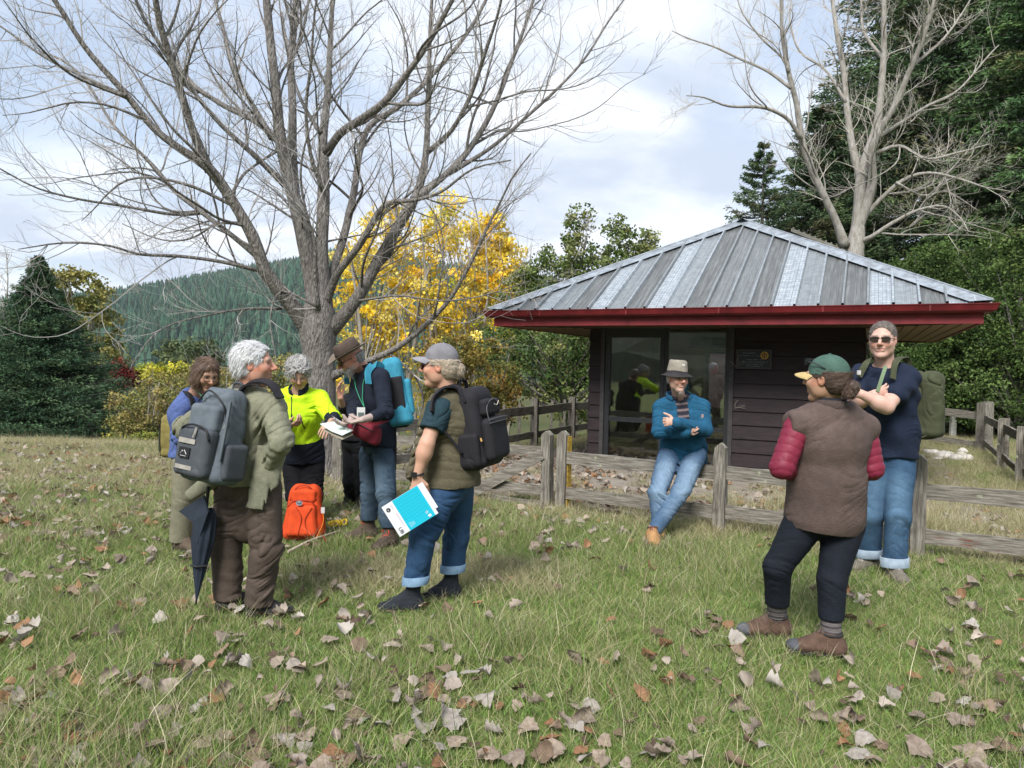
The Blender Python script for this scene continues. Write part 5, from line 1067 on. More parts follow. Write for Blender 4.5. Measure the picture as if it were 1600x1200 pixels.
# ------------------------------------------------------------------ people
def atz(px, Y, z):
    a, b = at(px, 500, Y), at(px, 900, Y); k = (z - a[2]) / (b[2] - a[2]); return a + (b - a) * k
def rotv(v, ax, a): return np.array(Matrix.Rotation(a, 3, Vector(ax)) @ Vector(v))
class Per:
    def __init__(s, label, org, J, feet, group=None):
        """J: joint -> (px, py, Y) ; feet: side -> (px, Y)"""
        s.o = np.array([org[0], org[1], float(gz(org[0], org[1]))]); s.root = thing('person', label, 'person', tuple(s.o)); s.J = {k: at(*v) - s.o for k, v in J.items()}
        for k, v in feet.items(): s.J[k] = atz(v[0], v[1], v[2] if len(v) > 2 else .085) - s.o
        J = s.J; J['sl'] = J['sl'] - [0, 0, .018]; J['sr'] = J['sr'] - [0, 0, .018]; s.ss = unit(J['sr'] - J['sl']); s.hh = unit(J['hr'] - J['hl']); s.up = unit(J['nb'] - J['wai']); s.fw = unit(np.cross(s.up, s.ss)); s.hup = unit(J['wai'] - J['pel']); s.mid = unit(s.ss + s.hh)
        s.fh = unit(np.cross(s.hup, s.hh))
    def L(s, px, py, Y): return at(px, py, Y) - s.o
    def torso(s, S, W, inf=0., k=.04, sh=.062, low=True):
        """W: (hip, waist, chest, top) half widths and depths"""
        J = s.J; (ha, hb), (wa, wb), (ca, cb), (ta, tb_) = [(a + inf, b + inf) for a, b in W]; top = J['che'] + (J['nb'] - J['che']) * .72
        if low: S.add(ecap(J['pel'], J['wai'], (ha, hb), (wa, wb), s.mid), k)
        S.add(ecap(J['wai'], J['che'], (wa, wb), (ca, cb), s.ss), k).add(ecap(J['che'], top, (ca, cb), (ta, tb_), s.ss), k)
        for q in 'lr': S.add(cap(J['nb'] - s.up * .028, J['s' + q], .040 + inf, .044 + inf * .85), .045)
    def body(s, H, W, skin, hs=1., arm=(.040, .034, .031, .026), leg=(.070, .047, .047, .031), hands=None, neck=.053, face=None, h=.0043, **fk):
        J = s.J; S = Solid(); s.torso(S, W, -.012); a0, a1, a2, a3 = arm; l0, l1, l2, l3 = leg
        for q in 'lr':
            S.add(cap(J['s' + q], J['e' + q], a0 + .006, a1), .03).add(cap(J['e' + q], J['w' + q], a2 + .007, a3), .02)
            m_ = J['e' + q] + (J['w' + q] - J['e' + q]) * .28; S.add(ell(m_, A3(.041, .041, .041) * (a2 / .033)), .03)
            S.add(cap(J['h' + q], J['k' + q], l0, l1), .03).add(cap(J['k' + q], J['a' + q], l2, l3), .02); d = s.fd[q]; S.add(ecap(J['a' + q] + A3(*(d * -.02), )[0:3] - [0, 0, .045], J['a' + q] + d * .14 - [0, 0, .058], (.034, .034), (.04, .022), np.cross(d, [0, 0, 1])), .02)
        S.add(cap(J['nb'] - s.up * .04, HP(H, 0, -.022, -.045, hs), neck * 1.12, neck), .025)
        head(S, H, hs, **(face or {}))
        for hd in (hands or []): hand(S, **hd)
        return solid_obj('body', S, h, M_skin, s.root, lambda V: face_col(V, H, skin, hs, **fk))
def boots(p, side, name, col, sole, h=.005, shaft=.07, lace=None, length=1., cuff=None, toecol=None, bulk=1.):
    a = p.J['a' + side]; d = p.fd[side]; d = unit(np.array(d, float)); gz_ = a[2] - .085; s_ = np.cross(d, [0, 0, 1]); L = length; P = lambda f, u, z: np.array([a[0], a[1], gz_]) + d * f * L + s_ * u + np.array([0, 0, z])
    S = Solid(); S.add(ell(P(-.025, 0, .05), A3(.048, .048, .045) * bulk), .02); S.add(ecap(P(-.02, 0, .055), P(.11, 0, .045), (.041 * bulk, .045), (.050 * bulk, .032), s_), .03); S.add(ell(P(.155, 0, .040), A3(.046, .046, .030) * bulk), .03)
    kd = unit(p.J['k' + side] - a); kd = unit(kd + [0, 0, 1.]); tp_ = a + kd * (shaft + .03); S.add(cap(P(.0, 0, .06), tp_, .047 * bulk, .050 * bulk), .03); S.add(cap(P(.04, 0, .10), P(.10, 0, .065), .030, .030), .03); S.cut(a + kd * (shaft + .005), kd); S.cut(P(0, 0, .018), (0, 0, -1))
    S.disp = lambda q: .0022 * vnoise(q * 42, 5) + .0012 * vnoise(q * 110, 6)
    b = solid_obj(name, S, h, M_cloth_attr, p.root, lambda V: np.where((((V - P(.155, 0, 0)) @ d > -.005) if toecol is not None else np.zeros(len(V), bool))[:, None], toecol if toecol is not None else col, col) * (1 + .18 * vnoise(V * 30))[:, None] * np.ones((1, 3)))
    if lace is not None or shaft > .08:
        cr_ = a + kd * (shaft + .0); u_ = np.cross(s_, kd); mb = MB(); mb.tube([cr_ + (s_ * cos(t) + u_ * sin(t)) * .047 * bulk for t in np.linspace(0, 2 * pi, 17)], .009, 6, cap=False); mb.build('ankle_collar', M_sole_, b, smooth=True)
    S = Solid(); S.add(ecap(P(-.045, 0, .012), P(.10, 0, .012), (.042, .016), (.052, .016), s_), .0).add(ell(P(.145, 0, .014), A3(.056, .056, .017)), .02); solid_obj('sole', S, h, sole, b)
    if lace is not None:
        mb = MB()
        for i in range(6):
            f0 = .035 + .016 * i; z0 = .135 - .0115 * i * 1.15; u0 = .026
            for q in (-1, 1): mb.tube([P(f0, q * u0, z0 - .008), P(f0 + .006, q * u0 * .3, z0 + .006), P(f0 + .014, -q * u0, z0 - .014)], .0045, 4)
        for q in (-1, 1): mb.tube([P(.035, 0, .142), P(.05, q * .02, .152), P(.06, q * .038, .135), P(.045, q * .03, .128), P(.038, 0, .14)], .003, 4)
        mb.build('laces', lace, b)
    return b
M_sole_ = mat('padded_collar', (.03, .028, .027), .85)
M_cloth_attr = mat('cloth', attr=True, rough=.85, spec=.2, bump=.45, bscale=150, var=.14, vscale=26)
def jeans_col(p, base=(.045, .095, .17), fade=(.20, .30, .42), seed=1, amt=.75, fwd=None):
    fw = p.fh if fwd is None else fwd
    def f(V):
        J = p.J; t = np.zeros(len(V))
        for q in 'lr':
            for a, b, r, w in ((J['h' + q] + (J['k' + q] - J['h' + q]) * .35 + fw * .09, J['k' + q] + fw * .07, .085, 1.), (J['k' + q] + fw * .05, J['k' + q] + (J['a' + q] - J['k' + q]) * .5 + fw * .05, .06, .55), (J['pel'] - fw * .13 - s_up * .02, J['pel'] - fw * .13 - s_up * .10, .11, .5)):
                d = b - a; L2 = d @ d; u = np.clip(((V - a) @ d) / L2, 0, 1); dist = np.linalg.norm(V - a - u[:, None] * d, axis=1); t = np.maximum(t, w * np.exp(-(dist / r) ** 2))
        n = vnoise(V * np.array([14, 14, 30]), seed) * .5 + vnoise(V * 70, seed + 1) * .3 + vnoise(V * np.array([60, 60, 160]), seed + 2) * .2
        t = np.clip(t * amt + .16 * n + .06, 0, 1)[:, None]; return np.array(base) * (1 - t) + np.array(fade) * t
    return f
s_up = np.array([0, 0, 1.])
def solidcol(c, amp=.1, f=18, seed=4, amp2=.05):
    return lambda V: np.array(c) * (1 + amp * vnoise(V * f, seed) + amp2 * vnoise(V * 70, seed + 1))[:, None]
def trousers(p, name, W, leg, colf, h=.0055, hem=.10, ext=.06, wr=.007, fq=(9, 26), topinf=.012, crotch=None, parts=None, seed=1, m=None, amp=.004, hemcol=None):
    J = p.J; S = Solid(); (ha, hb), (wa, wb) = W; S.add(ecap(J['pel'], J['wai'] + p.hup * .0, (ha, hb), (wa, wb), p.mid), .03); l0, l1, l2, l3 = leg
    if crotch: S.add(ecap(J['pel'] - [0, 0, .02], J['pel'] - np.array([0, 0, crotch[0]]), (ha * .92, hb * .9), (crotch[1], crotch[2]), p.hh), .03)
    for i, q in enumerate('lr'):
        S.add(cap(J['h' + q], J['k' + q], l0, l1, (wr * .1, fq[0], .15, .98, seed + i)), .028)
        S.add(cap(J['k' + q], J['a' + q] - s_up * .0 + unit(J['a' + q] - J['k' + q]) * ext, l2, l3, (wr * .15, fq[1], .0, .95, seed + 3 + i)), .02)
    if hem is not None: S.cut((0, 0, hem), (0, 0, -1))
    S.disp = crease(amp * 5.6, amp * .7, [J['k' + q] for q in 'lr'] + [J['a' + q] + s_up * .06 for q in 'lr'] + [J['k' + q] * .35 + J['a' + q] * .65 for q in 'lr'] + [J['pel'] - s_up * .1], seed, (5, 5, 19), (8, 8, 9), .13)
    S.cut(J['wai'] + p.hup * .015, p.hup)
    return solid_obj(name, S, h, m or M_cloth_attr, p.root, colf)
def sleeves(p, S, r, wr=(.006, 22), ends=(1., 1.), k=.03, seed=3, q_='lr', cuff=.0):
    J = p.J; r0, r1, r2, r3 = r
    for i, q in enumerate(q_):
        S.add(cap(J['s' + q], J['e' + q], r0, r1, (wr[0] * .2, wr[1] * .7, .35, 1, seed + i)), .045)
        if ends[0] > 0: S.add(cap(J['e' + q], J['e' + q] + (J['w' + q] - J['e' + q]) * ends[i], r2, r3, (wr[0] * .25, wr[1], .0, .9, seed + i + 5)), k)
def wear(p, S, H, hem=None, hemn=None, neckr=.062, neckh=.02, amp=.005, seed=7, freq=(9, 9, 13), amp2=.002, neck=True, vfold=None):
    J = p.J
    if hem is not None: S.cut(hem, hemn if hemn is not None else -s_up)
    if neck: S.sub(cap(J['nb'] - p.up * .03, HP(H, 0, -.01, -.06), neckr, neckr), .01); S.cut(J['nb'] + p.up * neckh, p.up * 1 + p.fw * .25)
    S.disp = crease(.009 + amp * 1.2, amp * .5, [J['e' + q] for q in 'lr'] + [J['e' + q] * .5 + J['w' + q] * .5 for q in 'lr'] + [J['s' + q] - s_up * .10 for q in 'lr'] + [J['wai']], seed, (6, 6, 19), freq, .13)
    return S
def collar(p, H, name, r, hgt, m, colr, thick=.009, tilt=.0, open_=0., off=(0, 0, 0), drop=0., parent=None):
    """standing collar: a ring of cloth round the neck, open in front by an angle"""
    c0 = p.J['nb'] + np.array(off); s, u = p.ss, p.fw; n = 40; V = []; a0 = open_; mb = MB()
    hd = unit(HP(H, 0, -.02, -.05) - c0)
    for k in range(n + 1):
        a = a0 + (2 * pi - 2 * a0) * k / n; fx = cos(a); rad = u * fx + s * sin(a)          # a = 0 is the front
        base = c0 + rad * r - p.up * (drop * (1 + fx) / 2 + .025) ; top = c0 + rad * (r + tilt * (1 + .6 * fx)) + hd * hgt * (1 - .25 * (1 + fx) / 2)
        for q in (base, top, top + rad * thick, base + rad * (thick * 1.6)): V.append(q)
    F = [(4 * i + j, 4 * i + 4 + j, 4 * i + 4 + (j + 1) % 4, 4 * i + (j + 1) % 4) for i in range(n) for j in range(4)] + [(0, 1, 2, 3), (4 * n + 3, 4 * n + 2, 4 * n + 1, 4 * n)]
    mb.add(V, F, colr); return mb.build(name, m, parent or p.root, smooth=True, colored=True)
def glasses(p, H, s=1., tint=(.02, .02, .02), frame=(.02, .02, .02), rim=.0016, w=.028, hgt=.019, dark=True, name='glasses', sq=.6):
    mb = MB(); P = lambda x, y, z: HP(H, x, y, z, s)
    for q in (-1, 1):
        an = np.linspace(0, 2 * pi, 17); mb.tube([P(q * .032 + w * .98 * np.sign(cos(a)) * abs(cos(a)) ** sq, .1005 - .006 * abs(cos(a)) ** 2, .010 + hgt * np.sign(sin(a)) * abs(sin(a)) ** sq) for a in an], rim, 4)
        mb.tube([P(q * .060, .094, .016), P(q * .074, .06, .014), P(q * .079, .0, .010), P(q * .078, -.02, -.002)], rim * .9, 4)
    mb.tube([P(-.006, .103, .014), P(.006, .103, .014)], rim, 4); mb_f = mb.build(name, mat('spectacle_frame', frame, .35, spec=.5), p.root)
    if dark:
        m2 = MB()
        for q in (-1, 1):
            an = np.linspace(0, 2 * pi, 17)[:-1]; V = [P(q * .032, .0995, .010)] + [P(q * .032 + w * .93 * np.sign(cos(a)) * abs(cos(a)) ** sq, .0985, .010 + hgt * .93 * np.sign(sin(a)) * abs(sin(a)) ** sq) for a in an]; m2.add(V, [(0, i + 1, (i + 1) % 16 + 1) for i in range(16)])
        m2.build('lens', mat('dark_lens', tint, .08, spec=.8), mb_f)
    return mb_f
def folds_dir(ax, f, amp, seed): pass
SKIN = (.50, .30, .215); SKIN_R = (.52, .27, .19)
Wm = ((.155, .115), (.145, .105), (.165, .115), (.125, .075))      # man: hip waist chest top
# ================================================================== 1: grey haired man in sage fleece, back to us
J = dict(pel=(390, 752, 4.14), wai=(388, 712, 4.14), che=(385, 655, 4.11), nb=(385, 610, 4.09), sr=(425, 633, 3.98), sl=(341, 629, 4.24), er=(441, 690, 3.88), wr=(420, 728, 4.0), el=(289, 668, 4.38), wl=(338, 722, 4.30),
         hr=(410, 762, 4.09), hl=(364, 762, 4.19), kr=(417, 858, 4.05), kl=(353, 856, 4.18))
p = Per('grey haired man in sage fleece jacket and brown trousers, hands on hips, seen from behind', (-1.48, 4.12), J, dict(ar=(404, 4.07), al=(357, 4.17)))
p.fd = dict(r=unit(np.array([.95, .25, 0])), l=unit(np.array([.75, .65, 0]))); P1 = p
H = head_frame(p.L(398, 571, 4.08), (.97, .12, .03), (.05, 0, 1)); P1H = H
J = p.J
p.body(H, Wm, SKIN_R, hands=[dict(wrist=J['wr'], dirn=(-.5, .5, -.55), palm=(-.7, .2, .2), side=1, curl=.45), dict(wrist=J['wl'], dirn=(.6, -.1, -.5), palm=(.2, -.8, .1), side=-1, curl=.4)], face=dict(jaw=1.05, nose=1.15), stubble=.12, flush=.4, brow=(.45, .42, .4))
eyes(H, p.root)
trousers(p, 'trousers', ((.165, .125), (.155, .12)), (.108, .088, .088, .078), solidcol((.082, .062, .050), .2, 9), hem=.075, wr=.009, fq=(13, 34), crotch=(.26, .115, .10), seed=2, amp=.006)
S = Solid(); p.torso(S, Wm, .024, .05, .075); S.add(ecap(J['wai'], J['pel'] + [0, 0, .02], (.178, .14), (.185, .145), p.mid), .04); sleeves(p, S, (.076, .064, .066, .052), (.011, 24), (1., .95), seed=2)
wear(p, S, H, hem=J['pel'] + [0, 0, -.01], neckh=.03, amp=.012, seed=12, freq=(8, 8, 11), amp2=.004); jk = solid_obj('fleece_jacket', S, .006, M_cloth_attr, p.root, solidcol((.205, .205, .145), .14, 7))
# hanging skirts of the open jacket, bunched each side of the pack
S = Solid(); a = p.L(422, 700, 3.97); b = p.L(400, 795, 3.95); S.add(ecap(a, b, (.075, .022), (.040, .008), (1, .1, 0), True), .02); S.add(ecap(p.L(430, 705, 4.0), p.L(412, 748, 3.97), (.05, .025), (.045, .015), (1, 0, 0)), .03); S.disp = crease(.006, .003, [], 3, (24, 20, 3), (6, 6, 3), .1, .9); solid_obj('jacket_tail', S, .005, M_cloth_attr, jk, solidcol((.21, .21, .15), .12, 9))
S = Solid(); S.add(ecap(p.L(352, 735, 4.14), p.L(296, 774, 4.10), (.06, .04), (.035, .02), (1, 0, -.3)), .03); S.disp = crease(.005, .003, [], 4, (12, 12, 12), (9, 9, 6), .1, .8); solid_obj('jacket_tail', S, .005, M_cloth_attr, jk, solidcol((.19, .19, .135), .12, 9))
collar(p, H, 'collar', .073, .045, M_cloth_attr, (.06, .055, .05), tilt=.004, open_=.5)
HS = hair_solid(H, 1., front=.036, back=-.050, thick=.013, amp=.008, freq=50, seed=4); [HS.sub(ell(HP(H, q * .088, -.004, -.012), A3(.026, .026, .036), H[1]), .01) for q in (-1, 1)]; V_, F_ = HS.mesh(.004); GH = [(.70, .70, .71), (.60, .60, .61), (.80, .80, .80), (.46, .46, .47)]
hr_ = mesh_np('hair', V_, F_, M_hair, p.root, col=np.array((.5, .5, .51)) * (1 + .3 * vnoise(V_ * np.array([60, 60, 110])))[:, None], smooth=True)
strands(V_, F_, H, 4200, .034, .0011, np.random.default_rng(5), hr_, M_hair, cols=GH, dirf=lambda q: np.stack([q[:, 0] * 4, -.4 - 0 * q[:, 0], -.7 - q[:, 2] * -4 * (q[:, 2] > .05)], 1), jit=.22, lift=.16)
m = MB()                                               # bushy brows
boots(p, 'r', 'boot', (.035, .034, .034), mat('sole_black', (.015, .015, .015), .8), lace=None, shaft=.05); boots(p, 'l', 'boot', (.035, .034, .034), bpy.data.materials['sole_black'], shaft=.05)
M_sole = bpy.data.materials['sole_black']
# ================================================================== 2: woman in blue sweater behind him
J = dict(pel=(296, 712, 5.62), wai=(297, 682, 5.6), che=(298, 645, 5.58), nb=(303, 616, 5.55), sr=(286, 634, 5.42), sl=(322, 632, 5.72), er=(281, 682, 5.38), wr=(322, 686, 5.22), el=(330, 680, 5.6), wl=(350, 676, 5.35),
         hr=(291, 722, 5.52), hl=(303, 722, 5.7), kr=(286, 783, 5.5), kl=(302, 780, 5.68))
p = Per('woman with brown bob and glasses in a blue sweater, looking down behind the grey backpack', (-2.5, 5.58), J, dict(ar=(282, 5.52), al=(300, 5.68))); J = p.J
p.fd = dict(r=unit(np.array([.8, -.5, 0])), l=unit(np.array([.9, -.2, 0])))
H = head_frame(p.L(322, 586, 5.45), (.66, -.60, -.38), (.2, -.15, 1))
Ww = ((.155, .12), (.125, .10), (.150, .115), (.105, .07))
p.body(H, Ww, (.42, .25, .17), hs=.97, hands=[dict(wrist=J['wr'], dirn=(1, .1, .1), palm=(0, .2, 1), side=1, curl=.4), dict(wrist=J['wl'], dirn=(.8, -.4, 0), palm=(0, .2, 1), side=-1, curl=.4)], face=dict(jaw=.95), brow=(.12, .08, .05))
eyes(H, p.root, .97); glasses(p, H, .97, frame=(.05, .03, .02), dark=False, rim=.0022, hgt=.021)
trousers(p, 'trousers', ((.155, .125), (.13, .11)), (.100, .082, .08, .082), solidcol((.19, .18, .125), .15, 9), hem=.07, wr=.008, fq=(10, 20), seed=5)
S = Solid(); p.torso(S, Ww, .026, .05, .07); S.add(ecap(J['wai'], J['pel'] + [0, 0, .03], (.16, .13), (.175, .14), p.mid), .04); sleeves(p, S, (.072, .06, .058, .045), (.006, 20), (.95, .95), seed=8); wear(p, S, H, hem=J['pel'], amp=.007, seed=2, amp2=.003); solid_obj('sweater', S, .006, M_cloth_attr, p.root, solidcol((.085, .125, .30), .14, 9))
def bob(S, P, M):
    S.add(ell(P(0, -.035, -.045), A3(.088, .078, .072), M), .03)
    for q in (-1, 1): S.add(ell(P(q * .070, .015, -.045), A3(.028, .05, .068), M), .03)
HS = hair_solid(H, .97, front=.030, back=-.078, thick=.013, amp=.004, freq=70, seed=9, extra=bob); HS.ops = [o for i, o in enumerate(HS.ops) if not (o[0] == 's' and i > len(HS.ops) - 2 - 1)]
V_, F_ = HS.mesh(.004); BR = [(.075, .040, .026), (.11, .062, .038), (.05, .028, .02), (.18, .12, .08)]
hr_ = mesh_np('hair', V_, F_, M_hair, p.root, col=np.array((.12, .075, .05)) * (1 + .4 * vnoise(V_ * np.array([120, 120, 25])))[:, None], smooth=True)
strands(V_, F_, H, 3400, .06, .0012, np.random.default_rng(6), hr_, M_hair, cols=BR, jit=.07, lift=.06)
m = MB(); strap(m, [p.L(290, 612, 5.45), p.L(298, 620, 5.36), p.L(302, 640, 5.33), p.L(300, 665, 5.33)], p.ss, .045, .01); tag(m.build('shoulder_strap', mat('black_webbing', (.012, .012, .014), .8, bump=.2, bscale=200), p.root)); M_web = bpy.data.materials['black_webbing']
m = MB(); m.tube([p.L(307, 610, 5.45), p.L(318, 622, 5.36), p.L(324, 640, 5.33)], .003, 4); m.build('lanyard', mat('green_cord', (.03, .25, .13), .7), p.root)
for q in 'rl': boots(p, q, 'boot', (.10, .075, .055), M_sole, shaft=.04)
# ================================================================== 3: woman in neon top
J = dict(pel=(474, 712, 6.42), wai=(473, 688, 6.38), che=(468, 645, 6.25), nb=(466, 611, 6.18), sr=(437, 621, 6.26), sl=(499, 621, 6.2), er=(433, 660, 6.05), wr=(450, 664, 5.86), el=(521, 655, 6.02), wl=(516, 662, 5.78),
         hr=(459, 722, 6.42), hl=(489, 722, 6.42), kr=(462, 775, 6.3), kl=(490, 775, 6.32))
p = Per('curly grey haired woman in a fluorescent yellow and black top, leaning over the papers', (-1.86, 6.35), J, dict(ar=(466, 6.42), al=(488, 6.42))); J = p.J
p.fd = dict(r=unit(np.array([-.1, -1, 0])), l=unit(np.array([.25, -1, 0])))
H = head_frame(p.L(467, 584, 6.1), (.24, -.78, -.58), (0, -.45, 1))
p.body(H, Ww, (.48, .29, .215), hands=[dict(wrist=J['wr'], dirn=(.8, -.3, .1), palm=(0, .3, .9), side=1, curl=.55), dict(wrist=J['wl'], dirn=(-.2, -.8, -.35), palm=(-.2, .1, -1), side=1, curl=.25)], face=dict(jaw=1.0), flush=.3, brow=(.4, .36, .33))
eyes(H, p.root); glasses(p, H, 1., frame=(.30, .25, .22), dark=False, rim=.0013)
trousers(p, 'trousers', ((.165, .13), (.15, .12)), (.105, .085, .082, .07), solidcol((.010, .010, .013), .15, 9), hem=.07, wr=.007, seed=6)
NEON = np.array((.55, .86, .02)); NAV = np.array((.012, .015, .026))
def neoncol(V):
    z = (V - J['wai']) @ p.up; t = V @ p.fw * 0; c = np.where((z > .0 + .05)[:, None], NEON, NAV)
    for q in 'lr':
        a, b = J['e' + q], J['w' + q]; d = b - a; u = ((V - a) @ d) / (d @ d); dist = np.linalg.norm(V - a - np.clip(u, 0, 1)[:, None] * d, axis=1); c = np.where(((u > .12) & (dist < .085) & (((V - J['che']) @ p.fw > .05) | (np.abs((V - J['che']) @ p.ss) > .19)))[:, None], NAV, c)
    for f_, w_, lo, hi in ((J['che'] + p.fw * .14, .0035, -.10, .12),):
        x = (V - f_) @ p.ss; zz = (V - J['che']) @ p.up; y = (V - J['che']) @ p.fw; c = np.where(((np.abs(x + .005) < .006) & (y > 0) & (zz > .0) & (z > .05))[:, None], NAV, c); c = np.where(((np.abs(x + .085) < .005) & (y > 0) & (np.abs(zz + .02) < .06))[:, None], NAV, c)
        c = np.where(((np.hypot(x - .06, (zz + .01) * 1.1) < .030) & (np.hypot(x - .06, (zz + .01) * 1.1) > .022) & (y > 0))[:, None], NEON * np.array([.35, .55, 2.]), c); c = np.where(((np.abs(x - .06) < .016) & (np.abs(zz + .05) < .004) & (y > 0))[:, None], NEON * .45, c)
    return c * (1 + .10 * vnoise(V * 12, 3))[:, None]
S = Solid(); p.torso(S, Ww, .034, .05, .074); S.add(ecap(J['wai'], J['pel'] - [0, 0, .02], (.17, .15), (.18, .145), p.mid), .04); sleeves(p, S, (.078, .066, .062, .046), (.008, 18), (.97, .97), seed=4); wear(p, S, H, hem=J['pel'] - [0, 0, .06], amp=.008, seed=22, amp2=.004, neckr=.068, neckh=.012); solid_obj('fleece_top', S, .005, M_cloth_attr, p.root, neoncol)
collar(p, H, 'collar', .070, .055, M_cloth_attr, tuple(NAV), tilt=.008, open_=.35, drop=.02)
HS = hair_solid(H, 1., front=.034, back=-.050, thick=.018, amp=.018, freq=42, seed=14); V_, F_ = HS.mesh(.004); GB = [(.30, .29, .27), (.42, .41, .40), (.55, .54, .53), (.19, .17, .15)]
hr_ = mesh_np('hair', V_, F_, M_hair, p.root, col=np.array((.30, .29, .28)) * (1 + .5 * vnoise(V_ * 55))[:, None], smooth=True)
strands(V_, F_, H, 3600, .024, .0013, np.random.default_rng(7), hr_, M_hair, cols=GB, jit=.55, lift=.25)
for q in 'rl': boots(p, q, 'boot', (.03, .028, .028), M_sole, shaft=.04)
# ================================================================== 4: man with brown brimmed hat and navy sweater
J = dict(pel=(591, 694, 5.88), wai=(588, 662, 5.86), che=(580, 622, 5.84), nb=(569, 571, 5.83), sl=(594, 586, 5.68), sr=(562, 583, 6.0), el=(603, 645, 5.56), wl=(566, 656, 5.36), er=(554, 640, 5.78), wr=(549, 657, 5.50),
         hl=(600, 712, 5.82), hr=(578, 710, 5.96), kl=(603, 770, 5.74), kr=(578, 764, 5.92))
p = Per('bearded man in a wide brimmed brown hat and navy sweater, reading papers in his hands', (-1.1, 5.85), J, dict(al=(609, 5.72), ar=(576, 5.98))); J = p.J; P4 = p
p.fd = dict(l=unit(np.array([-.45, -.85, 0])), r=unit(np.array([-.85, -.42, 0])))
H = head_frame(p.L(547, 561, 5.72), (-.72, -.42, -.50), (-.3, -.15, 1)); P4H = H
Wt = ((.145, .11), (.130, .10), (.155, .11), (.12, .072))
p.body(H, Wt, SKIN_R, hands=[dict(wrist=J['wl'], dirn=(-.9, .0, -.22), palm=(.1, -.1, 1), side=1, curl=.42, thumb=.8), dict(wrist=J['wr'], dirn=(-.6, -.5, -.25), palm=(.1, -.1, 1), side=-1, curl=.4, thumb=.8)], face=dict(nose=1.1), stubble=.75, flush=.3, brow=(.25, .2, .17))
eyes(H, p.root); glasses(p, H, 1., frame=(.02, .02, .02), tint=(.03, .02, .02), rim=.002, dark=True)
S = Solid(); M_ = H[1]; S.add(ell(HP(H, 0, .062, -.095), A3(.035, .030, .035), M_), .02).add(ell(HP(H, 0, .05, -.07), A3(.052, .045, .028), M_), .02); S.sub(ell(HP(H, 0, .085, -.050), A3(.03, .03, .014), M_), .008); S.disp = lambda q: .004 * vnoise(q * 90, 3); V_, F_ = S.mesh(.004)
bd = mesh_np('beard', V_, F_, M_hair, p.root, col=np.array((.32, .30, .29)) * (1 + .3 * vnoise(V_ * 100))[:, None], smooth=True); strands(V_, F_, H, 700, .022, .0010, np.random.default_rng(8), bd, M_hair, cols=GB, dirf=lambda q: np.stack([0 * q[:, 0], .3 + 0 * q[:, 0], -np.ones(len(q))], 1))
HS = hair_solid(H, 1., front=.02, back=-.06, thick=.008, amp=.003, seed=14); HS.cut(HP(H, 0, 0, .02), M_[:, 2]); V_, F_ = HS.mesh(.004); mesh_np('hair', V_, F_, M_hair, p.root, col=np.array((.25, .23, .22)) * (1 + .4 * vnoise(V_ * 100))[:, None], smooth=True)
trousers(p, 'jeans', ((.150, .115), (.135, .105)), (.092, .078, .076, .068), jeans_col(p, (.028, .050, .078), (.12, .18, .24), 2, .75), hem=.165, wr=.007, fq=(9, 26), seed=8)
S = Solid(); p.torso(S, Wt, .022, .05, .066); S.add(ecap(J['wai'], J['pel'] + [0, 0, .03], (.155, .125), (.16, .13), p.mid), .04); sleeves(p, S, (.070, .060, .058, .044), (.008, 26), (.52, .6), seed=3); wear(p, S, H, hem=J['pel'] + [0, 0, -.01], amp=.007, seed=42, amp2=.003, neckh=.012); solid_obj('sweater', S, .0055, M_cloth_attr, p.root, solidcol((.012, .016, .028), .2, 12))
collar(p, H, 'collar', .066, .045, M_cloth_attr, (.010, .012, .02), open_=.4)
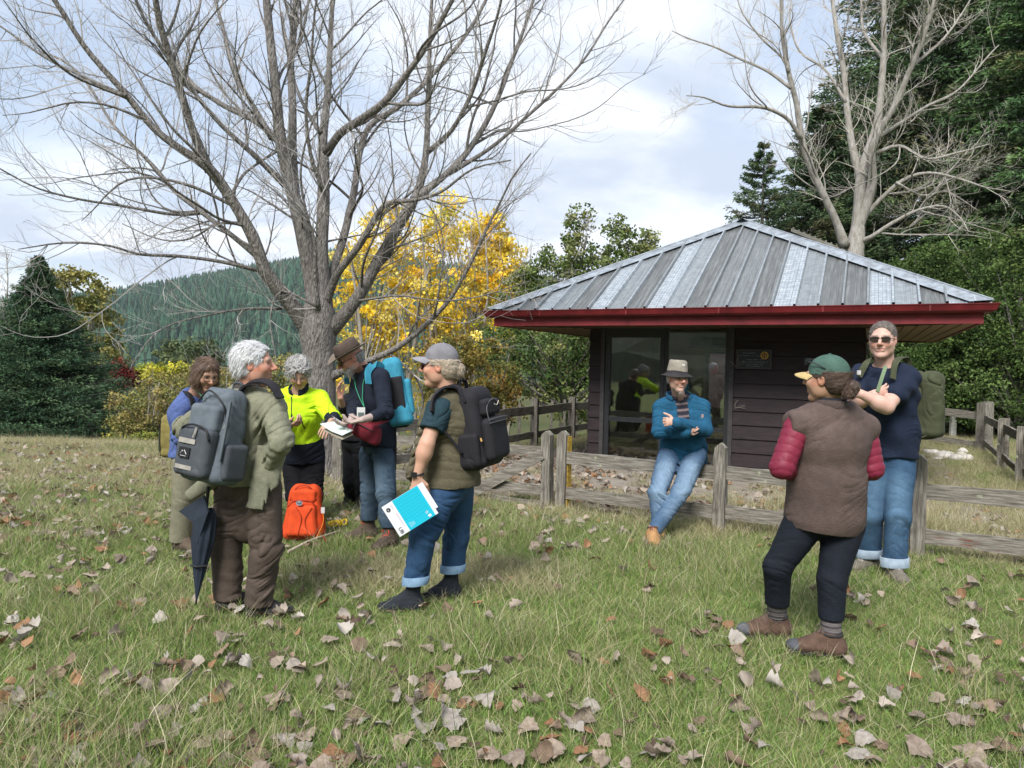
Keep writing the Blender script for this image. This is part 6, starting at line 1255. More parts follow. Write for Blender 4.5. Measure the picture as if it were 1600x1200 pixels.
def brim_hat(p, H, tilt, crown, brim, colc, colb, band=None, name='hat', ch=.105, flare=.25, droop=0., cr=(.088, .108), rough=.85, off=(0, -.012, .055), side_up=.02):
    """felt hat: dented crown, band and a brim that curves"""
    c, M = H; R3 = np.array(Matrix.Rotation(tilt[0], 3, 'X') @ Matrix.Rotation(tilt[1], 3, 'Y')); P = lambda x, y, z: c + M @ (np.array(off) + R3 @ np.array([x, y, z])); n = 40; mb = MB(); rings = []
    prof = [(1.02, 0), (1.01, .02), (.97, .5 * ch), (.90, .82 * ch), (.78, .97 * ch), (.55, 1.0 * ch), (.28, .93 * ch), (.02, .90 * ch)]
    for r_, z in prof:
        for k in range(n): a = 2 * pi * k / n; dent = .0 if r_ > .8 else -.006 * (1 + cos(2 * a)); rings.append(P(cr[0] * r_ * cos(a), cr[1] * r_ * sin(a), z + dent))
    F = [(i * n + j, i * n + (j + 1) % n, (i + 1) * n + (j + 1) % n, (i + 1) * n + j) for i in range(len(prof) - 1) for j in range(n)]; mb.add(rings, F, colc); o = mb.build(name, M_cloth_attr, p.root, smooth=True, colored=True)
    mb = MB(); V = []; K = 6
    for sgn in (0, 1):
        for i in range(K + 1):
            t = i / K
            for k in range(n):
                a = 2 * pi * k / n; rr = brim * t; z = -droop * t * t + side_up * t * t * cos(a) ** 2 + .006 * t * float(np.sin(3 * a + 1)); V.append(P((cr[0] * 1.0 + rr) * cos(a), (cr[1] * 1.0 + rr) * sin(a), z + (.003 if sgn else 0)))
    F = []; b = (K + 1) * n
    for i in range(K):
        for j in range(n): F.append((i * n + j, (i + 1) * n + j, (i + 1) * n + (j + 1) % n, i * n + (j + 1) % n)); F.append((b + i * n + j, b + i * n + (j + 1) % n, b + (i + 1) * n + (j + 1) % n, b + (i + 1) * n + j))
    F += [(K * n + j, b + K * n + j, b + K * n + (j + 1) % n, K * n + (j + 1) % n) for j in range(n)]
    mb.add(V, F, colb); mb.build('brim', M_cloth_attr, o, smooth=True, colored=True)
    if band is not None:
        mb = MB(); V = []
        for z in (.004, .026):
            for k in range(n): a = 2 * pi * k / n; V.append(P(cr[0] * 1.035 * cos(a), cr[1] * 1.035 * sin(a), z))
        mb.add(V, [(j, (j + 1) % n, n + (j + 1) % n, n + j) for j in range(n)], band); mb.build('band', M_cloth_attr, o, smooth=True, colored=True)
    return o
brim_hat(p, H, (.0, 0), 0, .085, (.075, .055, .045), (.16, .13, .10), (.035, .025, .02), side_up=.035, droop=.004, off=(0, -.015, .052), ch=.10)
boots(p, 'l', 'boot', (.085, .065, .05), M_sole, lace=mat('red_lace', (.60, .07, .03), .7), shaft=.09, bulk=1.08); boots(p, 'r', 'boot', (.085, .065, .05), M_sole, lace=bpy.data.materials['red_lace'], shaft=.09, bulk=1.08)
m = MB(); m.tube([p.L(573, 580, 5.74), p.L(567, 600, 5.68), p.L(566, 622, 5.63), p.L(569, 636, 5.60)], .0035, 4); m.tube([p.L(553, 588, 5.78), p.L(556, 606, 5.71), p.L(562, 622, 5.64), p.L(569, 636, 5.60)], .0035, 4); ly = m.build('lanyard', bpy.data.materials['green_cord'], p.root)
m = MB(); q = p.L(564, 645, 5.56); m.box(q, (.062, .004, .085), Matrix.Rotation(.25, 3, 'Z')); bdg = m.build('badge', mat('badge_card', (.62, .62, .60), .5), ly); m = MB(); m.box(q + [.002, -.0045, -.012], (.045, .002, .030), Matrix.Rotation(.25, 3, 'Z')); m.build('badge_print', mat('badge_print', (.12, .15, .14), .6), bdg)
# ================================================================== 5: woman with grey cap, quilted vest and booklet
J = dict(pel=(705, 752, 4.36), wai=(705, 712, 4.36), che=(704, 655, 4.35), nb=(703, 617, 4.33), sl=(686, 634, 4.19), sr=(718, 632, 4.50), el=(667, 694, 4.10), wl=(652, 744, 4.09), er=(712, 695, 4.6), wr=(690, 740, 4.6),
         hl=(694, 768, 4.27), hr=(714, 768, 4.44), kl=(661, 838, 4.20), kr=(713, 838, 4.47))
p = Per('woman in grey cap, olive quilted vest and rolled up jeans holding a turquoise booklet', (-.42, 4.36), J, dict(al=(644, 4.23), ar=(704, 4.49))); J = p.J; P5 = p
p.fd = dict(l=unit(np.array([-1, -.08, 0])), r=unit(np.array([-.85, -.5, 0])))
H = head_frame(p.L(686, 574, 4.31), (-1., .06, -.02)); P5H = H
Ww5 = ((.16, .125), (.135, .115), (.150, .125), (.105, .07))
p.body(H, Ww5, (.52, .30, .21), hands=[dict(wrist=J['wl'], dirn=(-.05, -.05, -1), palm=(.25, 1., 0), side=1, curls=(.12, .62, .78, .85), thumb=.9)] + [dict(wrist=J['wr'], dirn=(-.6, .3, -.3), palm=(0, -1, .1), side=1, curl=.5)], face=dict(jaw=.96), flush=.3, arm=(.044, .041, .037, .026), brow=(.3, .22, .15))
eyes(H, p.root); glasses(p, H, 1., frame=(.05, .02, .03), tint=(.05, .02, .03), dark=True, rim=.002)
trousers(p, 'jeans', ((.165, .135), (.14, .12)), (.108, .082, .078, .066), jeans_col(p, (.022, .058, .125), (.07, .14, .25), 5, .55), hem=.18, wr=.0065, fq=(9, 28), seed=3)
def turnup(p, q, z0, z1, r, colr, name='turn_up', tilt=0):
    a = p.J['a' + q]; k = p.J['k' + q]; mb = MB(); n = 28; V = []
    for z, rr in ((z0, r), (z1, r * 1.03), (z1, r * .94)):
        c = a + (k - a) * ((z - a[2]) / (k[2] - a[2]))
        for i in range(n): an = 2 * pi * i / n; V.append(c + np.array([cos(an), sin(an), 0]) * rr * (1 + .03 * sin(3 * an + z * 40)) + [0, 0, .008 * cos(an + 1) + tilt * cos(an)])
    mb.add(V, [(i * n + j, i * n + (j + 1) % n, (i + 1) * n + (j + 1) % n, (i + 1) * n + j) for i in range(2) for j in range(n)], colr); return mb.build(name, M_cloth_attr, p.root, smooth=True, colored=True)
for q in 'lr': turnup(p, q, .160, .212, .079, (.17, .27, .38))
S = Solid(); p.torso(S, Ww5, .018, .05, .060); sleeves(p, S, (.074, .074, .06, .06), (.003, 12), (0, 0), seed=3, q_='l'); sleeves(p, S, (.064, .062, .06, .06), (.003, 12), (0, 0), q_='r'); S.cut(J['sl'] + (J['el'] - J['sl']) * .62, unit(J['el'] - J['sl']))
wear(p, S, H, hem=J['wai'], amp=.004, seed=2, neckh=.0); solid_obj('t_shirt', S, .005, M_cloth_attr, p.root, solidcol((.018, .040, .052), .15, 12))
def quilt(p, sp, am):
    def f(q): z = (q @ p.up.astype(f32)); return (-am * np.abs(np.sin(z * pi / sp + .9 * np.sin(q[:, 0] * 14 + q[:, 1] * 9))) ** .5).astype(f32)
    return f
S = Solid(); p.torso(S, Ww5, .036, .05, .055); S.add(ecap(J['wai'], J['pel'] - [0, 0, .01], (.172, .155), (.185, .165), p.mid), .04); S.add(ecap(J['pel'] + p.fw * .05 + [0, 0, .05], J['pel'] + p.fw * .12 - [0, 0, .02], (.15, .10), (.14, .06), p.mid), .04)
S.add(ecap(p.L(676, 655, 4.33), p.L(655, 742, 4.30), (.05, .11), (.05, .15), p.fw), .05); S.sub(cap(J['sl'] + [.01, -.12, .03], J['sl'] + (J['el'] - J['sl']) * .45 + [.0, -.12, 0], .098, .098), .015); wear(p, S, H, hem=J['pel'] + [0, 0, -.015], amp=.004, seed=32, neckh=.03, neckr=.066); bs = S.disp; qf = quilt(p, .05, .0035); S.disp = lambda q: bs(q) + qf(q)
solid_obj('quilted_vest', S, .0055, M_cloth_attr, p.root, solidcol((.105, .092, .058), .12, 12)); collar(p, H, 'collar', .070, .055, M_cloth_attr, (.07, .062, .042), open_=.55, tilt=.004)
m = MB(); m.tube([p.L(640, 745, 4.22), p.L(645, 705, 4.22), p.L(655, 672, 4.22), p.L(663, 645, 4.22)], .004, 4); m.build('zip_edge', mat('pale_piping', (.45, .42, .35), .6), p.root)
def cap_hat(p, H, col, brimcol, name='cap', bl=.075, off=(0, -.012, .045), tilt=0., button=True, under=None, mesh=False, cr=(.083, .103, .092)):
    c, M = H; R3 = np.array(Matrix.Rotation(tilt, 3, 'X')); P = lambda x, y, z: c + M @ (np.array(off) + R3 @ np.array([x, y, z])); n = 36; mb = MB(); V = []; C = []
    for i in range(11):
        t = i / 10 * pi / 2
        for k in range(n): a = 2 * pi * k / n; seam = 1 - .012 * abs(cos(3 * a)) ** 12; V.append(P(cr[0] * cos(t) * cos(a) * seam, cr[1] * cos(t) * sin(a) * seam, cr[2] * sin(t) ** 1. * seam - (.0 if t > 0 else .012))); C.append(np.array(col) * (1 + .06 * sin(a * 5 + t * 3)))
    mb.add(V, [(i * n + j, i * n + (j + 1) % n, (i + 1) * n + (j + 1) % n, (i + 1) * n + j) for i in range(10) for j in range(n)], np.array(C)); o = mb.build(name, M_cloth_attr, p.root, smooth=True, colored=True)
    mb = MB(); V = []; K = 8; nn = 17
    for lay in (0, 1):
        for i in range(K + 1):
            t = i / K
            for j in range(nn):
                s_ = (j / (nn - 1) - .5) * 2; a = pi / 2 - s_ * 1.02; ix = cr[0] * cos(a) * .98; iy = cr[1] * sin(a) * .98; ex = s_ * .078 * (1 - .12 * s_ * s_); ey = cr[1] * .52 + (bl + .050) * (1 - abs(s_) ** 3.2 * .75); V.append(P(ix + (ex - ix) * t, iy + (ey - iy) * t, -.006 - .02 * s_ * s_ * (1 + .4 * t) - .012 * t * t + .004 * (1 - lay)))
    b = (K + 1) * nn; F = []
    for i in range(K):
        for j in range(nn - 1): q = i * nn + j; F.append((q, q + 1, q + nn + 1, q + nn)); F.append((b + q, b + q + nn, b + q + nn + 1, b + q + 1))
    F += [(K * nn + j, K * nn + j + 1, b + K * nn + j + 1, b + K * nn + j) for j in range(nn - 1)]
    CC = np.array([brimcol] * b + [under or brimcol] * b); mb.add(V, F, CC); mb.build('peak', M_cloth_attr, o, smooth=True, colored=True)
    if button: mb = MB(); mb.box(P(0, 0, cr[2] + .002), (.012, .012, .006), M, col); mb.build('button', M_cloth_attr, o, colored=True)
    return o
M_greycap = (.19, .185, .20)
cap_hat(p, H, M_greycap, (.24, .235, .26), under=(.20, .20, .22), off=(0, -.018, .056), tilt=.10)
def ponyknot(H, c, r, seed, cols, base, p, tail=None, n=900):
    S = Solid(); S.add(ell(HP(H, *c), A3(*r), H[1]), .01)
    if tail: S.add(cap(HP(H, *c), HP(H, *tail[0]), tail[1], tail[2]), .015)
    S.add(ell(HP(H, c[0], c[1] + .03, c[2] - .02), A3(.03, .03, .03), H[1]), .02)
    S.disp = lambda q: -.007 * np.abs(vnoise(q * np.array([70, 70, 40], f32), seed)); V_, F_ = S.mesh(.0035); o = mesh_np('hair_knot', V_, F_, M_hair, p.root, col=np.array(base) * (1 + .4 * vnoise(V_ * np.array([150, 150, 40])))[:, None], smooth=True)
    strands(V_, F_, H, n, .020, .0010, np.random.default_rng(seed), o, M_hair, cols=cols, jit=.4, lift=.25); return o
BL = [(.42, .33, .24), (.52, .43, .33), (.32, .25, .18), (.45, .42, .38)]
HS = hair_solid(H, 1., front=.030, back=-.072, thick=.009, amp=.004, seed=24); HS.cut(HP(H, 0, 0, .045), H[1][:, 2]); V_, F_ = HS.mesh(.004); hr_ = mesh_np('hair', V_, F_, M_hair, p.root, col=np.array((.38, .31, .24)) * (1 + .4 * vnoise(V_ * 90))[:, None], smooth=True); strands(V_, F_, H, 900, .04, .0010, np.random.default_rng(3), hr_, M_hair, cols=BL, jit=.15, lift=.08, dirf=lambda q: np.stack([0 * q[:, 0], -np.ones(len(q)), -.2 + 0 * q[:, 0]], 1))
ponyknot(H, (0, -.125, -.012), (.030, .028, .036), 5, BL, (.42, .34, .25), p)
m = MB(); wc = J['wl'] + (J['el'] - J['wl']) * .06; m.tube([wc + np.array([cos(a), sin(a) * .9, .1 * cos(a)]) * .0325 for a in np.linspace(0, 2 * pi, 17)], .006, 5, cap=False); m.box(wc + [-.018, -.028, 0], (.032, .012, .03)); m.build('watch', mat('watch_black', (.012, .012, .014), .35, spec=.5), p.root)
for q in 'lr': boots(p, q, 'boot', (.022, .026, .033), M_sole, shaft=.12, length=1.05, bulk=.92)
# ================================================================== 6: man leaning on the fence, arms crossed
J = dict(pel=(1066, 702, 6.66), wai=(1067, 690, 6.62), che=(1066, 656, 6.58), nb=(1062, 621, 6.55), sr=(1034, 634, 6.58), sl=(1096, 634, 6.56), er=(1029, 674, 6.48), wr=(1073, 676, 6.30), el=(1103, 672, 6.46), wl=(1056, 660, 6.24),
         hr=(1046, 712, 6.60), hl=(1086, 712, 6.60), kr=(1027, 770, 6.26), kl=(1064, 768, 6.22))
p = Per('smiling man in bucket hat and blue jacket leaning on the rail with crossed arms', (1.55, 6.55), J, dict(ar=(1029, 6.22, .12), al=(1020, 6.02, .095))); J = p.J
p.fd = dict(r=unit(np.array([-.2, -1, 0])), l=unit(np.array([-.12, -1, 0])))
H = head_frame(p.L(1059, 592, 6.44), (.28, -.94, -.06), (.03, 0, 1))
p.body(H, Wm, (.55, .33, .25), hands=[dict(wrist=J['wl'], dirn=(-1, -.0, .05), palm=(0, 1, -.2), side=-1, curl=.9, thumb=.2), dict(wrist=J['wr'], dirn=(.75, -.02, .5), palm=(0, 1, 0), side=-1, curl=.4, size=.88)], face=dict(nose=1.05, jaw=1.02, mouth=3.), stubble=.1, flush=.45, brow=(.35, .32, .3))
eyes(H, p.root)
S = Solid(); S.add(ell(HP(H, 0, .070, -.106), A3(.019, .017, .022), H[1]), .02); S.disp = lambda q: .005 * vnoise(q * 90, 3); V_, F_ = S.mesh(.004); bd = mesh_np('beard', V_, F_, M_hair, p.root, col=np.array((.27, .22, .19)) * (1 + .3 * vnoise(V_ * 100))[:, None], smooth=True); strands(V_, F_, H, 420, .020, .0010, np.random.default_rng(8), bd, M_hair, cols=[(.3, .24, .2), (.45, .42, .4), (.2, .14, .1)], dirf=lambda q: np.stack([0 * q[:, 0], .1 + 0 * q[:, 0], -np.ones(len(q))], 1))
trousers(p, 'jeans', ((.155, .13), (.155, .13)), (.105, .080, .078, .062), jeans_col(p, (.045, .09, .16), (.20, .29, .39), 9, .85, fwd=np.array([0, -1., .1])), hem=None, ext=-.03, wr=.008, fq=(9, 24), seed=13)
JB = (.014, .085, .16)
S = Solid(); p.torso(S, Wm, .034, .05, .072); S.add(ecap(J['wai'], J['pel'] - [0, 0, .04], (.19, .15), (.20, .15), p.mid), .04); S.add(ecap(J['pel'] + [.17, .0, .02], J['pel'] + [.21, .02, -.13], (.06, .09), (.03, .07), (1, 0, 0)), .04)
sleeves(p, S, (.075, .064, .066, .050), (.010, 24), (.97, .97), seed=3, k=.012); S.sub(ecap(J['nb'] + p.fw * .12, J['che'] + p.fw * .17 - p.up * .06, (.075, .06), (.035, .05), p.ss), .015); wear(p, S, H, hem=J['pel'] - [0, 0, .16], amp=.009, seed=15, amp2=.004, neckh=.01); jk = solid_obj('blue_jacket', S, .005, M_cloth_attr, p.root, solidcol(JB, .12, 12))
S = Solid(); p.torso(S, Wm, .016, .05, .05); wear(p, S, H, hem=J['wai'], amp=.002, seed=2, neckh=.02, neckr=.06); st = lambda V: np.where((np.sin(((V - J['nb']) @ p.up) * 118) > .45)[:, None], (.17, .13, .13), (.022, .022, .034)); solid_obj('striped_shirt', S, .005, M_cloth_attr, p.root, st)
collar(p, H, 'jacket_collar', .085, .055, M_cloth_attr, JB, open_=.75, tilt=.018, drop=.03, thick=.014); collar(p, H, 'shirt_collar', .068, .035, M_cloth_attr, (.03, .03, .042), open_=.35, tilt=.008)
m = MB(); q = J['sl'] + (J['el'] - J['sl']) * .28 + p.fw * .086 + [-.02, 0, 0]; m.box(q, (.022, .006, .036)); m.build('jacket_badge', mat('jacket_badge', (.30, .22, .21), .6), p.root)
def bucket(p, H):
    c, M = H; P = lambda x, y, z: c + M @ (np.array([0, -.018, .062]) + np.array([x, y, z])); n = 36
    def rings(pr, colr, name, parent):
        mb = MB(); V = []; C = []
        for r1, r2, z, cc_ in pr:
            for k in range(n): a = 2 * pi * k / n; V.append(P(r1 * cos(a), r2 * sin(a), z + .004 * sin(3 * a + r1 * 60))); C.append(np.array(cc_) * (1 + .08 * sin(a * 4 + z * 50)))
        mb.add(V, [(i * n + j, i * n + (j + 1) % n, (i + 1) * n + (j + 1) % n, (i + 1) * n + j) for i in range(len(pr) - 1) for j in range(n)], np.array(C)); return mb.build(name, M_cloth_attr, parent, smooth=True, colored=True)
    K = (.27, .245, .20); o = rings([(.089, .108, -.012, K), (.087, .106, .02, K), (.080, .098, .060, K), (.075, .092, .092, K), (.066, .083, .104, K), (.0, .0, .106, K)], K, 'bucket_hat', p.root)
    D_ = (.035, .032, .034); rings([(.090, .109, .012, D_), (.091, .110, -.010, D_), (.118, .142, -.026, D_), (.142, .152, -.034, D_), (.143, .153, -.039, D_), (.120, .142, -.034, D_), (.088, .107, -.018, D_)], D_, 'brim', o)
    m = MB(); m.box(P(0, .098, .068), (.026, .006, .022), M); m.build('hat_patch', mat('hat_patch', (.6, .58, .52), .7), o)
bucket(p, H)
HS = hair_solid(H, 1., front=.02, back=-.05, thick=.006, amp=.003, seed=14); HS.cut(HP(H, 0, 0, .03), H[1][:, 2]); V_, F_ = HS.mesh(.004); mesh_np('hair', V_, F_, M_hair, p.root, col=np.array((.33, .31, .29)) * (1 + .4 * vnoise(V_ * 100))[:, None], smooth=True)
TAN = (.42, .23, .10); boots(p, 'l', 'boot', TAN, mat('sole_tan', (.22, .14, .08), .8), lace=mat('brown_lace', (.16, .07, .045), .7), shaft=.04, bulk=1.1); boots(p, 'r', 'boot', TAN, bpy.data.materials['sole_tan'], lace=bpy.data.materials['brown_lace'], shaft=.03, bulk=1.1)
# ================================================================== 7: woman with green cap, brown vest over magenta down jacket, from behind
J = dict(pel=(1289, 800, 3.84), wai=(1292, 752, 3.83), che=(1297, 690, 3.82), nb=(1300, 638, 3.80), sl=(1247, 658, 3.76), sr=(1350, 664, 3.86), el=(1222, 730, 3.72), wl=(1250, 742, 3.97), er=(1362, 732, 3.84), wr=(1335, 745, 4.08),
         hl=(1258, 815, 3.84), hr=(1318, 820, 3.82), kl=(1215, 885, 3.86), kr=(1300, 905, 3.76))
p = Per('woman in green cap and brown vest over magenta puffer jacket, her back to us', (1.6, 3.83), J, dict(al=(1214, 3.97), ar=(1298, 3.72))); J = p.J; P7 = p
p.fd = dict(l=unit(np.array([-1, .02, 0])), r=unit(np.array([-.92, .18, 0])))
H = head_frame(p.L(1291, 594, 3.76), (-.69, .72, .02)); P7H = H
p.body(H, Ww, (.40, .235, .155), hands=[dict(wrist=J['wl'], dirn=(.7, .4, 0), palm=(0, .5, 0.8), side=1, curl=.5), dict(wrist=J['wr'], dirn=(-.7, .4, 0), palm=(0, .5, .8), side=-1, curl=.5)], face=dict(jaw=.96), leg=(.072, .050, .050, .034))
eyes(H, p.root)
S_leg = trousers(p, 'leggings', ((.165, .13), (.145, .12)), (.108, .072, .074, .056), solidcol((.010, .013, .020), .18, 9), hem=.205, wr=.0055, fq=(12, 16), seed=17, amp=.0014)
for q in 'lr':
    S = Solid(); a, k = J['a' + q], J['k' + q]; d = unit(k - a); S.add(cap(a - d * .02, a + d * .17, .050, .053), 0); S.disp = lambda v: .0018 * np.sin(v[:, 2] * 420).astype(f32)
    solid_obj('sock', S, .004, M_cloth_attr, p.root, lambda V: np.where((np.sin(V[:, 2] * 210) > .2)[:, None], (.16, .145, .14), (.075, .068, .07)))
def puff(S, p, q_, r, sp, am, k=.04):
    J = p.J; S.add(cap(J['s' + q_], J['e' + q_], r[0], r[1]), k).add(cap(J['e' + q_], J['w' + q_], r[2], r[3]), k)
def puffdisp(p, sp, am):
    J = p.J
    def f(v):
        out = np.zeros(len(v), f32)
        best = np.full(len(v), 9., f32); arc = np.zeros(len(v), f32)
        for q in 'lr':
            L0 = 0
            a, b = J['s' + q], J['e' + q]; d = b - a; L = np.linalg.norm(d); u = ((v - a) @ d) / L ** 2; ds = np.linalg.norm(v - a - np.clip(u, -.3, 1.3)[:, None] * d, axis=1); m_ = ds < best; best[m_] = ds[m_]; arc[m_] = (u * L)[m_] + .012 * np.sin(v[m_][:, 0] * 25)
        return (-am * np.abs(np.sin((arc + .22 * (v[:, 0] - J['sl'][0])) * pi / sp)) ** .3 + am * .5 + .0015 * vnoise(v * 60, 3)).astype(f32)
    return f
MAG = (.19, .020, .045)
S = Solid(); p.torso(S, Ww, .016, .05, .07); S.add(ecap(J['wai'], J['pel'] - [0, 0, .03], (.17, .15), (.185, .155), p.mid), .04); puff(S, p, 'l', (.066, .062, .056, .045), .05, .01, .02); puff(S, p, 'r', (.064, .060, .056, .045), .05, .01, .02); S.disp = puffdisp(p, .042, .0055); S.cut(J['pel'] - [0, 0, .045], (-.25, 0, -1)); S.cut(J['nb'] + p.up * .02, p.up)
solid_obj('puffer_jacket', S, .005, mat('shiny_nylon', attr=True, rough=.55, spec=.25, var=.08, vscale=20, bump=.1, bscale=90), p.root, solidcol(MAG, .12, 18))
VB = (.098, .070, .062)
S = Solid(); p.torso(S, ((.16, .14), (.15, .13), (.17, .13), (.14, .085)), .032, .05, .062); S.add(ecap(J['wai'], J['pel'] - [0, 0, .03], (.188, .155), (.205, .165), p.mid), .05)
for q, sx in (('l', -1), ('r', 1)): S.add(cap(J['s' + q] - p.ss * sx * .03, J['s' + q] + p.ss * sx * .006, .082, .072), .04)
wear(p, S, H, hem=J['pel'] - [0, 0, .095], hemn=(-.10, 0, -1), amp=.001, seed=52, neckh=.035, amp2=.002, freq=(7, 7, 5), neckr=.068)
for q, sx in (('l', -1), ('r', 1)): S.sub(cap(J['s' + q] + p.ss * sx * .145 + p.up * .05, J['s' + q] + p.ss * sx * .135 - p.up * .20, .082, .098), .015)
solid_obj('brown_vest', S, .0055, M_cloth_attr, p.root, lambda V: np.array(VB) * (1 + .12 * vnoise(V * 5, 3) + .10 * vnoise(V * np.array([4, 4, 22]) + 3 * V[:, :1], 8) + .05 * vnoise(V * 60, 9))[:, None])
collar(p, H, 'collar', .078, .060, M_cloth_attr, (.075, .055, .05), open_=.5, tilt=.004); collar(p, H, 'inner_collar', .069, .075, M_cloth_attr, (.02, .022, .028), open_=.4, tilt=.0)
GCAP = (.060, .115, .092)
ch_ = cap_hat(p, H, GCAP, (.50, .38, .18), under=(.55, .42, .22), off=(0, -.012, .042), bl=.07, cr=(.086, .106, .094))
DB = [(.07, .045, .035), (.11, .07, .05), (.045, .03, .025), (.15, .10, .075)]
HS = hair_solid(H, 1., front=.030, back=-.072, thick=.008, amp=.004, seed=24); HS.cut(HP(H, 0, 0, .045), H[1][:, 2]); V_, F_ = HS.mesh(.004); hr_ = mesh_np('hair', V_, F_, M_hair, p.root, col=np.array((.07, .048, .038)) * (1 + .4 * vnoise(V_ * 90))[:, None], smooth=True); strands(V_, F_, H, 1000, .04, .0010, np.random.default_rng(3), hr_, M_hair, cols=DB, jit=.15, lift=.08, dirf=lambda q: np.stack([0 * q[:, 0], -np.ones(len(q)), .2 + 0 * q[:, 0]], 1))
ponyknot(H, (-.005, -.135, -.030), (.034, .036, .032), 6, DB, (.075, .05, .04), p, tail=((-.012, -.132, -.062), .030, .026), n=900)
m = MB(); P = lambda x, y, z: HP(H, x, y, z)            # sunglasses pushed up on the cap
for q in (-1, 1):
    m.box(P(q * .036, .086, .094), (.052, .012, .034), H[1]); m.tube([P(q * .064, .08, .096), P(q * .090, .03, .088), P(q * .089, -.03, .060)], .0032, 4)
m.box(P(0, .090, .096), (.022, .008, .010), H[1]); m.build('sunglasses', mat('sunglass_black', (.010, .010, .012), .3, spec=.4), ch_)
HB = (.105, .065, .048)
for q in 'lr': boots(p, q, 'hiking_boot', HB, M_sole, lace=mat('boot_lace', (.12, .09, .07), .7) if q == 'l' else bpy.data.materials['boot_lace'], shaft=.035, bulk=1.12, toecol=(.085, .09, .10), length=1.1)
# ================================================================== 8: tall man with glasses, arms crossed
J = dict(pel=(1388, 708, 5.20), wai=(1388, 672, 5.20), che=(1384, 618, 5.17), nb=(1382, 568, 5.15), sr=(1345, 583, 5.24), sl=(1419, 586, 5.08), er=(1336, 630, 5.06), wr=(1366, 616, 4.93), el=(1385, 636, 4.86), wl=(1346, 616, 4.86),
         hl=(1405, 726, 5.15), hr=(1371, 726, 5.22), kl=(1403, 806, 5.08), kr=(1361, 803, 5.22))
p = Per('tall man in dark glasses and navy t-shirt with crossed bare arms and rolled jeans', (2.7, 5.17), J, dict(al=(1397, 5.12), ar=(1358, 5.36))); J = p.J; P8 = p
p.fd = dict(l=unit(np.array([-.15, -1, 0])), r=unit(np.array([-.9, -.45, 0])))
H = head_frame(p.L(1379, 532, 5.10), (-.58, -.80, -.06)); P8H = H
Wb = ((.165, .125), (.165, .13), (.185, .13), (.135, .08))
p.body(H, Wb, (.57, .36, .29), hs=1.05, hands=[dict(wrist=J['wl'], dirn=(-.75, .62, .12), palm=(.6, .7, -.1), side=-1, curl=.8), dict(wrist=J['wr'], dirn=(.85, -.1, .35), palm=(0, 1, 0), side=-1, curl=.35, size=.92)], face=dict(nose=1.05, jaw=1.14), flush=.35, arm=(.054, .047, .042, .030), neck=.062, brow=(.22, .17, .13))
eyes(H, p.root, 1.05); glasses(p, H, 1.05, frame=(.015, .015, .017), tint=(.035, .022, .020), rim=.003, hgt=.0125, w=.030, sq=.32)
HS = hair_solid(H, 1.05, front=.038, back=-.032, thick=.005, amp=.003, freq=110, seed=31); HS.sub(ell(HP(H, 0, .078, .050, 1.05), A3(.066, .036, .030), H[1]), .01); [HS.sub(ell(HP(H, q * .085, .012, -.012, 1.05), A3(.030, .040, .034), H[1]), .008) for q in (-1, 1)]; V_, F_ = HS.mesh(.004); hr_ = mesh_np('hair', V_, F_, M_hair, p.root, col=np.array((.115, .095, .08)) * (1 + .5 * vnoise(V_ * 90))[:, None], smooth=True); strands(V_, F_, H, 2200, .016, .0011, np.random.default_rng(3), hr_, M_hair, cols=[(.16, .13, .11), (.28, .26, .24), (.09, .07, .06)], jit=.4, lift=.4)
trousers(p, 'jeans', ((.170, .135), (.160, .13)), (.110, .085, .084, .078), jeans_col(p, (.030, .070, .135), (.11, .20, .30), 15, .6), hem=.115, wr=.007, fq=(10, 20), seed=23)
for q in 'lr': turnup(p, q, .085, .155, .093, (.28, .35, .42))
NV = (.012, .019, .040)
S = Solid(); p.torso(S, Wb, .018, .05, .070); S.add(ecap(J['wai'], J['pel'] + [0, 0, .0], (.178, .145), (.19, .15), p.mid), .05); S.add(ecap(J['che'] + p.fw * .02, J['wai'] + p.fw * .03, (.15, .11), (.16, .12), p.ss), .05)
for q in 'lr': a, b = J['s' + q], J['e' + q]; S.add(cap(a, a + (b - a) * .58, .078, .083), .05)
for q in 'lr': a, b = J['s' + q], J['e' + q]
wear(p, S, H, hem=J['pel'] - [0, 0, .02], amp=.007, seed=25, neckh=.0, amp2=.002, freq=(6, 6, 9), neckr=.072); S.disp = (lambda d0: lambda q: d0(q) + (.004 * np.sin(q[:, 0] * 30 + q[:, 2] * 34 + 2 * np.sin(q[:, 2] * 9))).astype(f32))(S.disp)
solid_obj('navy_t_shirt', S, .005, M_cloth_attr, p.root, solidcol(NV, .15, 8))
for q in 'rl': boots(p, q, 'shoe', (.15, .135, .11), mat('sole_grey', (.12, .11, .10), .8) if q == 'r' else bpy.data.materials['sole_grey'], lace=mat('grey_lace', (.3, .28, .24), .7) if q == 'r' else bpy.data.materials['grey_lace'], shaft=.01, bulk=1.1)
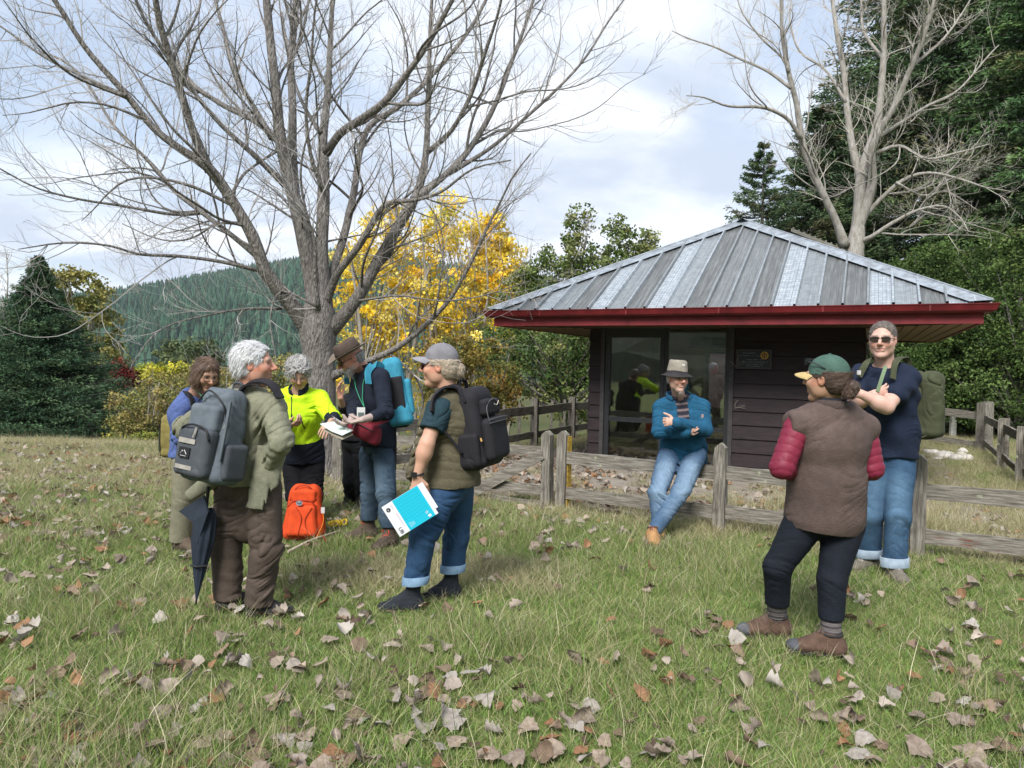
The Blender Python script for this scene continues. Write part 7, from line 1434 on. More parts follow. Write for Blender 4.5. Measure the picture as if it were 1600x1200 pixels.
# ================================================================== 9: person in black hidden behind the hat man
J = dict(pel=(556, 690, 7.0), wai=(560, 668, 7.0), che=(566, 640, 6.95), nb=(572, 615, 6.9), sl=(594, 624, 6.85), sr=(546, 624, 6.98), er=(539, 648, 6.9), wr=(532, 622, 6.72), el=(600, 655, 6.8), wl=(570, 650, 6.6),
         hl=(566, 700, 6.95), hr=(550, 700, 7.05), kl=(566, 755, 6.95), kr=(548, 752, 7.0))
p = Per('person in black mostly hidden behind the hat man, one raised bare hand showing', (-1.55, 6.98), J, dict(al=(566, 7.0), ar=(548, 7.1))); J = p.J
p.fd = dict(l=unit(np.array([-.4, -.9, 0])), r=unit(np.array([-.6, -.8, 0])))
H = head_frame(p.L(577, 597, 6.85), (-.4, -.8, -.4))
p.body(H, Ww, (.50, .30, .215), h=.006, hands=[dict(wrist=J['wr'], dirn=(-.25, -.1, 1), palm=(1, -.2, 0), side=1, curl=.3), dict(wrist=J['wl'], dirn=(-1, 0, 0), palm=(0, 1, 0), side=1, curl=.5)])
eyes(H, p.root)
HS = hair_solid(H, 1., thick=.014, amp=.006, seed=3); V_, F_ = HS.mesh(.005); mesh_np('hair', V_, F_, M_hair, p.root, col=np.array((.12, .09, .07)) * (1 + .4 * vnoise(V_ * 90))[:, None], smooth=True)
trousers(p, 'trousers', ((.155, .12), (.13, .11)), (.095, .075, .072, .065), solidcol((.010, .010, .012)), hem=.08, seed=3)
S = Solid(); p.torso(S, Ww, .026, .05, .068); sleeves(p, S, (.070, .058, .052, .045), (.005, 18), (.9, .45), seed=8); wear(p, S, H, hem=J['pel'] + [0, 0, .02]); solid_obj('black_top', S, .006, M_cloth_attr, p.root, solidcol((.011, .011, .014)))
for q in 'rl': boots(p, q, 'boot', (.03, .028, .028), M_sole, shaft=.03)
# ------------------------------------------------------------------ bags and things carried
def cm(name, col, **k): k.setdefault('rough', .8); k.setdefault('bump', .25); k.setdefault('bscale', 220); return mat(name, col, var=.18, vscale=16, **k)
class Bag:
    def __init__(s, name, label, cat, c, up, out, w, h, d, m, taper=.16, r=.06, group=None, sag=.008, extra=None, hh=.006, seed=1):
        c = np.array(c, float); up = unit(np.array(up, float)); out = np.array(out, float); out = unit(out - up * (out @ up)); rt = np.cross(up, out); s.M = np.stack([rt, out, up], 1); s.o = c; s.w, s.h, s.d = w, h, d
        s.root = thing(name, label, cat, tuple(c), 0, group); S = Solid(); S.add(rbox((0, 0, 0), A3(w / 2, d / 2, h / 2), r, s.M, taper), 0)
        if extra: extra(S, s)
        S.disp = crease(sag * 1.2, sag * .8, [], seed, (8, 8, 10), (7, 7, 7), .1, .7); s.body = solid_obj('pack_body', S, hh, m, s.root)
    def P(s, x, y, z): k = 1.; return s.M @ np.array([x, y, z])
    def Lw(s, px, py, Y): return at(px, py, Y) - s.o
    def pocket(s, name, c, sz, m, r=.02, taper=0., hh=.005, sag=.004, parent=None):
        S = Solid(); S.add(rbox(s.P(*c), A3(*sz) / 2, r, s.M, taper), 0); S.disp = crease(sag * 1.4, sag, [], 5, (12, 12, 14), (9, 9, 9), .1, .8); return solid_obj(name, S, hh, m, parent or s.root)
    def line(s, name, P, r, m, parent=None, local=True): mb = MB(); mb.tube(spline(np.array([s.P(*q) if local else q for q in P]), .015), r, 5); return mb.build(name, m, parent or s.root, smooth=True)
    def band(s, name, P, wd, w, m, th=.004, parent=None, local=True):
        mb = MB(); strap(mb, [s.P(*q) if local else q for q in P], s.M @ np.array(wd) if local else wd, w, th); return mb.build(name, m, parent or s.root)
def front(b, x, z):              # y of the outer face of the tapered pack body
    return b.d / 2 / (1 + .16 * z / (b.h / 2)) + .004
M_gpack = cm('grey_nylon', (.105, .125, .145)); M_gdark = cm('dark_grey_nylon', (.06, .068, .078)); M_ltweb = cm('light_webbing', (.30, .28, .25)); M_blk = cm('black_nylon', (.016, .015, .019), spec=.3); M_zip = mat('zip_black', (.01, .01, .012), .5, spec=.4); M_mark = mat('pale_mark', (.5, .5, .5), .6)
# grey backpack on the man's back
b = Bag('backpack', 'grey backpack with tan webbing bands on the back of the grey haired man', 'backpack', at(342, 680, 3.92), (.13, .1, 1), (-.45, -.80, -.05), .28, .52, .18, M_gpack, taper=.22, seed=3)
b.pocket('front_pocket', (-.01, .115, -.10), (.25, .09, .27), M_gdark, .035); b.pocket('top_pocket', (0, .095, .085), (.215, .08, .15), M_gpack, .03)
b.pocket('side_pocket', (-.150, .0, -.13), (.06, .15, .20), M_gdark, .025); b.pocket('side_pocket', (.150, .0, -.13), (.06, .15, .20), M_gdark, .025)
b.line('zip', [(-.115, .150, -.03), (-.09, .160, .025), (0, .165, .045), (.09, .160, .025), (.115, .150, -.03)], .006, M_zip); b.line('zip', [(-.10, .09, .17), (0, .11, .235), (.10, .09, .17), (.13, .06, .06)], .005, M_zip)
b.band('webbing_band', [(-.10, .166, -.045), (-.05, .168, -.045), (.03, .166, -.045)], (0, 0, 1), .026, M_ltweb); b.band('webbing_band', [(-.10, .162, -.185), (-.05, .166, -.185), (.03, .162, -.185)], (0, 0, 1), .022, M_ltweb)
m = MB(); m.box(b.P(-.040, .166, -.108), (.085, .006, .055), b.M); pt = m.build('label_patch', M_zip, b.root); m = MB(); m.tube([b.P(-.040 + x, .171, -.112 + z) for x, z in ((-.026, -.004), (-.012, .014), (-.006, .008), (.004, .017), (.024, -.004))], .0022, 4); m.tube([b.P(-.062, .171, -.126), b.P(-.018, .171, -.126)], .0015, 4); m.build('label_mark', M_mark, pt)
m = MB(); m.tube([b.P(.02, .165, .03), b.P(.025, .172, .0), b.P(.018, .174, -.022)], .006, 5); m.tube([b.P(.125, .07, .08), b.P(.128, .08, .045)], .006, 5); m.build('zip_pull', M_ltweb, b.root)
b.band('side_strap', [(.135, .075, .19), (.148, .085, .05), (.150, .09, -.12)], (.5, .8, 0), .03, M_gpack, .012)
b.line('grab_loop', [(-.035, -.07, .25), (-.03, -.07, .295), (.03, -.07, .295), (.035, -.07, .25)], .008, M_gdark)
b.band('shoulder_strap', [b.Lw(372, 622, 3.96), b.Lw(382, 603, 3.97), b.Lw(404, 595, 3.97), b.Lw(425, 601, 3.93), b.Lw(438, 622, 3.90)], (.2, .8, .3), .055, M_blk, .012, local=False)
b.band('shoulder_strap', [b.Lw(338, 622, 4.02), b.Lw(338, 613, 4.10), b.Lw(344, 609, 4.18), b.Lw(354, 610, 4.24)], (.7, .5, .1), .055, M_blk, .012, local=False)
# black backpack of the woman with the grey cap
b = Bag('backpack', 'large black backpack on the woman in the grey cap and quilted vest', 'backpack', at(744, 668, 4.33), (-.13, 0, 1), (.88, -.42, .0), .30, .49, .19, M_blk, taper=.2, r=.07, seed=5)
b.pocket('front_pocket', (.0, .125, -.07), (.245, .08, .26), M_blk, .04); b.pocket('side_pocket', (-.148, .01, -.12), (.05, .16, .2), M_blk, .022); b.pocket('side_pocket', (.148, .01, -.12), (.05, .16, .2), M_blk, .022); b.pocket('top_pocket', (0, .105, .12), (.20, .06, .10), M_blk, .025)
M_zg = mat('zip_grey', (.07, .068, .075), .5, spec=.4)
b.line('zip', [(-.115, .06, -.10), (-.125, .045, .05), (-.105, .03, .19), (0, .03, .245), (.105, .03, .19), (.125, .045, .05)], .0045, M_zg); b.line('zip', [(-.10, .155, .0), (-.09, .135, .12), (0, .135, .165), (.09, .135, .12)], .004, M_zg); b.line('seam', [(-.118, .16, .05), (0, .172, .055), (.118, .16, .05)], .004, M_zg); b.line('seam', [(-.118, .16, .03), (0, .172, .032), (.118, .16, .03)], .004, M_zg)
b.line('grab_handle', [(-.045, -.06, .235), (-.04, -.06, .285), (.0, -.055, .30), (.04, -.06, .285), (.045, -.06, .235)], .012, M_blk)
m = MB(); m.tube(spline(np.array([b.P(-.01, .145, .135), b.P(.02, .147, .128), b.P(.06, .140, .150)]), .01), .0025, 4); m.build('brand_mark', mat('silver_mark', (.55, .50, .45), .4), b.root)
m = MB(); m.tube([b.P(-.12, .06, -.02), b.P(-.125, .062, -.045)], .005, 5); m.tube([b.P(-.14, .10, -.05), b.P(-.142, .105, -.07)], .005, 5); m.build('zip_pull', mat('orange_pull', (.6, .35, .12), .5), b.root)
b.band('shoulder_strap', [b.Lw(730, 628, 4.22), b.Lw(716, 606, 4.24), b.Lw(697, 606, 4.20), b.Lw(680, 622, 4.13), b.Lw(676, 645, 4.09)], (.3, .9, .1), .06, M_blk, .013, local=False)
b.band('shoulder_strap', [b.Lw(728, 622, 4.44), b.Lw(714, 606, 4.50), b.Lw(698, 612, 4.52)], (.3, .9, .1), .06, M_blk, .013, local=False)
b.band('lower_strap', [b.Lw(722, 708, 4.16), b.Lw(700, 680, 4.14), b.Lw(684, 662, 4.12)], (0, .6, .6), .02, M_blk, .004, local=False)
# turquoise backpack of the hat man
M_teal = cm('teal_nylon', (.04, .25, .36)); 
b = Bag('backpack', 'turquoise backpack with black mesh side on the man in the brown hat', 'backpack', at(618, 613, 5.90), (-.16, 0, 1), (.90, .10, .0), .26, .56, .19, M_teal, taper=.22, r=.06, seed=7)
b.pocket('mesh_panel', (.125, .01, -.01), (.035, .13, .28), M_blk, .016); b.pocket('mesh_panel', (-.125, .01, -.01), (.035, .13, .28), M_blk, .016); b.pocket('base', (0, .0, -.255), (.235, .17, .07), M_blk, .03); b.pocket('front_pocket', (0, .105, -.05), (.20, .06, .30), M_teal, .03)
b.band('side_strap', [(.142, -.05, .14), (.15, 0, .0), (.142, .06, -.16)], (.3, .9, .3), .018, M_teal); b.band('shoulder_strap', [b.Lw(601, 590, 5.82), b.Lw(596, 573, 5.76), b.Lw(584, 570, 5.68), b.Lw(575, 581, 5.60), b.Lw(576, 600, 5.57)], (.5, .75, .2), .055, M_teal, .010, local=False)
b.band('shoulder_strap', [b.Lw(560, 574, 5.95), b.Lw(550, 572, 5.96), b.Lw(543, 580, 5.92), b.Lw(542, 600, 5.88)], (.7, .4, .2), .045, M_teal, .010, local=False)
b.band('hanging_strap', [b.Lw(616, 668, 5.82), b.Lw(617, 700, 5.80), b.Lw(616, 735, 5.80)], (1, 0, 0), .03, M_blk, local=False)
# maroon waist bag
M_mar = cm('maroon_nylon', (.15, .012, .022))
b = Bag('waist_bag', 'maroon waist bag slung round the hips of the man in the brown hat', 'bag', at(570, 672, 5.60), (.35, -.1, 1), (-.45, -.9, .1), .30, .15, .10, M_mar, taper=.1, r=.04, seed=9)
b.line('zip', [(-.12, .052, .035), (0, .062, .04), (.12, .052, .035)], .004, M_zip); b.band('waist_strap', [b.Lw(577, 662, 5.56), b.Lw(596, 655, 5.64), b.Lw(610, 650, 5.78)], (0, .2, 1), .075, M_mar, .012, local=False); m = MB(); m.tube([b.P(-.06, .065, .03), b.P(-.06, .07, -.01)], .004, 4); m.build('zip_pull', M_mark, b.root)
# olive pack of the tall man
M_olv = cm('olive_canvas', (.055, .062, .032)); 
b = Bag('backpack', 'olive green canvas backpack hanging behind the tall man with dark glasses', 'backpack', at(1437, 632, 5.36), (.03, 0, 1), (.62, .78, 0), .30, .50, .20, M_olv, taper=.12, r=.06, sag=.02, seed=11)
b.pocket('draped_cloth', (.02, .10, .08), (.25, .07, .30), M_olv, .03, sag=.012); b.band('hanging_strap', [b.Lw(1452, 640, 5.30), b.Lw(1450, 665, 5.25), b.Lw(1452, 672, 5.25), b.Lw(1440, 684, 5.25), b.Lw(1428, 676, 5.25)], (.4, -.6, .2), .022, M_olv, local=False)
b.band('shoulder_strap', [b.Lw(1424, 580, 5.22), b.Lw(1416, 560, 5.16), b.Lw(1405, 560, 5.05), b.Lw(1398, 570, 4.97), b.Lw(1395, 592, 4.93)], (.9, .2, 0), .04, M_olv, .010, local=False)
b.band('shoulder_strap', [b.Lw(1368, 558, 5.22), b.Lw(1360, 560, 5.16), b.Lw(1352, 570, 5.10), b.Lw(1342, 588, 5.07)], (.9, .2, .5), .042, M_olv, .010, local=False)
b.band('chest_strap', [b.Lw(1384, 572, 4.98), b.Lw(1378, 590, 4.93), b.Lw(1371, 612, 4.90)], (1, 0, 0), .024, cm('pale_green_webbing', (.16, .22, .13)), local=False); m = MB(); m.box(b.Lw(1342, 582, 5.02), (.025, .01, .03)); m.build('buckle', M_mark, b.root)
# orange pack on the grass
M_or = cm('orange_nylon', (.62, .065, .012)); og = on_z(473, 846)
b = Bag('daypack', 'bright orange daypack standing on the grass in front of the neon woman', 'backpack', (og[0] + .0, og[1] + .05, .235), (0, .10, 1), (.1, -1, .08), .30, .46, .20, M_or, taper=.20, r=.08, seed=13, sag=.012)
b.pocket('front_pocket', (.0, .105, -.06), (.235, .08, .26), M_or, .04, .12); b.pocket('top_pocket', (0, .075, .135), (.20, .06, .11), M_or, .028); M_or2 = mat('dark_orange_trim', (.30, .03, .012), .7)
b.line('zip', [(-.115, .12, .05), (-.07, .140, .095), (.0, .146, .105), (.07, .14, .095), (.115, .12, .05)], .005, M_or2); b.line('zip', [(-.105, .08, .10), (-.06, .09, .20), (0, .09, .222), (.06, .09, .20), (.105, .08, .10)], .005, M_or2); b.line('seam', [(-.05, .150, .06), (0, .154, -.03), (-.02, .150, -.17)], .003, M_or2); b.line('seam', [(.08, .145, .05), (.03, .152, -.05), (.06, .148, -.16)], .003, M_or2)
m = MB(); an = np.linspace(0, 2 * pi, 21)[:-1]; V = [b.P(-.02, .152, .088)] + [b.P(-.02 + .026 * cos(a), .153, .088 + .017 * sin(a) - (.006 if sin(a) < -.5 else 0)) for a in an]; m.add(V, [(0, i + 1, (i + 1) % 20 + 1) for i in range(20)]); em = m.build('emblem', mat('emblem_grey', (.22, .25, .28), .5), b.root); m = MB(); m.tube([b.P(-.038, .156, .094), b.P(-.028, .157, .082), b.P(-.012, .157, .082), b.P(-.002, .156, .094)], .0025, 4); m.build('emblem_mark', mat('emblem_dark', (.03, .04, .05), .5), em)
b.band('side_strap', [(.15, .05, .02), (.165, .08, -.08), (.14, .11, -.16), (.12, .12, -.20)], (0, .3, 1), .018, mat('orange_webbing', (.75, .22, .02), .7)); b.band('side_strap', [(.14, .06, -.18), (.18, .10, -.20), (.20, .13, -.225)], (0, .3, 1), .02, M_or2); m = MB(); m.box(b.P(.155, .06, .02), (.03, .008, .05), b.M); m.build('swing_tag', M_mark, b.root)
# khaki bag on the woman in blue
b = Bag('small_backpack', 'small mustard khaki backpack on the woman in the blue sweater', 'backpack', at(274, 680, 5.60), (-.03, 0, 1), (-1, .15, 0), .24, .34, .13, cm('mustard_canvas', (.20, .165, .05)), taper=.1, r=.045, seed=15)
b.pocket('front_pocket', (0, .07, -.04), (.18, .05, .18), M_olv, .022); b.line('piping', [(.11, .055, -.15), (.115, .055, .0), (.10, .05, .14)], .004, M_zip)
# folded umbrella hanging behind the grey haired man
M_umb = cm('navy_umbrella_cloth', (.014, .022, .036), spec=.4); ub = at(322, 795, 4.02); ut = at(307, 936, 3.98)
u = thing('umbrella', 'folded dark navy umbrella hanging point down beside the brown trousers', 'umbrella', tuple(ub)); d = ut - ub; n = 26; nk = 32; V = []
for i in range(n + 1):
    t = i / n; R0 = np.interp(t, [0, .12, .35, .6, .75, 1], [.030, .048, .050, .034, .024, .005])
    for k in range(nk): a = 2 * pi * k / nk; rr = R0 * (1 + .22 * sin(8 * a + 3 * t) * (1 - t * .4) + .08 * sin(3 * a)); V.append(d * t + np.array([rr * cos(a) * 1.15, rr * sin(a) * .8, .12 * rr * sin(2 * a)]))
m = MB(); m.add(V, [(i * nk + j, i * nk + (j + 1) % nk, (i + 1) * nk + (j + 1) % nk, (i + 1) * nk + j) for i in range(n) for j in range(nk)]); m.build('canopy', M_umb, u, smooth=True)
m = MB(); w1 = [at(*q) - ub for q in ((318, 775, 4.0), (279, 799, 4.0), (300, 815, 3.98), (308, 850, 3.96), (325, 800, 3.95))]; w2 = [q + np.array([.004, .012, 0]) for q in w1]; m.add(w1 + w2, [(0, 1, 2), (0, 2, 4), (2, 3, 4), (5, 7, 6), (5, 9, 7), (7, 9, 8)]); m.add(w1 + w2, [(0, 5, 6, 1), (1, 6, 7, 2), (2, 7, 8, 3), (3, 8, 9, 4), (4, 9, 5, 0)]); m.build('loose_panel', M_umb, u)
m = MB(); m.tube([d * .98, d * 1.06], .005, 6); m.build('tip', M_zip, u); m = MB(); m.tube([d * 0, -d * .25], .010, 6); m.build('handle', M_zip, u); m = MB(); m.tube([d * .62 + [-.045, -.02, 0], d * .64 + [0, -.045, .01], d * .62 + [.045, -.02, 0]], .006, 4); m.build('tie_strap', M_zip, u)
# booklet: turquoise cover with a dotted grid, white band with print
bo, bd_, bt_ = at(596, 793, 4.02), at(625, 839, 4.02), at(656, 756, 4.02); e1 = unit(bd_ - bo); e2 = unit((bt_ - bo) - e1 * ((bt_ - bo) @ e1)); e3 = np.cross(e1, e2); e3 = e3 if e3[1] < 0 else -e3; L1, L2 = np.linalg.norm(bd_ - bo), np.linalg.norm(bt_ - bo)
BKM = np.stack([e1, e2, e3], 1); bk = thing('booklet', 'turquoise and white booklet in the hand of the woman in the grey cap', 'booklet', tuple(bo))
def pl_(name, x0, x1, y0, y1, z, th, m_, parent): q = MB(); q.box(BKM @ np.array([(x0 + x1) / 2, (y0 + y1) / 2, z]), (x1 - x0, y1 - y0, th), BKM); return q.build(name, m_, parent)
M_white = mat('paper_white', (.72, .73, .76), .55); M_cy = mat('turquoise_print', (.012, .46, .62), .45, spec=.4); M_cyd = mat('teal_dots', (.01, .27, .42), .5); M_ink = mat('ink', (.012, .014, .018), .6); M_pk = mat('pink_grey_print', (.42, .33, .38), .6)
pl_('pages', 0, L1, 0, L2, -.004, .006, M_white, bk); pl_('back_leaf', .0, L1 * .85, L2 * .1, L2 * 1.06, -.012, .0015, M_white, bk); cv = pl_('cover', 0, L1, L2 * .27, L2 * .93, .0, .0014, M_cy, bk)
m = MB()
for i in range(9):
    for j in range(10):
        x, y = L1 * (.08 + i * .095), L2 * (.32 + j * .058)
        if x > L1 * .78 and y > L2 * .5 or (x > L1 * .7 and y < L2 * .45): continue
        V = [BKM @ np.array([x + .0028 * cos(a), y + .0028 * sin(a), .0012]) for a in np.linspace(0, 2 * pi, 7)[:-1]]; m.add(V, [(0, 1, 2), (0, 2, 3), (0, 3, 4), (0, 4, 5)])
m.build('dot_pattern', M_cyd, cv)
m = MB(); V = [BKM @ np.array([L1 * .17 + .0125 * cos(a), L2 * .10 + .0125 * sin(a), .0008]) for a in np.linspace(0, 2 * pi, 19)[:-1]]; m.add(V, [(0, i, i + 1) for i in range(1, 17)]); lg = m.build('round_logo', M_ink, bk); m = MB(); m.tube([BKM @ np.array([L1 * .17 + x, L2 * .10 + y, .0016]) for x, y in ((-.006, .003), (-.001, -.004), (.003, .002), (.007, -.003))], .0014, 4); m.build('logo_mark', M_white, lg)
m = MB()
for k, (x0, x1, y) in enumerate(((.06, .22, .19), (.06, .24, .215), (.36, .74, .20), (.36, .82, .225))): m.box(BKM @ np.array([L1 * (x0 + x1) / 2, L2 * y, .0005]), (L1 * (x1 - x0), .0018, .0006), BKM)
m.build('print_line', M_pk, bk)
m = MB()
for k in range(4): m.box(BKM @ np.array([L1 * .86, L2 * (.34 + .035 * k), .0015]), (L1 * (.16 - .02 * k), .0015, .0006), BKM)
an = np.linspace(0, 2 * pi, 13); m.tube([BKM @ np.array([L1 * .80 + .0065 * cos(a), L2 * .80 + .0065 * sin(a), .0016]) for a in an], .0016, 4); m.box(BKM @ np.array([L1 * .92, L2 * .82, .0016]), (.014, .018, .0008), BKM); m.build('white_marks', M_white, cv)
def text_on(s, size, x, y, parent, m_, ang=0., name='lettering'):
    cu = bpy.data.curves.new(name, 'FONT'); cu.body = s; cu.size = size; cu.extrude = .0004; cu.align_x = 'CENTER'; cu.align_y = 'CENTER'; cu.materials.append(m_); o = bpy.data.objects.new(name, cu); COL.objects.link(o); o.parent = parent
    X = Vector(BKM @ np.array([cos(ang), sin(ang), 0])); Z = Vector(e3); Yv = Z.cross(X); bpy.context.view_layer.update(); me = bpy.data.meshes.new_from_object(o); bpy.data.objects.remove(o); o = bpy.data.objects.new(name, me); COL.objects.link(o); o.parent = parent; o.matrix_local = Matrix.Translation(Vector(BKM @ np.array([x, y, .0012]))) @ Matrix((X, Yv, Z)).transposed().to_4x4(); return o
text_on('UB', .030, L1 * .86, L2 * .10, bk, M_ink, pi if (np.cross(e1, e2) @ e3) < 0 else 0)
# folded map between the two readers
mp_ = [at(*q) for q in ((500, 662, 5.55), (530, 657, 5.70), (552, 672, 5.40), (535, 680, 5.28))]; mo = mp_[0]
fm = thing('folded_map', 'white and pale green folded paper map held between the neon woman and the hat man', 'map', tuple(mo)); m = MB(); c0 = [q - mo for q in mp_]; dn = np.array([0, 0, -.004]); mid1 = (c0[0] + c0[3]) / 2 + [0, 0, -.012]; mid2 = (c0[1] + c0[2]) / 2 + [0, 0, -.012]
m.add([c0[0], c0[1], mid2, mid1, c0[3], c0[2], *[q + dn for q in (c0[0], c0[1], mid2, mid1, c0[3], c0[2])]], [(0, 1, 2, 3), (3, 2, 5, 4), (6, 9, 8, 7), (9, 10, 11, 8), (0, 6, 7, 1), (4, 5, 11, 10), (1, 7, 8, 2), (2, 8, 11, 5), (0, 3, 9, 6), (3, 4, 10, 9)]); m.build('sheet', mat('map_paper', (.62, .68, .64), .6, var=.35, vscale=30, dark=(.30, .48, .38)), fm)
m = MB(); q0 = c0[1] + [0, 0, .002]; m.add([q0, (c0[1] + c0[2]) / 2 + [0, 0, .004], c0[2] * .7 + c0[3] * .3 + [-.02, 0, .012], c0[0] * .4 + c0[1] * .6 + [0, 0, .05]], [(0, 1, 2, 3)]); m.build('raised_flap', mat('paper_flap', (.72, .75, .76), .6), fm)
m = MB(); qq = [q + np.array([.0, 0, -.03]) for q in c0]; qq[0] = qq[0] + np.array([.02, 0, -.015]); m.add(qq + [q + np.array([0, 0, -.006]) for q in qq], [(0, 1, 2, 3), (4, 7, 6, 5), (0, 4, 5, 1), (1, 5, 6, 2), (2, 6, 7, 3), (3, 7, 4, 0)]); m.build('backing_card', mat('card_tan', (.33, .30, .23), .8), fm)
# yellow cord bundle and pale sticks on the grass
g = np.random.default_rng(3); yb = on_z(527, 828); m = MB()
for k in range(5): a0 = g.uniform(0, 6); c = g.normal(0, .02, 3); r = g.uniform(.03, .05); m.tube([(c[0] + r * cos(a), c[1] + r * sin(a) * .7, .045 + .02 * sin(a * 2 + a0) + .03 * k / 5) for a in np.linspace(0, 2 * pi, 15)], .008, 5, cap=False)
o = tag(m.build('cord_bundle', mat('yellow_cord', (.62, .42, .02), .6)), 'small bundle of yellow cord on the grass right of the orange daypack', 'cord'); o.location = tuple(yb)
for (x0, y0, x1, y1), lb in (((450, 862, 531, 829), 'long pale stick lying behind the brown trousers toward the yellow cord'), ((375, 910, 418, 895), 'short pale stick on the grass between the boots of the grey haired man')):
    a, c = on_z(x0, y0, .04), on_z(x1, y1, .04); m = MB(); P = spline(np.array([np.zeros(3), (c - a) * .4 + [.01, .01, .02], c - a]), .08); m.tube(P, np.linspace(.010, .006, len(P)), 6); o = tag(m.build('stick', mat('pale_stick', (.5, .42, .33), .85, var=.3, vscale=20)), lb, 'stick'); o.location = tuple(a)
# ------------------------------------------------------------------ fallen leaves
def leaf_mesh(seed, kind):
    """broad poplar leaf, dried and curled: a bent sheet with a ragged heart shaped outline, midrib fold and stalk"""
    g = np.random.default_rng(seed); n = 11; V = []; F = []; W = 9
    cu1, cu2, fold, tw = g.uniform(-3.5, 3.5), g.uniform(.5, 9) * g.choice([-1, 1]), g.uniform(0, .35), g.uniform(-5, 5); roll = g.uniform(.0, 2.6) * (g.random() < .6); ax_ = g.uniform(-1, 1)
    for i in range(n):
        t = i / (n - 1); wd = {0: (sin(pi * t ** .62) ** .8) * .5 * (1.10 - .30 * t), 1: (abs(sin(pi * (t * .94 + .03))) ** .75) * .20 * (1 + .9 * sin(t * 19)) + .05 * (1 - t), 2: (sin(pi * t ** .8) ** .9) * .34}[kind] + .01
        wd *= 1 + .16 * sin(t * 23 + seed) + g.uniform(-.06, .06)
        for j in range(W):
            s = (j - W // 2) / (W // 2); x = s * wd * (1 + g.uniform(-.08, .08)); y = t - .5; z = fold * abs(x) * .7 + cu2 * .030 * x * x * 4 + cu1 * .04 * y * y * 2.2 + tw * x * y * .12 + .035 * sin(7 * x + 9 * y + seed) + g.normal(0, .014)
            if roll: a = roll * max(0., x + .1 * ax_ + .25 * y) * 2.6; rr = 1 / 2.6 / max(roll, .3); x0 = -.1 * ax_ - .25 * y; z = z + (rr * (1 - cos(a)) if a > 0 else 0); x = x if a <= 0 else x0 + rr * sin(a)
            V.append((x, y, z))
    for i in range(n - 1):
        for j in range(W - 1): q = i * W + j; F.append((q, q + 1, q + W + 1, q + W))
    V = np.array(V); V = np.concatenate([V, [[-.012, -.5, 0], [.012, -.5, 0], [.012, -.95, .12], [-.012, -.95, .12]]]); k = len(V) - 4; F.append((k, k + 1, k + 2, k + 3)); V[:, 2] -= V[:, 2].mean()
    return V, np.array(F)
LC = [((.31, .255, .21), (.16, .12, .09)), ((.37, .315, .265), (.20, .15, .12)), ((.23, .165, .12), (.11, .075, .05)), ((.30, .165, .09), (.17, .085, .045)), ((.40, .365, .325), (.24, .205, .175)), ((.12, .082, .060), (.06, .040, .030)), ((.37, .30, .235), (.20, .15, .11))]
def leaf_mat(i):
    c, c2 = LC[i]; m = mat('dry_leaf_%s' % ('taupe', 'pale', 'brown', 'rust', 'silver', 'dark', 'tan')[i], c, .85, var=1., vscale=3.5, dark=c2, spec=.2, trans=.1, bump=.4, bscale=9, detail=6); return m
LM = [leaf_mat(i) for i in range(7)]
lsrc = []
for i in range(21):
    kind = 1 if i in (5, 12, 19) else 2 if i in (3, 10) else 0; V, F = leaf_mesh(300 + i, kind); me = mesh_np('leaf', V, F, LM[i % 7], smooth=True); COL.objects.unlink(me); lsrc.append(me)
g = np.random.default_rng(77)
pos = []
tries = 0
while len(pos) < 2300 and tries < 60000:
    tries += 1; px, py = g.uniform(-30, 1640), g.uniform(700, 1230) if g.random() < .62 else g.uniform(690, 860); q = on_z(px, py)
    if q[1] > 12.5 + 2 * (q[0] > 1): continue
    den = .35 + .65 * smooth(-.1, .5, float(vnoise(np.array([[q[0] * 1.1, q[1] * 1.1, 3]]), 5)[0] + .5)); bfq = float(behind_fence(q[0], q[1]))
    if bfq > .1: den = .75 if bfq < 3.5 else .3
    bx, by = (q[:2] - BO) @ BU, (q[:2] - BO) @ BV
    if bx > .85 and bx < BW - .85 and by > .75 and by < BW: continue
    if q[0] > .4 and bfq < .1 and py < 1000: den *= .55
    if py > 900: den *= .62
    if g.random() > den: continue
    c = g.integers(1, 4) if g.random() < .35 else 1
    for k in range(c): pos.append(q[:2] + g.normal(0, .07, 2) * (k > 0))
# drift of leaves between the gate and the shelter
for k in range(700): t = g.uniform(0, 1); c = at(760 + 140 * t, 715 - 25 * t + g.uniform(-14, 45), 9.); q = on_z(g.uniform(700, 925), g.uniform(690, 765)); pos.append(q[:2])
for k in range(260): q = on_z(g.uniform(860, 1330), g.uniform(735, 800)); pos.append(q[:2])
for k in range(1100): q = on_z(g.uniform(-20, 760), 697 + 130 * g.random() ** 1.6); pos.append(q[:2])
pos = np.array(pos); bxx = (pos - BO) @ BU; byy = (pos - BO) @ BV; pos = pos[~((bxx > .9) & (bxx < BW - .9) & (byy > .8))]
near = np.argsort(pos[:, 1]); N1 = 290
sel = near[:N1]; rest = near[N1:]
sz = lambda n: g.uniform(.04, .105, n)
names_lab = {0: 'dry grey brown poplar leaf lying curled in the grass', 1: 'small lobed rusty oak leaf lying in the grass', 2: 'narrow brown dry leaf lying in the grass'}
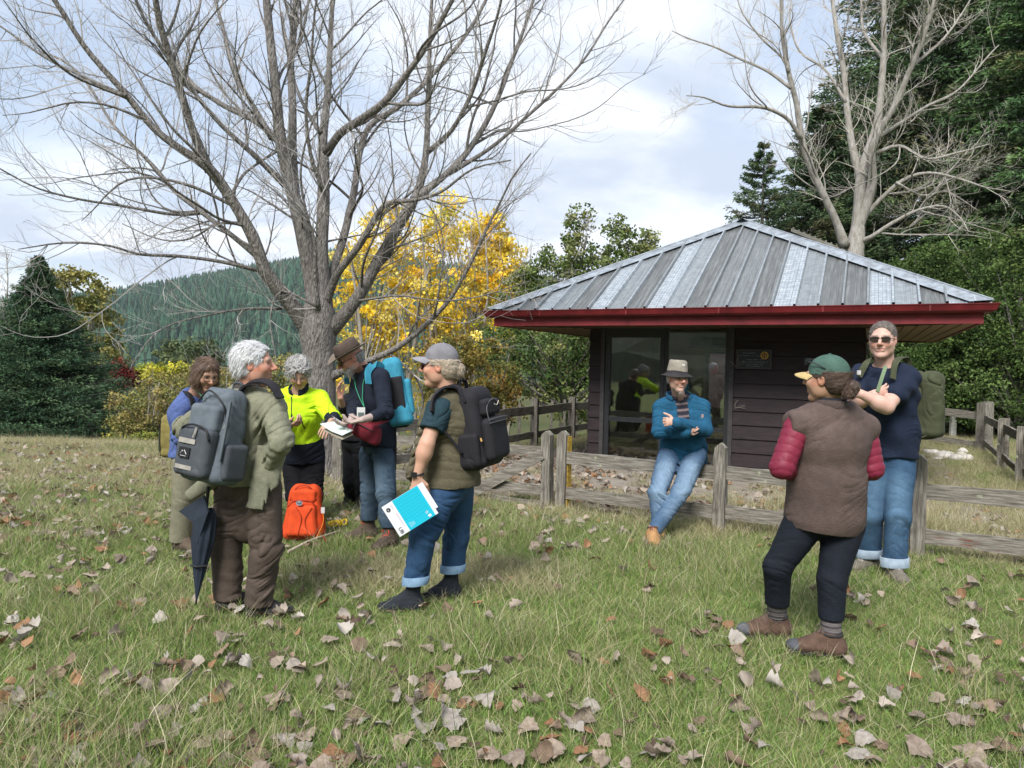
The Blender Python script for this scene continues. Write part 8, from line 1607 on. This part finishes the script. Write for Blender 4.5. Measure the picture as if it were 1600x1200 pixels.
for i in sel:
    k = int(g.integers(0, 21)); kind = 1 if k in (5, 12, 19) else 2 if k in (3, 10) else 0
    o = lsrc[k].copy(); COL.objects.link(o); o.name = 'fallen_leaf'; s = float(sz(1)[0]) * (.62 if kind == 1 else .8 if kind == 2 else 1); o.scale = (s, s, s); o.rotation_euler = (g.normal(0, .32), g.normal(0, .32), g.uniform(0, 6.28)); o.location = (pos[i][0], pos[i][1], float(gz(pos[i][0], pos[i][1])) + .022 + s * .08 + g.uniform(0, .018))
    colr = ('grey brown', 'pale grey pink', 'brown', 'rust orange', 'silvery', 'dark brown', 'light tan')[k % 7]
    tag(o, '%s %s lying in the foreground grass' % (colr, ('broad curled dry leaf', 'small lobed dry leaf', 'narrow dry leaf')[kind]), 'leaf', '%s %s fallen leaves' % (colr, ('broad', 'lobed', 'narrow')[kind]))
# the rest of the litter as one ground cover
VV, FF, CC, nn = [], [], [], 0
Vs = [leaf_mesh(300 + i, 1 if i in (5, 12, 19) else 0) for i in range(21)]
for i in rest:
    k = int(g.integers(0, 21)); V, F = Vs[k]; s = float(sz(1)[0]) * .95; R3 = np.array(Euler((g.normal(0, .5), g.normal(0, .5), g.uniform(0, 6.28))).to_matrix()); y = pos[i][1]; bfq = float(behind_fence(*pos[i])); zz = float(gz(*pos[i])) + (.02 + s * .12 + (.02 if bfq < 0 else 0)) 
    if (pos[i] - BO) @ BV > -.5 and (pos[i] - BO) @ BU > -.05 and (pos[i] - BO) @ BU < BW: zz += .02
    VV.append(V * s @ R3.T + [pos[i][0], pos[i][1], zz]); FF.append(F + nn); nn += len(V); CC.append(np.repeat([np.array(LC[k % 7][0]) * g.uniform(.75, 1.15)], len(V), 0))
M_litter = mat('leaf_litter', attr=True, rough=.85, spec=.2, var=.25, vscale=12, trans=.1)
tag(mesh_np('leaf_litter', np.concatenate(VV), np.concatenate(FF), M_litter, col=np.concatenate(CC), smooth=True), 'scattered dry fallen leaves over the field and yard', 'leaf litter', kind='stuff')
# pale stones by the far rail
for k in range(16):
    q = at(g.uniform(1440, 1512), 703 + g.uniform(-9, 12), 12.5 + g.uniform(-.6, .8)); S = Solid(); r = g.uniform(.05, .13); S.add(ell((0, 0, 0), A3(r * g.uniform(1, 1.5), r, r * .6)), 0); sd_ = int(g.integers(0, 99)); S.disp = lambda v: .25 * r * vnoise(v / r * 1.1, sd_); V, F = S.mesh(r / 5); o = mesh_np('stone', V, F, mat('pale_stone', (.50, .47, .43), .85, var=.3, vscale=9) if k == 0 else bpy.data.materials['pale_stone'], smooth=True); o.location = (q[0], q[1], r * .3); tag(o, 'pale stone in the row by the far rail fence behind the tall man', 'stone', 'pale stones by the far rail')
# ------------------------------------------------------------------ thin air between us and the far hill
def haze(dens):
    m = bpy.data.materials.new('haze_air'); m.use_nodes = True; t = m.node_tree; t.nodes.clear(); v = t.nodes.new('ShaderNodeVolumePrincipled'); v.inputs['Color'].default_value = (.80, .90, 1, 1); v.inputs['Density'].default_value = dens; v.inputs['Anisotropy'].default_value = .1
    o = t.nodes.new('ShaderNodeOutputMaterial'); t.links.new(v.outputs[0], o.inputs['Volume']); q = MB(); q.box((0, 380, 75), (2600, 1100, 190)); h = q.build('haze', m); return tag(h, 'thin pale air', kind='stuff')
haze(.00016)
